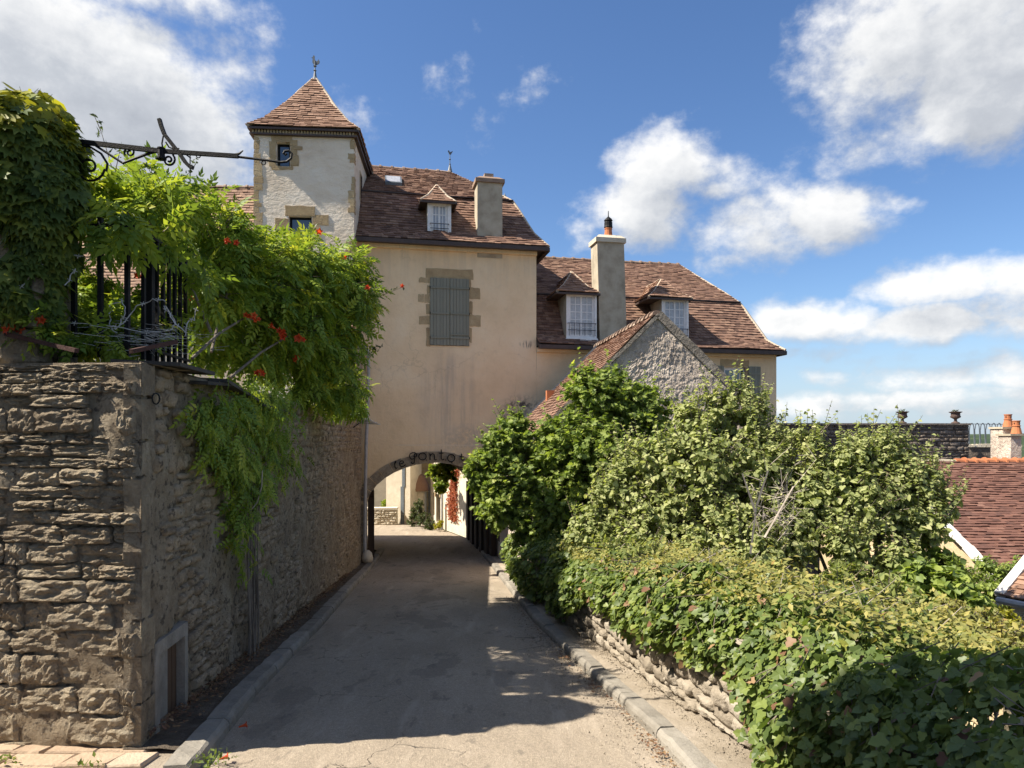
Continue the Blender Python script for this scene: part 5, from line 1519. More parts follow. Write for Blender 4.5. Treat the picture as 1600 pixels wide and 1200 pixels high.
def garden_wall():
    g = thing("garden_wall", "tall old rubble stone garden wall with big squared end stones on the left of the road", "wall", (-2.63, 5.0, zr(5)))
    def zl(s): return zr(5.0 + s) + .06
    # core with a lumpy mortar face
    L = 14.1
    hatch = (GW.S(240) , GW.S(284), zr(5.5) + .02, GW.q(284, 992)[1])
    hatch = (.30, .84, zr(5.5) - .1, GW.q(284, 992)[1])
    mb = MB(); nx, nz = 190, 40; vs, fs = [], []
    def disp(p): return mnoise.noise(p * 1.3) * .035 + mnoise.noise(p * 4.5) * .026 + mnoise.noise(p * 11) * .018
    for j in range(nz + 1):
        for i in range(nx + 1):
            s = L * (i / nx) ** 1.25
            z0 = zr(5 + s) - .2; z = z0 + (WTOP - z0) * j / nz
            p = GW.w(s, 0, z); d = disp(p)
            if i == 0: d = .03
            vs.append(GW.w(s, .012 - d, z))
    for j in range(nz):
        for i in range(nx):
            s = L * ((i + .5) / nx) ** 1.25; z0 = zr(5 + s) - .2; z = z0 + (WTOP - z0) * (j + .5) / nz
            if hatch[0] < s < hatch[1] and z < hatch[3] - .02: continue
            a = j * (nx + 1) + i; fs.append((a, a + 1, a + nx + 2, a + nx + 1))
    mb.add(vs, fs)
    nx, nz = 60, 44; vs, fs = [], []
    for j in range(nz + 1):
        for i in range(nx + 1):
            s = 3.0 * i / nx; z0 = zr(5) - .3; z = z0 + (WTOP - z0) * j / nz
            p = GF.w(s, 0, z); d = disp(p) * 1.1 + max(0, mnoise.noise(p * 1.6 + Vector((5, 0, 0)))) * .09 if i < nx else 0
            vs.append(GF.w(s, .022 - d, z))
    for j in range(nz):
        for i in range(nx):
            a = j * (nx + 1) + i; fs.append((a, a + 1, a + nx + 2, a + nx + 1))
    mb.add(vs, fs)
    # top and back
    mb.quad(GW.w(.1, 0, WTOP), GW.w(L, 0, WTOP), GW.w(L, .55, WTOP), GW.w(.4, .55, WTOP)); mb.quad(GW.w(L, .55, -2), GW.w(.4, .55, -2), GW.w(.4, .55, WTOP), GW.w(L, .55, WTOP))
    mb.quad(GW.w(L, 0, -2), GW.w(L, .55, -2), GW.w(L, .55, WTOP), GW.w(L, 0, WTOP))
    mb.quad(GF.w(0, .04, WTOP), GF.w(3, .04, WTOP), GF.w(3, .7, WTOP), GF.w(0, .7, WTOP))
    mb.build("wall", MAT["mortar"], g, smooth=True)
    # end face: coursed squared stones, larger towards the corner
    def skip(s, z): return False
    lay_stones(g, GF, 0, 2.99, lambda s: zr(5) - .06, lambda s: WTOP - .01, (.06, .23), (.14, .52), .13, ROCK_BIG, MAT["stone"], 220, proud=(-.012, .042), gap=.010, stagger=.5, zjit=.010)
    # lane face
    def skip2(s, z):
        if hatch[0] - .1 < s < hatch[1] + .08 and z < hatch[3] + .13: return True
        q = mnoise.noise(Vector((s * .9, z * 1.2, 3))) + .25 * mnoise.noise(Vector((s * 4, z * 4, 8)))
        return q > (.02 if z < 1.5 else .40)
    lay_stones(g, GW, .30, L, zl, lambda s: WTOP - .02, (.05, .13), (.09, .30), .12, ROCK_MED, MAT["rubble"], 300, proud=(-.004, .030), gap=.008, skip=skip2, zjit=.022)
    # plastered corner stones
    z = zr(5) - .05; k = 0
    while z < WTOP - .02:
        h = min(rng.uniform(.24, .42), WTOP - z); w = rng.choice([.16, .24])
        mb = MB(); rough_block(mb, GW, .004, w, z + .008, z + h - .008, -.022, .1, .014, rng.random()); mb.build("corner_stone", MAT["stone"], g); z += h
    # hatch: pale stone frame, little plank door set back, cement slab beside it
    f = MB(); a, b, c, d = hatch
    c0 = zr(5.55) + .06
    f.box(a - .08, b + .06, -.03, .2, d - .005, d + .10, fr=GW); f.box(b - .003, b + .065, -.028, .2, c0 - .1, d - .006, fr=GW); f.box(a - .07, a + .02, -.028, .2, c0 - .1, d - .006, fr=GW)
    hf = f.build("hatch_frame", MAT["hatch_stone"], g)
    f = MB(); f.box(a + .021, a + .27, .012, .2, c0 - .1, d - .006, fr=GW); f.build("blocking_slab", MAT["hatch_stone"], hf)
    for k in range(2):
        f = MB(); f.box(a + .305 + .115 * k, a + .41 + .115 * k, .036, .06, c0 - .1, d - .007, fr=GW, rnd=rng.random()); f.build("plank", MAT["hatch_wood"], hf)
    f = MB(); f.box(a + .301, b - .004, .061, .2, c0 - .1, d - .006, fr=GW); f.build("hatch_back", MAT["dark_wood"], hf)
    # iron ring in the wall
    f = MB(); c = GW.w(.18, -.05, 2.08); f.tube([c + Vector((math.cos(t) * .012, math.cos(t) * .03 , math.sin(t) * .04)) for t in np.linspace(0, 2 * math.pi, 13)[:-1]], .006, 5, closed=True); f.build("iron_ring", MAT["iron"], g)


garden_wall()


def wall_top():
    # slate slabs laid along the top, one rusted iron bar
    for (lbl, s0, s1, z, tilt, mt, nm) in (
        ("long dark slate slab jutting from the top of the garden wall above the corner", .35, 1.25, WTOP + .01, .01, "slab", "slab"),
        ("second dark slate slab on the garden wall, tucked under the netting", 1.0, 1.9, WTOP - .06, .05, "slab", "slab"),
        ("sloping dark slate slab on the garden wall under the vine", 1.55, 3.0, WTOP - .09, -.14, "slab", "slab"),
        ("dark slate slab farthest along the garden wall, in the shade of the vine", 2.9, 4.4, WTOP - .20, -.04, "slab", "slab")):
        mb = MB(); a, b = z - tilt / 2, z + tilt / 2
        mb.hexa([GW.w(s0, -.16, a), GW.w(s1, -.14, b), GW.w(s1, .34, b + .02), GW.w(s0, .34, a + .02), GW.w(s0, -.16, a + .03), GW.w(s1, -.14, b + .03), GW.w(s1, .34, b + .05), GW.w(s0, .34, a + .05)])
        o = mb.build(nm, MAT[mt], origin=GW.w(s0, 0, a)); tag(o, lbl, "slab", "slate slabs along the wall top")
    mb = MB(); mb.bar(pix(205, 549, 5.0), pix(275, 534, 5.45), .035, .03); o = mb.build("iron_bar", MAT["rust"], origin=pix(205, 549, 5.0)); tag(o, "rust red iron bar lying on the corner of the garden wall", "bar")
    mb = MB(); mb.bar(pix(10, 522, 5.25), pix(120, 548, 5.1), .04, .03); o = mb.build("iron_bar", MAT["rust"], origin=pix(10, 522, 5.25)); tag(o, "dark iron bar lying along the top of the wall end", "bar")
    # loops of barbed dry wire and a crumpled net
    t = thing("wire", "loose weathered loops of barbed wire on top of the garden wall", "wire", (-3.2, 5.4, WTOP))
    W_ = [[(-10, 382), (40, 372), (42, 385), (62, 412), (40, 440), (22, 470), (5, 500), (-5, 520)], [(62, 412), (95, 398), (130, 400)], [(-5, 430), (15, 415), (40, 402)], [(-5, 480), (20, 475), (60, 464), (85, 462), (70, 480), (72, 500)], [(62, 412), (80, 434), (104, 446), (75, 440), (66, 452), (70, 478)],
          [(104, 446), (110, 430), (118, 420)], [(180, 520), (172, 505), (172, 478), (190, 470), (194, 490), (186, 510)], [(260, 480), (275, 505), (268, 515), (230, 520), (190, 512), (150, 506), (80, 505), (10, 505)], [(258, 470), (240, 468), (215, 478), (195, 500), (180, 515)], [(290, 525), (294, 500), (304, 500), (306, 484)], [(290, 520), (270, 500), (256, 478)]]
    for w in W_:
        mb = MB(); Y = rng.uniform(5.15, 5.5)
        P = [pix(x, y, Y + .05 * math.sin(i)) for i, (x, y) in enumerate(w)]
        Q = []
        for i in range(len(P) - 1):
            for k in range(4): Q.append(P[i].lerp(P[i + 1], k / 4) + Vector((rng.gauss(0, .004), rng.gauss(0, .01), rng.gauss(0, .004))))
        Q.append(P[-1]); mb.tube(Q, .004, 5)
        for q in Q[2::5]: mb.bar(q + Vector((-.018, 0, .010)), q + Vector((.018, 0, -.008)), .004); mb.bar(q + Vector((-.006, 0, -.018)), q + Vector((.006, 0, .018)), .004)
        mb.build("strand", MAT["wire"], t)
    A_, B_ = [], []
    for i in range(300):
        c = pix(rng.gauss(235, 48), rng.gauss(528, 11), rng.uniform(5.3, 6.4)); d = Vector((rng.gauss(0, .07), rng.gauss(0, .09), rng.gauss(0, .016)))
        A_.append(c); B_.append(c + d)
    sticks("netting", MAT["wire"], t, A_, B_, .0016, .0012, kind="stuff")


wall_top()


def gate_pier():
    g = thing("gate_pier", "dark stone pier smothered in creeper above the left end of the wall", "pier", (-3.95, 5.75, WTOP))
    P = Fr(-4.5, 5.33, R(-4))
    mb = MB(); mb.box(0, .98, .05, .45, 1.9, 4.15, fr=P); mb.build("pier_core", MAT["mortar"], g)
    lay_stones(g, P, 0, 1.0, lambda s: WTOP, lambda s: 4.1, (.16, .28), (.25, .5), .14, ROCK_BIG, MAT["stone"], 60)


gate_pier()


def spiral(c, r0, r1, a0, turns, n=22):
    return [(c[0] + (r0 + (r1 - r0) * i / n) * math.cos(a0 + turns * 2 * math.pi * i / n), c[1] + (r0 + (r1 - r0) * i / n) * math.sin(a0 + turns * 2 * math.pi * i / n)) for i in range(n + 1)]


def ironwork():
    Y = 5.45
    def p(x, y, d=0.0): return pix(x, y, Y + d)
    t = thing("sign_bracket", "black wrought iron sign bracket with scrolls reaching out from the creeper covered pier", "bracket", p(100, 222))
    def part(name, strokes, r, n=6):
        mb = MB()
        for st in strokes: mb.tube([p(*q) for q in st], r, n)
        return mb.build(name, MAT["iron"], t)
    mb = MB(); mb.bar(p(60, 214), p(250, 236), .026, .034); mb.bar(p(250, 236), p(372, 244), .024, .030); mb.build("arm", MAT["iron"], t)
    part("arm_tip", [[(355, 243), (366, 242.5), (374, 240), (380, 235)]], [.012, .012, .009, .004])
    part("scroll_arm", [[(330, 240.5), (380, 246), (425, 251.5), (438, 253.5), (448, 252.5), (455, 247), (456, 240), (451, 235.5), (445, 236), (443, 239.5), (446, 242), (448, 240)]], .0095)
    mb = MB()
    Pf = [p(249, 186), p(252, 197), p(257, 210), p(264, 219), p(279, 238), p(290, 254), p(296, 260), p(302, 262)]
    for a, b in zip(Pf[:-1], Pf[1:]): mb.bar(a, b, .030, .026)
    mb.build("fork", MAT["iron"], t)
    mb = MB(); c = p(252, 249); mb.lathe([(.038, 0), (.038, .008), (.027, .012), (.026, .075), (.03, .078), (.03, .088)], c, 12); mb.build("socket", MAT["iron"], t)
    part("scroll", [[(100, 222), (112, 228), (140, 229), (158, 240), (168, 256), (166, 268)] + spiral((140, 262), 24, 3, .1, 1.35)], .009)
    part("scroll", [[(150, 228), (175, 244), (192, 255), (210, 248), (232, 240), (250, 235)]], .010)
    part("scroll", [spiral((203, 238), 9, 2, 2.6, 1.4)], .007)
    part("scroll", [[(262, 237), (272, 241)] + spiral((264, 250), 10, 2, -.9, 1.5)], .008)
    part("scroll", [[(255, 236), (253, 224), (255, 213), (258, 210)], [(259, 222), (264, 230), (272, 233), (280, 232)], [(278, 238), (290, 241), (298, 247)]], .006)
    for x, y in ((310, 243.5), (412, 254.5)): part("ring", [spiral((x, y), 3.2, 3.2, 0, 1.0, 10)], .004, 5)
    # railing: a short run towards us, then along the wall
    g = thing("railing", "black iron railing of upright bars on the garden wall beneath the vine", "railing", (-3.0, 5.55, WTOP))
    z0, z1 = WTOP + .1, EYE + 1.74
    xs = [116, 157, 199]
    for x in xs:
        q = pix(x, 400, 5.6); mb = MB(); mb.box(q.x - .017, q.x + .017, 5.583, 5.617, z0, z1); mb.build("bar", MAT["iron"], g)
    for k in range(8):
        Y2 = 5.78 + .135 * k; x = -2.98 - (Y2 - 5.6) * .1
        w = .026 if k == 1 else .014
        mb = MB(); mb.box(x - w, x + w, Y2 - w, Y2 + w, z0, z1 - .05); mb.build("bar", MAT["iron"], g)
    for z in (z0 + .10, z1 - .06):
        mb = MB(); mb.bar((pix(60, 400, 5.6).x, 5.6, z), (-2.98, 5.6, z), .03, .02); mb.bar((-2.98, 5.6, z), (-3.09, 6.8, z), .03, .02); mb.build("rail", MAT["iron"], g)


ironwork()


# ------------------------------------------------------------------ climbers on the left
def creeper():
    g = thing("climbing_plant", "big leaved green creeper heaped over the pier at the left edge", "creeper", (-4.2, 5.6, WTOP))
    C, Rr = blobs_from([(35, 225, 5.35, 68), (70, 300, 5.4, 56), (10, 290, 5.25, 52), (70, 385, 5.45, 44), (75, 235, 5.4, 42), (-30, 440, 5.2, 40), (-30, 250, 5.3, 70), (92, 400, 5.5, 24), (60, 195, 5.4, 40), (90, 290, 5.5, 34), (92, 240, 5.45, 28), (70, 440, 5.45, 26), (66, 478, 5.4, 24), (22, 468, 5.25, 26), (40, 415, 5.3, 22), (55, 340, 5.3, 40)], 1.0)
    n = 8200
    b = nr.choice(len(C), n, p=Rr[:, 0] ** 2 / (Rr[:, 0] ** 2).sum())
    d = nr.normal(size=(n, 3)); d[:, 1] -= .5; d[:, 2] += .25; d /= np.linalg.norm(d, axis=1, keepdims=True)
    P = C[b] + d * Rr[b] * nr.uniform(.82, 1.1, (n, 1))
    D = np.array([0, 0, -1.0]) + d * .35 + nr.normal(scale=.28, size=(n, 3)); Nn = d + np.array([0, -.1, .25]) + nr.normal(scale=.28, size=(n, 3))
    leaf_mesh("foliage", MAT["creeper_leaf"], g, P, D, Nn, nr.uniform(.07, .15, n), *LOBED)
    q = (P[:, 2] > EYE + 2.05) & (d[:, 2] > .1) & (nr.random(n) < .45)  # extra yellow leaves paint the sunlight on top of the heap
    leaf_mesh("sunlit_leaves", MAT["yellow_leaf"], g, P[q] + d[q] * .03, D[q], Nn[q], nr.uniform(.07, .13, int(q.sum())), *LOBED)
    tops = P[P[:, 2] > np.quantile(P[:, 2], .985)][:14]
    sticks("tendril", MAT["bark"], g, tops, tops + nr.normal(scale=.03, size=tops.shape) + np.array([.03, 0, .05]), .003, .0015)


creeper()


def flower(parent, c, d, s=1.0):
    """one trumpet flower: tube and five-lobed mouth"""
    c = Vector(c); d = Vector(d).normalized(); x = d.orthogonal().normalized(); y = d.cross(x)
    vs, fs = [], []
    for k, (r, l) in enumerate(((.006, 0), (.010, .035), (.016, .06))):
        vs += [c + d * l * s + (x * math.cos(t) + y * math.sin(t)) * r * s for t in np.linspace(0, 2 * math.pi, 11)[:-1]]
    vs += [c + d * (.068 if i % 2 == 0 else .064) * s + (x * math.cos(i * math.pi / 5) + y * math.sin(i * math.pi / 5)) * (.042 if i % 2 == 0 else .022) * s for i in range(10)]
    for k in range(3): fs += [(k * 10 + j, k * 10 + (j + 1) % 10, k * 10 + 10 + (j + 1) % 10, k * 10 + 10 + j) for j in range(10)]
    mb = MB(); mb.add(vs, fs, rng.random()); return mb.build("flower", MAT["petal"], parent)


def trumpet_vine():
    g = thing("climbing_plant", "sprawling feathery trumpet vine with orange flowers spilling over the left garden wall", "vine", GW.w(3.0, .2, WTOP))
    C, Rr = blobs_from([(205, 315, 7.2, 62), (165, 290, 7.0, 34), (258, 322, 7.8, 60), (150, 340, 6.5, 34), (225, 330, 6.3, 48), (190, 335, 6.2, 24), (318, 440, 6.9, 38), (140, 300, 6.2, 34), (150, 338, 5.5, 24), (205, 345, 5.5, 26), (245, 365, 5.9, 30), (290, 395, 6.5, 26), (330, 395, 8.6, 82), (325, 455, 8.2, 58), (400, 430, 9.4, 82), (470, 425, 10.2, 70), (515, 452, 11.2, 66), (540, 490, 11.6, 50), (500, 540, 11, 70), (435, 510, 10, 85), (370, 500, 9.2, 80),
                        (325, 520, 8.6, 45), (520, 595, 11.6, 48), (545, 615, 12.2, 34), (465, 585, 10.8, 52), (250, 300, 8.0, 40), (415, 405, 10, 40), (480, 408, 10.6, 36), (545, 420, 11.6, 36), (560, 455, 11.8, 32), (340, 355, 8.8, 48)])
    P, O, T, a0, a1 = shoots(C, Rr, 1150, 7, r0=.45, r1=1.12, up=.05, sway=.4)
    D_, N_ = leaf_dirs(O, T, .55, side=.75, along=.7, nup=.8, nout=.55, jit=.3)
    leaf_mesh("foliage", MAT["vine_leaf"], g, P, D_, N_, nr.uniform(.17, .30, len(P)), *PINN)
    sticks("stem", MAT["bark"], g, a0, a1, .006, .003)
    C2, R2 = blobs_from([(120, 495, 6.2, 55), (60, 505, 6.1, 45), (190, 500, 6.3, 48), (95, 520, 5.9, 45), (150, 470, 6.5, 40), (240, 490, 6.6, 40), (170, 520, 6.0, 42), (25, 500, 6.0, 42), (225, 515, 6.2, 35), (55, 512, 5.35, 26), (110, 522, 5.4, 24), (160, 528, 5.45, 22), (130, 450, 6.4, 30)], .8)
    P, O, T, b0, b1 = shoots(C2, R2, 420, 6, r0=.3, up=.3, sway=.4)
    D_, N_ = leaf_dirs(O, T, .4, nup=.9)
    leaf_mesh("foliage", MAT["vine_leaf"], g, P, D_, N_, nr.uniform(.12, .21, len(P)), *PINN)
    # main stems
    mb = MB()
    for x0, y0, Y0, x1, y1, Y1 in ((255, 540, 6.2, 330, 430, 8.4), (300, 560, 7.0, 420, 500, 9.6), (360, 590, 8.0, 500, 520, 11), (330, 520, 7.2, 215, 330, 7.2), (330, 550, 7.6, 400, 420, 9.4), (260, 530, 6.4, 200, 375, 6.2)):
        a, b = pix(x0, y0, Y0), pix(x1, y1, Y1); m = a.lerp(b, .5) + Vector((rng.uniform(-.1, .1), 0, .2))
        mb.tube([a, a.lerp(m, .5) + Vector((0, 0, .04)), m, m.lerp(b, .5), b], [.016, .014, .012, .009, .005], 6)
    mb.build("vine_stem", MAT["bark"], g)
    # bare flowering twigs that reach above and beyond the mass
    tw = [(175, 262, 6.9, 158, 205, 6.9), (158, 205, 6.9, 148, 182, 6.9), (275, 290, 7.8, 300, 265, 7.8), (300, 265, 7.8, 308, 252, 7.8), (240, 285, 7.6, 235, 258, 7.6), (595, 462, 11.4, 628, 449, 11.3), (568, 540, 11.8, 590, 545, 11.8), (575, 510, 11.8, 598, 505, 11.8), (470, 372, 10.2, 492, 352, 10.1), (180, 270, 7, 190, 225, 7), (575, 560, 11.8, 598, 540, 11.8)]
    A_ = [pix(a, b, c) for a, b, c, *_ in tw]; B_ = [pix(*q[3:]) for q in tw]
    sticks("twig", MAT["bark"], g, A_, B_, .006, .003)
    Pb, Db = [], []
    for q in tw:
        for i in range(9): Pb.append(pix(*q[:3]).lerp(pix(*q[3:]), rng.uniform(.4, 1.05)) + Vector((rng.gauss(0, .02), rng.gauss(0, .02), rng.gauss(0, .02)))); Db.append((rng.gauss(0, .7), rng.gauss(0, .7), rng.gauss(.2, .5)))
    leaf_mesh("bud", MAT["bush_leaf"], g, Pb, Db, nr.normal(size=(len(Pb), 3)), nr.uniform(.04, .08, len(Pb)), *OVAL)
    F_ = [(365, 380, 7.6), (72, 503, 5.3), (92, 460, 5.5), (88, 458, 5.5), (396, 497, 8.2), (403, 499, 8.2), (388, 495, 8.2), (430, 514, 8.8), (446, 524, 9), (440, 522, 9), (466, 527, 9.2), (470, 530, 9.2), (404, 585, 8.8), (408, 582, 8.8), (466, 562, 9.6), (570, 450, 11), (578, 451, 11), (627, 448, 11.25), (224, 436, 6.6), (296, 472, 7.3), (300, 707, 6.25), (502, 363, 10), (540, 402, 11), (20, 515, 5.25), (40, 520, 5.3), (361, 378, 7.6)]
    for x, y, Y in F_:
        for k in range(2 if Y < 10 else 1):
            flower(g, pix(x + rng.uniform(-2, 2), y + rng.uniform(-2, 2), Y), (rng.uniform(-.6, .9), -1, rng.uniform(-.4, .5)), rng.uniform(.8, 1.15) * (1.0 if Y < 9 else 1.25))

    # the part that hangs flat against the wall
    h = thing("climbing_plant", "dark trailing vine hanging down the shaded face of the garden wall", "vine", GW.w(2.6, -.05, zr(7.6)))
    P, D_, N_ = [], [], []
    out = -GW.nrm
    for px, py, rx, ry, n in ((345, 632, 26, 34, 130), (400, 640, 34, 44, 250), (425, 680, 34, 52, 260), (360, 705, 26, 48, 170), (395, 745, 32, 46, 210), (378, 800, 20, 34, 70), (325, 690, 12, 40, 40), (448, 720, 20, 36, 60), (368, 845, 9, 24, 22), (440, 625, 36, 24, 110), (385, 872, 8, 22, 14), (310, 650, 10, 26, 24)):
        for i in range(n):
            x, y = px + rng.gauss(0, rx * .5), py + rng.gauss(0, ry * .5)
            s, z = GW.q(x, y, -.12)
            P.append(GW.w(s, -.04 - abs(rng.gauss(0, .10)), z)); D_.append((rng.gauss(.25, .6), rng.gauss(0, .8), -.8)); N_.append(out + Vector((rng.gauss(0, .35), rng.gauss(0, .35), .35 + rng.gauss(0, .3))))
    leaf_mesh("foliage", MAT["hanging_vine_leaf"], h, P, D_, N_, nr.uniform(.10, .21, len(P)), *PINN)
    mb = MB()
    for k in range(9):
        s = GW.S(382 + rng.uniform(-7, 7)); pts = []
        z = zr(5 + s) + .05; zt = 1.6
        for i in range(12):
            f = i / 11; pts.append(GW.w(s + .05 * math.sin(f * 7 + k) + .15 * f * math.sin(k * 2.1), -.05 - .02 * math.sin(k) - .02, z + (zt - z) * f))
        mb.tube(pts, [.012 * (1 - .5 * i / 11) for i in range(12)], 5)
    mb.build("hanging_stem", MAT["bark"], h)
    mb = MB(); mb.tube([pix(410, 735, 7.3), pix(409, 760, 7.3), pix(402, 785, 7.3), pix(394, 795, 7.3)], .007, 5); mb.build("bare_stem", MAT["dry_stem"], h)


trumpet_vine()


# ------------------------------------------------------------------ low parapet on the right, stone by stone
def parapet():
    def seg(a, b):
        ang = math.atan2(b[1] - a[1], b[0] - a[0]); return Fr(a[0], a[1], ang), math.hypot(b[0] - a[0], b[1] - a[1])
    g = thing("parapet", "low sunlit rubble stone wall half covered by ivy along the right pavement", "wall", (1.34, 6.28, zr(6.28)))
    pts = [(.17, 14), (.80, 9.5), (1.04, 8.19), (1.34, 6.28), (1.64, 4.92), (1.70, 4.51), (1.98, 2.6)]
    core = MB(); lim = [0, 40, 110, 110, 30, 20]
    for i, (a, b) in enumerate(zip(pts[:-1], pts[1:])):
        f, L = seg(a, b)
        zl = lambda s, f=f: zr(f.o[1] + s * f.n) + .06
        hh = (.74, .74, .74, .72, .58, .52)[i]
        p = [f.w(0, .04, zl(0) - .3), f.w(L, .04, zl(L) - .3), f.w(L, .36, zl(L) - .3), f.w(0, .36, zl(0) - .3), f.w(0, .04, zl(0) + hh), f.w(L, .04, zl(L) + hh), f.w(L, .36, zl(L) + hh), f.w(0, .36, zl(0) + hh)]
        core.hexa(p)
        lay_stones(g, f, 0, L, zl, lambda s, zl=zl, hh=hh: zl(s) + hh + .02, (.07, .15), (.12, .32), .16, ROCK_MED, MAT["parapet"], lim[i], proud=(-.01, .035), gap=.008, zjit=.014)
    core.build("wall_core", MAT["parapet"], g)


parapet()


# ------------------------------------------------------------------ ivy over the parapet
def ivy():
    g = thing("ivy", "dense bank of ivy spilling over the low wall on the right", "ivy", (1.6, 5.5, zr(5.5) + .1))
    sec = [(-.04, 0), (-.15, .22), (-.13, .42), (.02, .60), (.35, .68), (1.0, .60), (1.9, .34), (3.0, -.15)]
    cum = [0]
    for a, b in zip(sec[:-1], sec[1:]): cum.append(cum[-1] + math.hypot(b[0] - a[0], b[1] - a[1]))
    def point(y, u):
        """point and outward direction on the ivy skin"""
        u = min(u, cum[-1] - 1e-4)
        i = max(k for k in range(len(cum) - 1) if cum[k] <= u); f = (u - cum[i]) / (cum[i + 1] - cum[i])
        dx = sec[i][0] + (sec[i + 1][0] - sec[i][0]) * f; dz = sec[i][1] + (sec[i + 1][1] - sec[i][1]) * f
        tx, tz = sec[i + 1][0] - sec[i][0], sec[i + 1][1] - sec[i][1]; l = math.hypot(tx, tz)
        nx, nz = -tz / l, tx / l
        low = np.interp(y, [0, 4.2, 4.75, 5.2, 7.6, 8.6, 9.6, 14.5], [.0, .03, .26, .40, .37, .46, .08, .03])
        hang = .10 * mnoise.noise(Vector((y * 1.9, 2, 0))) + .06 * mnoise.noise(Vector((y * 6, 5, 0)))
        low = max(.0, low + hang)
        tp = .90 - .14 * max(0, min(1, 5.6 - y)); top = zr(y) + .1 + tp
        zz = zr(y) + .1 + low + (tp - low) * min(1, dz / .60) if dx <= .02 else top + (dz - .60)
        x = pw(y) + dx
        b = .22 * mnoise.noise(Vector((x * 1.3, y * 1.3, zz * 1.3))) + .13 * mnoise.noise(Vector((x * 4.3, y * 4.3, zz * 4.3)))
        return Vector((x + nx * b, y + rng.gauss(0, .02), zz + nz * b)), Vector((nx, rng.gauss(0, .15), nz))
    def many(n, ylo, yhi, size):
        P, D_, N_ = [], [], []
        while len(P) < n:
            y = rng.uniform(ylo, yhi); u = rng.uniform(0, cum[-1]) if rng.random() < .72 else rng.uniform(0, cum[4])
            p, o = point(y, u)
            P.append(p - o * abs(rng.gauss(0, .06)) + o * .03); D_.append(Vector((o.x * .5 - .2 + rng.gauss(0, .45), rng.gauss(0, .5), -.75 + rng.gauss(0, .35)))); N_.append(o + Vector((-.15 + rng.gauss(0, .38), rng.gauss(-.1, .38), .35 + rng.gauss(0, .38))))
        return P, D_, N_, size * nr.choice([.55, .75, .95, 1.2, 1.55], n, p=[.2, .28, .27, .17, .08]) * nr.uniform(.9, 1.1, n)
    P, D_, N_, S_ = many(17000, 2.4, 5.6, .055); leaf_mesh("foliage", MAT["ivy_leaf"], g, P, D_, N_, S_, *IVY)
    P, D_, N_, S_ = many(21000, 5.4, 9.5, .06); leaf_mesh("foliage", MAT["ivy_leaf"], g, P, D_, N_, S_, *IVY)
    P, D_, N_, S_ = many(14000, 9.3, 15.2, .075); leaf_mesh("foliage", MAT["ivy_leaf"], g, P, D_, N_, S_, *IVY)
    P, D_, N_, S_ = many(420, 2.6, 8.5, .05); leaf_mesh("dead_leaves", MAT["litter"], g, [Vector(p) + Vector(o).normalized() * .05 for p, o in zip(P, N_)], D_, N_, S_, *IVY)
    # the near leaves that can be picked out one by one
    mes = []
    for k in range(4):
        V, F = IVY
        me = bpy.data.meshes.new("leaf"); me.from_pydata([(x * (1 + .1 * rng.uniform(-1, 1)), y, z + .05 * rng.uniform(-1, 1)) for x, y, z in V], [], F); me.materials.append(MAT["ivy_leaf"]); me.update(); mes.append(me)
    for i in range(300):
        y = rng.uniform(2.9, 4.9); p, o = point(y, rng.uniform(0, cum[4]))
        d = Vector((o.x * .5 - .2 + rng.gauss(0, .4), rng.gauss(0, .4), -.8 + rng.gauss(0, .3))).normalized(); nn = (o + Vector((-.2 + rng.gauss(0, .3), rng.gauss(-.15, .3), .35 + rng.gauss(0, .3))))
        b = d.cross(nn).normalized(); n2 = b.cross(d); s = rng.uniform(.055, .09)
        place_piece("leaf", rng.choice(mes), g, Matrix.Translation(p + o * .06) @ Matrix((b, d, n2)).transposed().to_4x4() @ Matrix.Diagonal((s, s, s, 1)))
    # runners
    A_, B_ = [], []
    for i in range(170):
        y = rng.uniform(2.6, 8.5); p, o = point(y, rng.uniform(0, cum[5])); q, _ = point(y + rng.uniform(-.25, .25), rng.uniform(0, cum[4]))
        d = q - p
        if d.length > .5: d = d.normalized() * .5
        A_.append(p + o * .04); B_.append(p + d + o * .07)
    sticks("runner", MAT["bark"], g, A_, B_, .004, .0025)
    # dry yellowing bramble lying on top of the ivy
    bt = thing("bramble", "yellowing bramble with a few rust red leaves lying over the top of the ivy bank", "bramble", (2.4, 7.0, zr(7) + 1))
    P, D_, N_ = [], [], []
    for i in range(19000):
        y = rng.uniform(4.4, 11.5); u = rng.uniform(cum[3] - .05, cum[-1])
        if mnoise.noise(Vector((y * 1.1, u * 1.4, 4))) + rng.gauss(0, .15) < -.05: continue
        p, o = point(y, u)
        P.append(p + Vector((0, 0, abs(rng.gauss(0, .09)) + .02))); D_.append(Vector((rng.gauss(0, .7), rng.gauss(0, .7), rng.gauss(-.1, .4)))); N_.append(Vector((rng.gauss(-.2, .4), rng.gauss(-.2, .4), 1)))
    leaf_mesh("foliage", MAT["bramble_leaf"], bt, P, D_, N_, nr.uniform(.035, .075, len(P)), *OVAL)
    A_, B_ = [], []
    for i in range(260):
        y = rng.uniform(4.6, 10); p, o = point(y, rng.uniform(cum[4], cum[-1])); d = Vector((rng.gauss(0, .2), rng.gauss(0, .2), rng.uniform(0, .22))); A_.append(p); B_.append(p + d)
    sticks("stem", MAT["dry_stem"], bt, A_, B_, .0035, .002)


ivy()


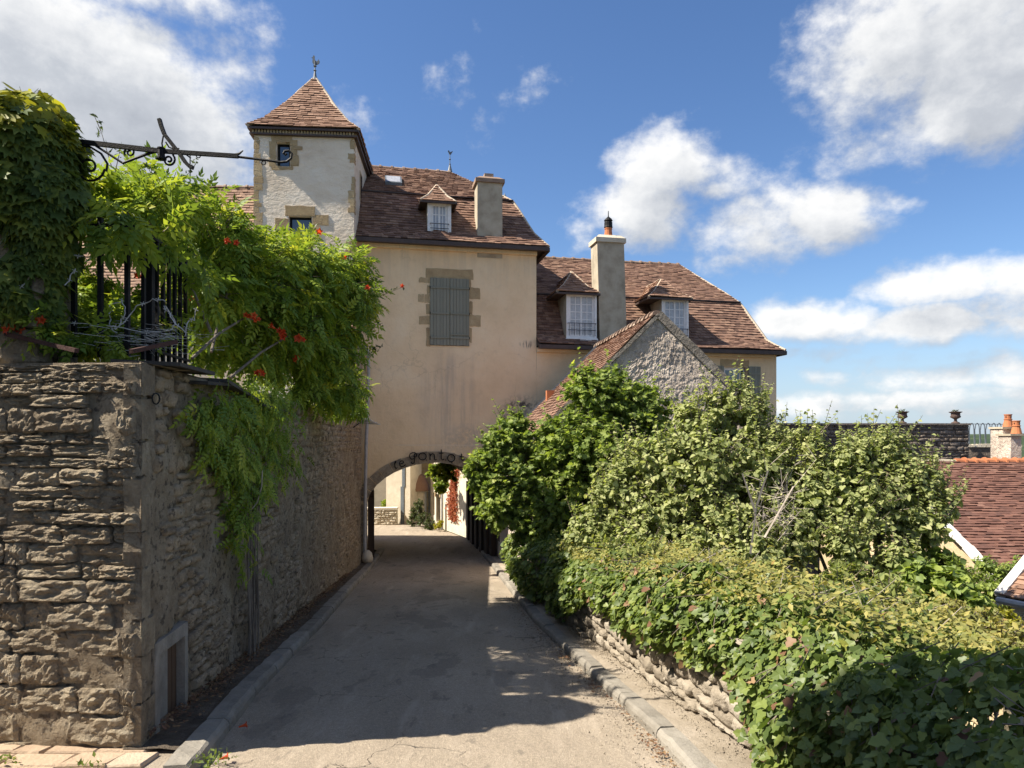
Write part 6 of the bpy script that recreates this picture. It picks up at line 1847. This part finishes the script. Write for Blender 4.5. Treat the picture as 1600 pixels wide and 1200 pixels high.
# ------------------------------------------------------------------ trees and shrubs on the right
def plant(name, label, cat, blobs, base, mat, n, per, size, tm, up=.25, droop=.4, sway=.25, trunk=.09, extra=None, r1=1.08, nup=.6, stemr=(.008, .004), limb_mat="bark", group=None, along=.4, side=.9, leaders=None):
    C, Rr = blobs_from(blobs)
    base = Vector(base)
    g = thing(name, label, cat, base, group=group)
    P, O, T, a0, a1 = shoots(C, Rr, n, per, up=up, sway=sway, r1=r1)
    D_, N_ = leaf_dirs(O, T, droop, nup=nup, along=along, side=side)
    leaf_mesh("crown" if cat == "tree" else "foliage", MAT[mat], g, P, D_, N_, nr.uniform(size * .65, size * 1.3, len(P)), *tm)
    if leaders:
        n_l, len_l, per_l = leaders
        b = nr.choice(len(C), n_l); dd = nr.normal(size=(n_l, 3)); dd[:, 2] = np.abs(dd[:, 2]) + .4; dd /= np.linalg.norm(dd, axis=1, keepdims=True)
        s0 = C[b] + dd * Rr[b] * .8; up_ = dd * .45 + np.array([0, 0, .75]) + nr.normal(scale=.22, size=(n_l, 3)); up_ /= np.linalg.norm(up_, axis=1, keepdims=True)
        ln = nr.uniform(.45, 1.15, (n_l, 1)) * len_l; bend = nr.normal(scale=.10, size=(n_l, 3))
        tt = (np.arange(per_l) + .5) / per_l
        Pl = s0[:, None] + up_[:, None] * (ln * tt)[..., None] + bend[:, None] * (tt ** 2)[None, :, None]
        Pl = Pl.reshape(-1, 3); Tl = np.repeat(up_[:, None], per_l, 1).reshape(-1, 3); Ol = np.repeat(dd[:, None], per_l, 1).reshape(-1, 3)
        Dl, Nl = leaf_dirs(Ol, Tl, droop, nup=nup, along=along, side=side)
        leaf_mesh("leader_leaves", MAT[mat], g, Pl, Dl, Nl, nr.uniform(size * .55, size * 1.2, len(Pl)) * np.tile(1.15 - .5 * tt, n_l), *tm)
        sticks("leader", MAT[limb_mat], g, s0, s0 + up_ * ln + bend, .006, .002)
    sticks("twig", MAT[limb_mat], g, a0, a1, stemr[0], stemr[1])
    if trunk:
        mb = MB()
        fork = base.lerp(Vector((C[:, 0].mean(), C[:, 1].mean(), C[:, 2].mean())), .45)
        mb.tube([base, base.lerp(fork, .5) + Vector((.06, 0, 0)), fork], [trunk, trunk * .85, trunk * .7], 8)
        mb.build("trunk", MAT[limb_mat], g)
        mb = MB()
        for c in C:
            c = Vector(c); m = fork.lerp(c, .5) + Vector((rng.uniform(-.15, .15), rng.uniform(-.15, .15), rng.uniform(0, .2)))
            mb.tube([fork, fork.lerp(m, .5), m, m.lerp(c, .6), c], [trunk * .45, trunk * .36, trunk * .26, trunk * .16, trunk * .07], 6)
        mb.build("limb", MAT[limb_mat], g)
    return g


plant("maple_tree", "dark green bushy maple in front of the arch and the grey gable", "tree",
      [(925, 622, 13.4, 50.44), (914, 606, 13.5, 28), (965, 640, 13.5, 56.26), (1000, 660, 13.4, 44.62), (884, 690, 13, 50), (958, 596, 13.5, 23.28), (1010, 625, 13.5, 25.22), (800, 690, 13.4, 44.62), (797, 668, 13.4, 25.22), (782, 720, 13.4, 42.68), (764, 760, 13.4, 31.04), (830, 745, 13.4, 71.78), (920, 720, 13.0, 79.53999999999999), (780, 790, 13.4, 44.62), (1010, 715, 13.2, 60.14), (880, 790, 13.0, 69.84), (752, 735, 13.4, 27.16), (757, 700, 13.4, 21.34), (835, 820, 13.4, 44.62), (1030, 650, 13.6, 25.22), (950, 770, 13.0, 58.199999999999996)],
      (1.5, 13.4, -4.0), "maple_leaf", 2500, 15, .085, LOBED, up=.15, droop=.35, trunk=.10, nup=.75, leaders=(260, .26, 8))
RB1 = [(1128, 646, 10.2, 36), (1090, 682, 10.2, 48), (1160, 674, 10.2, 42), (1148, 626, 10.3, 20), (1182, 646, 10.2, 17), (1195, 682, 10.2, 24), (1040, 734, 10.2, 62), (1105, 749, 9.9, 80), (1180, 744, 9.8, 62), (1205, 714, 9.9, 30), (1035, 814, 10, 66), (1120, 834, 9.6, 78), (1190, 814, 9.5, 56), (960, 784, 10.4, 52), (930, 844, 10.2, 52), (1000, 872, 9.6, 56), (905, 874, 10.2, 40), (1090, 894, 9.2, 60), (1180, 884, 8.9, 60), (1070, 654, 10.4, 22), (985, 734, 10.6, 34), (1225, 704, 10, 16)]
RB2 = [(1325, 862, 8.8, 34), (1330, 729, 9.4, 46), (1290, 744, 9.4, 36), (1382, 736, 9.4, 44), (1352, 709, 9.5, 24), (1395, 714, 9.4, 20), (1265, 704, 9.6, 28), (1270, 784, 9.4, 54), (1345, 799, 9.2, 72), (1420, 774, 9.2, 46), (1455, 759, 9.2, 20), (1245, 844, 9.2, 50), (1440, 824, 9, 44), (1480, 794, 9, 16), (1400, 894, 8.6, 40), (1235, 749, 9.6, 26)]
plant("redbud_tree", "pale olive heart-leaved tree in front of the shuttered end of the long house", "tree", RB1, (3.1, 10.0, -3.3), "redbud_leaf", 1750, 14, .070, HEART, up=.7, droop=.7, sway=.3, trunk=.09, r1=1.12, along=.35, leaders=(330, .40, 12), stemr=(.011, .005))
plant("redbud_tree", "pale olive heart-leaved tree in front of the dark wall with the urns", "tree", RB2, (4.6, 8.9, -3.3), "redbud_leaf", 1250, 14, .070, HEART, up=.7, droop=.7, sway=.3, trunk=.09, r1=1.12, along=.35, leaders=(330, .40, 12), stemr=(.011, .005))


def twiggy():
    g = thing("shrub", "bare grey twiggy dead bush between the two heart-leaved trees", "shrub", pix(1205, 900, 8.8))
    A_, B_ = [], []
    c = pix(1195, 850, 8.6)
    for i in range(34):
        p = pix(rng.uniform(1165, 1240), rng.uniform(770, 850), 8.7 + rng.uniform(-.2, .3)); d = Vector((rng.gauss(.1, .16), rng.gauss(-.05, .1), abs(rng.gauss(.22, .15))))
        A_.append(p); B_.append(p + d)
        for k in range(3):
            q = p + d * rng.uniform(.4, 1); A_.append(q); B_.append(q + Vector((rng.gauss(0, .12), rng.gauss(0, .1), rng.gauss(.07, .1))))
    sticks("twig", MAT["dry_stem"], g, A_, B_, .005, .0025)
    A_ = [pix(1172, 865, 8.3), pix(1182, 790, 8.3), pix(1180, 800, 8.3), pix(1195, 840, 8.3)]; B_ = [pix(1182, 790, 8.3), pix(1200, 735, 8.3), pix(1160, 740, 8.3), pix(1240, 760, 8.3)]
    sticks("branch", MAT["dry_stem"], g, A_, B_, .016, .009)


twiggy()
plant("shrub", "low mixed green shrub below the two heart-leaved trees, behind the ivy bank", "shrub", [(1010, 885, 8.6, 46), (1080, 910, 8.2, 46), (1150, 925, 7.8, 48), (1230, 935, 7.4, 50), (1310, 940, 7.4, 52), (1390, 945, 7.4, 50), (950, 875, 9.3, 42), (1290, 965, 6.6, 34), (1360, 978, 6.5, 36), (1440, 985, 6.6, 34), (1200, 905, 8, 34), (1330, 905, 8, 34)], (2.5, 8.0, -1.6), "bush_leaf2", 900, 13, .075, OVAL, up=.5, droop=.2, trunk=.04)
plant("shrub", "dry brownish green shrub at the right behind the shaded ivy", "shrub", [(1440, 985, 6.2, 40), (1500, 990, 6.2, 42), (1560, 1010, 6, 45), (1620, 1020, 6, 50), (1480, 960, 6.8, 30), (1545, 975, 6.6, 28)], (4.2, 6.3, -1.4), "bramble_leaf", 420, 13, .06, OVAL, up=.5, trunk=.03)
plant("shrub", "dark broad-leaved shrub between the right heart-leaved tree and the small house", "shrub", [(1430, 905, 8.4, 38), (1480, 930, 8.2, 42), (1470, 885, 8.8, 30), (1520, 955, 8, 30), (1410, 945, 7.8, 34), (1420, 860, 9, 22)], (5.0, 8.3, -2.6), "maple_leaf", 330, 12, .085, HEART, up=.3, trunk=.04)
plant("shrub", "bright yellow green shrub beside the white wall of the small house", "shrub", [(1545, 968, 8.8, 26), (1568, 972, 8.8, 24), (1530, 985, 8.6, 20), (1575, 990, 8.6, 22)], (6.0, 8.8, -2.6), "yellow_leaf", 330, 13, .05, OVAL, up=.7, droop=-.1, trunk=.03)
plant("shrub", "rounded green shrub at the foot of the russet tiled roof", "shrub", [(1500, 905, 12, 32), (1540, 895, 12, 28), (1575, 905, 12, 26), (1530, 925, 11.6, 34), (1570, 930, 11.4, 26), (1600, 895, 12.4, 26), (1470, 900, 11.8, 24)], (8, 12, -4.2), "maple_leaf", 520, 12, .08, OVAL, up=.3, trunk=.04)


def foreground_bits():
    # weeds, litter and a few fallen flowers
    def weed(x, y, n, s, lbl):
        g = thing("weed", lbl, "weed", (x, y, zr(y) + .03), group="weeds in the paving joints")
        P = [(x + rng.gauss(0, s), y + rng.gauss(0, s * .7), zr(y) + .05 + abs(rng.gauss(0, s * .25))) for _ in range(n)]
        leaf_mesh("foliage", MAT["ivy_leaf"], g, P, nr.normal(size=(n, 3)) + np.array([0, 0, .6]), nr.normal(scale=.4, size=(n, 3)) + np.array([0, 0, 1]), nr.uniform(.02, .05, n), *OVAL, kind=None)
    weed(-1.98, 4.70, 90, .07, "tuft of green weeds at the near end of the left kerb")
    weed(-2.75, 4.62, 24, .05, "small weed between the flagstones below the wall corner")
    weed(-3.35, 4.72, 20, .05, "sparse weed on the flagstones at the left edge")
    n = 2600; P = []
    while len(P) < n:
        y = rng.uniform(5.1, 16); a, b = wall_x(y), kl(y) - .18
        f = abs(rng.gauss(.2, .35))
        if f > 1: continue
        P.append((a + (b - a) * f, y, zr(y) + .11 + rng.random() * .015))
    o = leaf_mesh("leaf_litter", MAT["litter"], None, P, np.column_stack([nr.normal(size=n), nr.normal(size=n), nr.normal(scale=.15, size=n)]), np.column_stack([nr.normal(scale=.25, size=n), nr.normal(scale=.25, size=n), np.ones(n)]), nr.uniform(.02, .055, n), *OVAL, origin=(-2.6, 7, zr(7)))
    tag(o, "brown fallen leaves strewn between the garden wall and the left kerb", "leaf litter", kind="stuff")
    n = 420; P = []
    for i in range(n):
        y = rng.uniform(4.6, 12) if rng.random() < .6 else rng.choice([4.9, 5.2, 8.0, 6.9]) + rng.gauss(0, .12)
        P.append((kr(y) - .04 - abs(rng.gauss(0, .06)), y, zr(y) + .004 + rng.random() * .012))
    o = leaf_mesh("leaf_litter", MAT["litter"], None, P, np.column_stack([nr.normal(size=n), nr.normal(size=n), nr.normal(scale=.15, size=n)]), np.column_stack([nr.normal(scale=.25, size=n), nr.normal(scale=.25, size=n), np.ones(n)]), nr.uniform(.015, .045, n), *OVAL, origin=(1, 6, zr(6)))
    tag(o, "yellow dry leaves caught in the gutter along the right kerb", "leaf litter", kind="stuff")
    for (px, py), lbl in (((373, 1139), "red fallen trumpet flower on the road beside the left kerb"), ((342, 1190), "orange fallen flower among the weeds at the bottom left")):
        Y = 1.79 / ((py - 685) / 1110 - .085); p = pix(px, py, Y)
        t = thing("fallen_flower", lbl, "flower", p); flower(t, p + Vector((0, 0, .015)), (.8, .5, .1), .9).name = "petals"
    n = 2200; P = []
    for i in range(n):
        y = rng.uniform(4.6, 13); P.append((kr(y) - abs(rng.gauss(0, .22)) if rng.random() < .6 else rng.uniform(kr(y) + .2, pw(y)), y, zr(y) + (.006 if True else 0)))
    P = [(x, y, zr(y) + (.11 if x > kr(y) else .012)) for x, y, z in P]
    o = leaf_mesh("grit", MAT["pavement"], None, P, nr.normal(size=(n, 3)), nr.normal(size=(n, 3)), nr.uniform(.006, .018, n), [(-.5, 0, 0), (.5, .1, 0), (.1, 1, .1), (0, .4, .6)], [(0, 1, 3), (1, 2, 3), (2, 0, 3)], origin=(1, 6, zr(6)))
    tag(o, "loose pale grit along the right kerb", "grit", kind="stuff")
    # pale wheel-guard stone at the foot of the arch
    c = A.w(AC - AHW + .02, -.28, zr(19.1) + .08); mb = MB(); mb.lathe([(.13, 0), (.15, .12), (.12, .24), (.05, .31)], c, 10); o = mb.build("guard_stone", MAT["pale_stone"], origin=c, smooth=True); tag(o, "small pale rounded stone at the left foot of the arch", "stone")
    # old metal awning at the end of the garden wall
    t = thing("awning", "small grey slatted metal shelf sticking out at the far end of the garden wall", "awning", pix(560, 657, 16.5))
    for k in range(4):
        a, b = pix(543 + 6 * k, 651 + 3.2 * k, 16.2 + .1 * k), pix(578 + 5 * k, 655 + 2.6 * k, 16.2 + .1 * k)
        mb = MB(); mb.bar(a, b, .26, .022); mb.build("slat", MAT["zinc"], t)
    mb = MB(); mb.bar(pix(552, 668, 16.4), pix(566, 658, 16.4), .02); mb.build("strut", MAT["iron"], t)


foreground_bits()


def lean_to():
    K = Fr(-5.05, 18.1, R(6)); 
    g = thing("lean_to", "narrow lean-to with sunlit brick edge between the tower and the vine", "shed", K.w(0, 0, 1.8), K.a)
    zt = EYE + 2.55
    mb = MB(); mb.box(0, 1.08, 0, .95, 1.6, zt, fr=K); mb.build("wall", MAT["cement"], g)
    me = None
    mb0 = MB(); mb0.box(-.5, .5, -.5, .5, -.5, .5)
    m = bpy.data.meshes.new("brick"); m.from_pydata([tuple(v) for v in mb0.v], [], mb0.f); m.materials.append(MAT["brick"]); m.update()
    z = EYE + 1.45; r = 0
    while z < zt - .03:
        for k in range(3):
            w = .19; M = Matrix.Translation(K.w(1.02 - .2 * k - (.1 if r % 2 else 0), -.02, z + .03)) @ Matrix.Rotation(K.a, 4, "Z") @ Matrix.Diagonal((w, .10, .055, 1)); place_piece("brick", m, g, M)
        z += .066; r += 1
    mb = MB(); a, b, c, d = K.w(-.1, -.12, zt), K.w(1.15, -.12, zt), K.w(1.15, .95, zt + .55), K.w(-.1, .95, zt + .55)
    mb.hexa([a, b, c, d] + [p + Vector((0, 0, .05)) for p in (a, b, c, d)]); mb.build("roof", MAT["lath"], g)
    mb = MB(); u = Vector((0, 0, .055)); tile_patch(mb, a + u, b + u, c + u, d + u); mb.build("roof_tiles", MAT["tile"], g, kind="stuff")


lean_to()


# ------------------------------------------------------------------ right background
def right_side():
    # dark boundary wall with urns
    K = Fr(8.9, 23.2, R(3)); z1 = EYE + .50; zb = -4.5
    L = K.S(1514)
    g = thing("boundary_wall", "dark lichened stone boundary wall with two urns standing on it", "wall", K.w(0, 0, zb))
    mb = MB(); mb.box(-.8, L, .03, .5, zb, z1 - .06, fr=K); mb.build("wall", MAT["dark_wall"], g)
    mb = MB(); mb.box(-.8, L + .05, -.05, .55, z1 - .06, z1, fr=K); mb.build("coping", MAT["dark_wall"], g)
    lay_stones(g, K, 0, L, lambda s: EYE - .75, lambda s: z1 - .065, (.08, .15), (.15, .4), .14, ROCK_MED, MAT["dark_wall"], 160)
    for px, lbl in ((1410, "weathered iron urn on the dark boundary wall, nearer the tan house"), (1493, "weathered iron urn on the dark boundary wall, next to the hooped railing")):
        c = K.w(K.S(px, .25), .25, z1)
        u = thing("urn", lbl, "urn", c, group="urns on the boundary wall")
        mb = MB(); mb.lathe([(.13, 0), (.13, .03), (.06, .06), (.04, .12), (.06, .15), (.15, .20), (.16, .24), (.14, .25), (.135, .34), (.20, .375), (.205, .39), (.16, .395), (.06, .37)], c, 14); mb.build("bowl", MAT["urn"], u)
        P = [c + Vector((rng.gauss(0, .05), rng.gauss(0, .05), .38 + rng.random() * .08)) for _ in range(26)]
        leaf_mesh("plant", MAT["bush_leaf"], u, P, nr.normal(size=(26, 3)) + np.array([0, 0, .8]), nr.normal(size=(26, 3)), nr.uniform(.04, .08, 26), *OVAL, kind=None)
    # low wall with pale coping and hooped railing
    Q = Fr(14.7, 24.4, R(-8)); zq = EYE - .22
    sq0, sq1 = Q.S(1512), Q.S(1576)
    g = thing("low_wall", "low grey wall with rounded pale coping left of the clay chimney pots", "wall", Q.w(sq0, 0, zb))
    mb = MB(); mb.box(sq0 - .1, sq1 + .4, 0, .3, zb, zq - .08, fr=Q); mb.build("wall", MAT["dark_wall"], g)
    n = 12
    for i in range(n):
        a, b = sq0 + (sq1 + .4 - sq0) * i / n, sq0 + (sq1 + .4 - sq0) * (i + 1) / n
        mb = MB(); mb.box(a + .008, b - .008, -.05, .36, zq - .078, zq + .04 * math.sin(math.pi * (i + .5) / n), fr=Q, rnd=rng.random()); mb.build("coping_stone", MAT["pale_stone"], g)
    g = thing("railing", "grey hooped iron railing on the low wall at the right", "railing", Q.w(sq0, .1, zq))
    n = 8; w = (sq1 - sq0 + .1) / n
    for i in range(n):
        a = sq0 - .05 + w * i; mb = MB()
        pts = [Q.w(a, .12, zq + .02), Q.w(a - .02, .12, zq + .5)] + [Q.w(a + w * .35 - w * .37 * math.cos(R(180 * k / 8)), .12, zq + .58 + .16 * math.sin(R(180 * k / 8))) for k in range(9)] + [Q.w(a + w * .75, .12, zq + .5), Q.w(a + w * .85, .12, zq + .02)]
        mb.tube(pts, .016, 5); mb.build("hoop", MAT["lead"], g)
    mb = MB(); mb.bar(Q.w(sq0 - .05, .12, zq + .72), Q.w(sq1 + .05, .12, zq + .70), .02); mb.build("rail", MAT["lead"], g)
    # house with the russet roof
    X0, Yr, Ye = 9.05, 17.0, 12.9; zrd = EYE - .56; ze = zrd - 2.15
    X1 = 21
    g = thing("house", "house below on the right with a russet tiled roof and two clay chimney pots", "house", (X0, Ye, -4.8))
    mb = MB()
    mb.add([(X0, Ye + .2, -6), (X0, 2 * Yr - Ye - .2, -6), (X0, 2 * Yr - Ye - .2, ze), (X0, Yr, zrd - .1), (X0, Ye + .2, ze)], [(0, 4, 3, 2, 1)])
    mb.quad((X0, Ye + .2, -6), (X1, Ye + .2, -6), (X1, Ye + .2, ze), (X0, Ye + .2, ze)); mb.quad((X1, 2 * Yr - Ye - .2, -6), (X0, 2 * Yr - Ye - .2, -6), (X0, 2 * Yr - Ye - .2, ze), (X1, 2 * Yr - Ye - .2, ze))
    mb.build("wall", MAT["golden_wall"], g)
    lay_stones(g, Fr(X0, Yr + 2, R(-90)), 0, 5.8, lambda s: -4.6, lambda s: ze + (2.0 - abs(s - 2)) * .5, (.10, .18), (.2, .42), .10, ROCK_MED, MAT["golden_wall"], 200)
    a, b, c, d = Vector((X0 - .1, Ye, ze)), Vector((X1, Ye, ze)), Vector((X1, Yr, zrd)), Vector((X0 - .1, Yr, zrd))
    b2, a2 = Vector((X1, 2 * Yr - Ye, ze)), Vector((X0 - .1, 2 * Yr - Ye, ze))
    mb = MB(); dn = Vector((0, 0, -.03)); mb.quad(a + dn, b + dn, c + dn, d + dn); mb.quad(b2 + dn, a2 + dn, d + dn, c + dn); mb.build("roof", MAT["lath"], g)
    mb = MB(); sag = 0
    tile_patch(mb, a, b, c, d, .17, .095, .024, 1.5); mb.build("roof_tiles", MAT["red_tile"], g, kind="stuff")
    mb = MB(); P = [a.lerp(d, i / 12) + Vector((-.02 + rng.uniform(-.02, .02), 0, .03 + rng.uniform(-.02, .02))) for i in range(13)]
    for p, q in zip(P[:-1], P[1:]): mb.bar(p, q, rng.uniform(.15, .20), .07)
    mb.build("verge", MAT["white_lime"], g)
    k = Vector((10.6, Yr, zrd)); ridge_row(g, d, k, mat="cement", lip=False, sp=.5); ridge_row(g, k, c, mat="orange_clay", sp=.24, r=.10)
    for (px0, px1, py, Y, pot, ph) in ((1567, 1582, 670, 17.6, 1575, 20), (1579.5, 1596, 681, 17.2, 1588, 21)):
        x0, x1 = (px0 - CX) / FPX * Y, (px1 - CX) / FPX * Y; z = EYE - (py - HY) / FPX * Y
        mb = MB(); mb.box(x0, x1, Y, Y + .45, zrd - .4, z); ch = mb.build("chimney", MAT["roughcast"], g)
        mb = MB(); mb.box(x0 - .03, x1 + .04, Y - .04, Y + .49, z - .001, z + .05); mb.build("chimney_cap", MAT["cement"], ch)
        c_ = Vector(((pot - CX) / FPX * (Y + .2), Y + .2, z + .05)); h = ph / FPX * Y
        mb = MB(); mb.lathe([(.12, 0), (.10, h * .3), (.078, h * .56), (.095, h * .58), (.095, h * .62), (.075, h * .64), (.08, h * .93), (.092, h * .95), (.092, h), (.06, h)], c_, 12, .5); pt = mb.build("chimney_pot", MAT["orange_clay"], ch)
        for q in range(4):
            t = math.pi * (q / 2) - 1.2; mb = MB(); p = c_ + Vector((math.cos(t) * .077, math.sin(t) * .077, h * .79)); mb.lathe([(.0, -.03), (.018, 0), (.0, .03)], p, 6); mb.build("vent_hole", MAT["lath"], pt)
    # small house at the right edge
    ea = Vector((6.86, 10.0, EYE - 2.24)); e = Vector((.45, -.89, 0)); u = Vector((.89, .45, 0)); rise = Vector((0, 0, .62))
    g = thing("house", "corner of a small white walled house with grey gutter at the far right edge", "house", (ea.x, ea.y, -4.5))
    b, d = ea + e * 3.2, ea + (u + rise) * 2.2; c = b + (u + rise) * 2.2
    mb = MB(); dn = Vector((0, 0, -.04)); mb.hexa([ea + dn, b + dn, c + dn, d + dn, ea, b, c, d]); mb.build("roof", MAT["lath"], g)
    mb = MB(); up = Vector((0, 0, .01)); tile_patch(mb, ea + up, b + up, c + up, d + up, .17, .095); mb.build("roof_tiles", MAT["tower_tile"], g, kind="stuff")
    mb = MB(); mb.bar(ea + Vector((0, 0, .04)), d + Vector((0, 0, .04)), .13, .07); mb.build("verge", MAT["white_lime"], g)
    w0 = ea + u * .22 + e * .04
    mb = MB(); p0, p1 = Vector((w0.x, w0.y, -5)), w0 + e * 3.1; mb.quad(p0, Vector((p1.x, p1.y, -5)), Vector((p1.x, p1.y, w0.z + .06)), w0 + Vector((0, 0, .06)))
    q1 = w0 + u * 1.9; mb.quad(Vector((q1.x, q1.y, -5)), p0, w0 + Vector((0, 0, .06)), q1 + rise * 1.9 ); mb.build("wall", MAT["tower_plaster"], g)
    mb = MB(); mb.tube([ea - u * .05 + Vector((0, 0, -.03)), b - u * .05 + Vector((0, 0, -.05))], .05, 8); gt = mb.build("gutter", MAT["zinc"], g)
    mb = MB(); s = ea - u * .05 + e * .02; mb.tube([s + Vector((0, 0, -.03)), s + Vector((0, 0, -.12)), s + u * .06 + e * .05 + Vector((0, 0, -.25)), s + u * .17 + e * .14 + Vector((0, 0, -.42)), s + u * .2 + e * .16 + Vector((0, 0, -.7)), s + u * .2 + e * .16 + Vector((0, 0, -2.2))], .04, 8); mb.build("downpipe", MAT["zinc"], g)
    # unseen house left of the viewpoint, added to cast the shade on the near ivy
    mb = MB(); mb.box(-13, -5.3, -9, 2.3, -1, 10.2) 
    g = thing("house", "unseen tall house left of the road behind the viewpoint, shading the near ivy", "house", (-9, -3, 0))
    mb.build("wall", MAT["cement_pale"], g)
    mb = MB(); mb.prism([(-13.2, -9.2, 10.2), (-13.2, 2.4, 10.2), (-13.2, -3.4, 13.2)], (8.1, 0, 0)); mb.build("roof", MAT["tile"], g)


right_side()
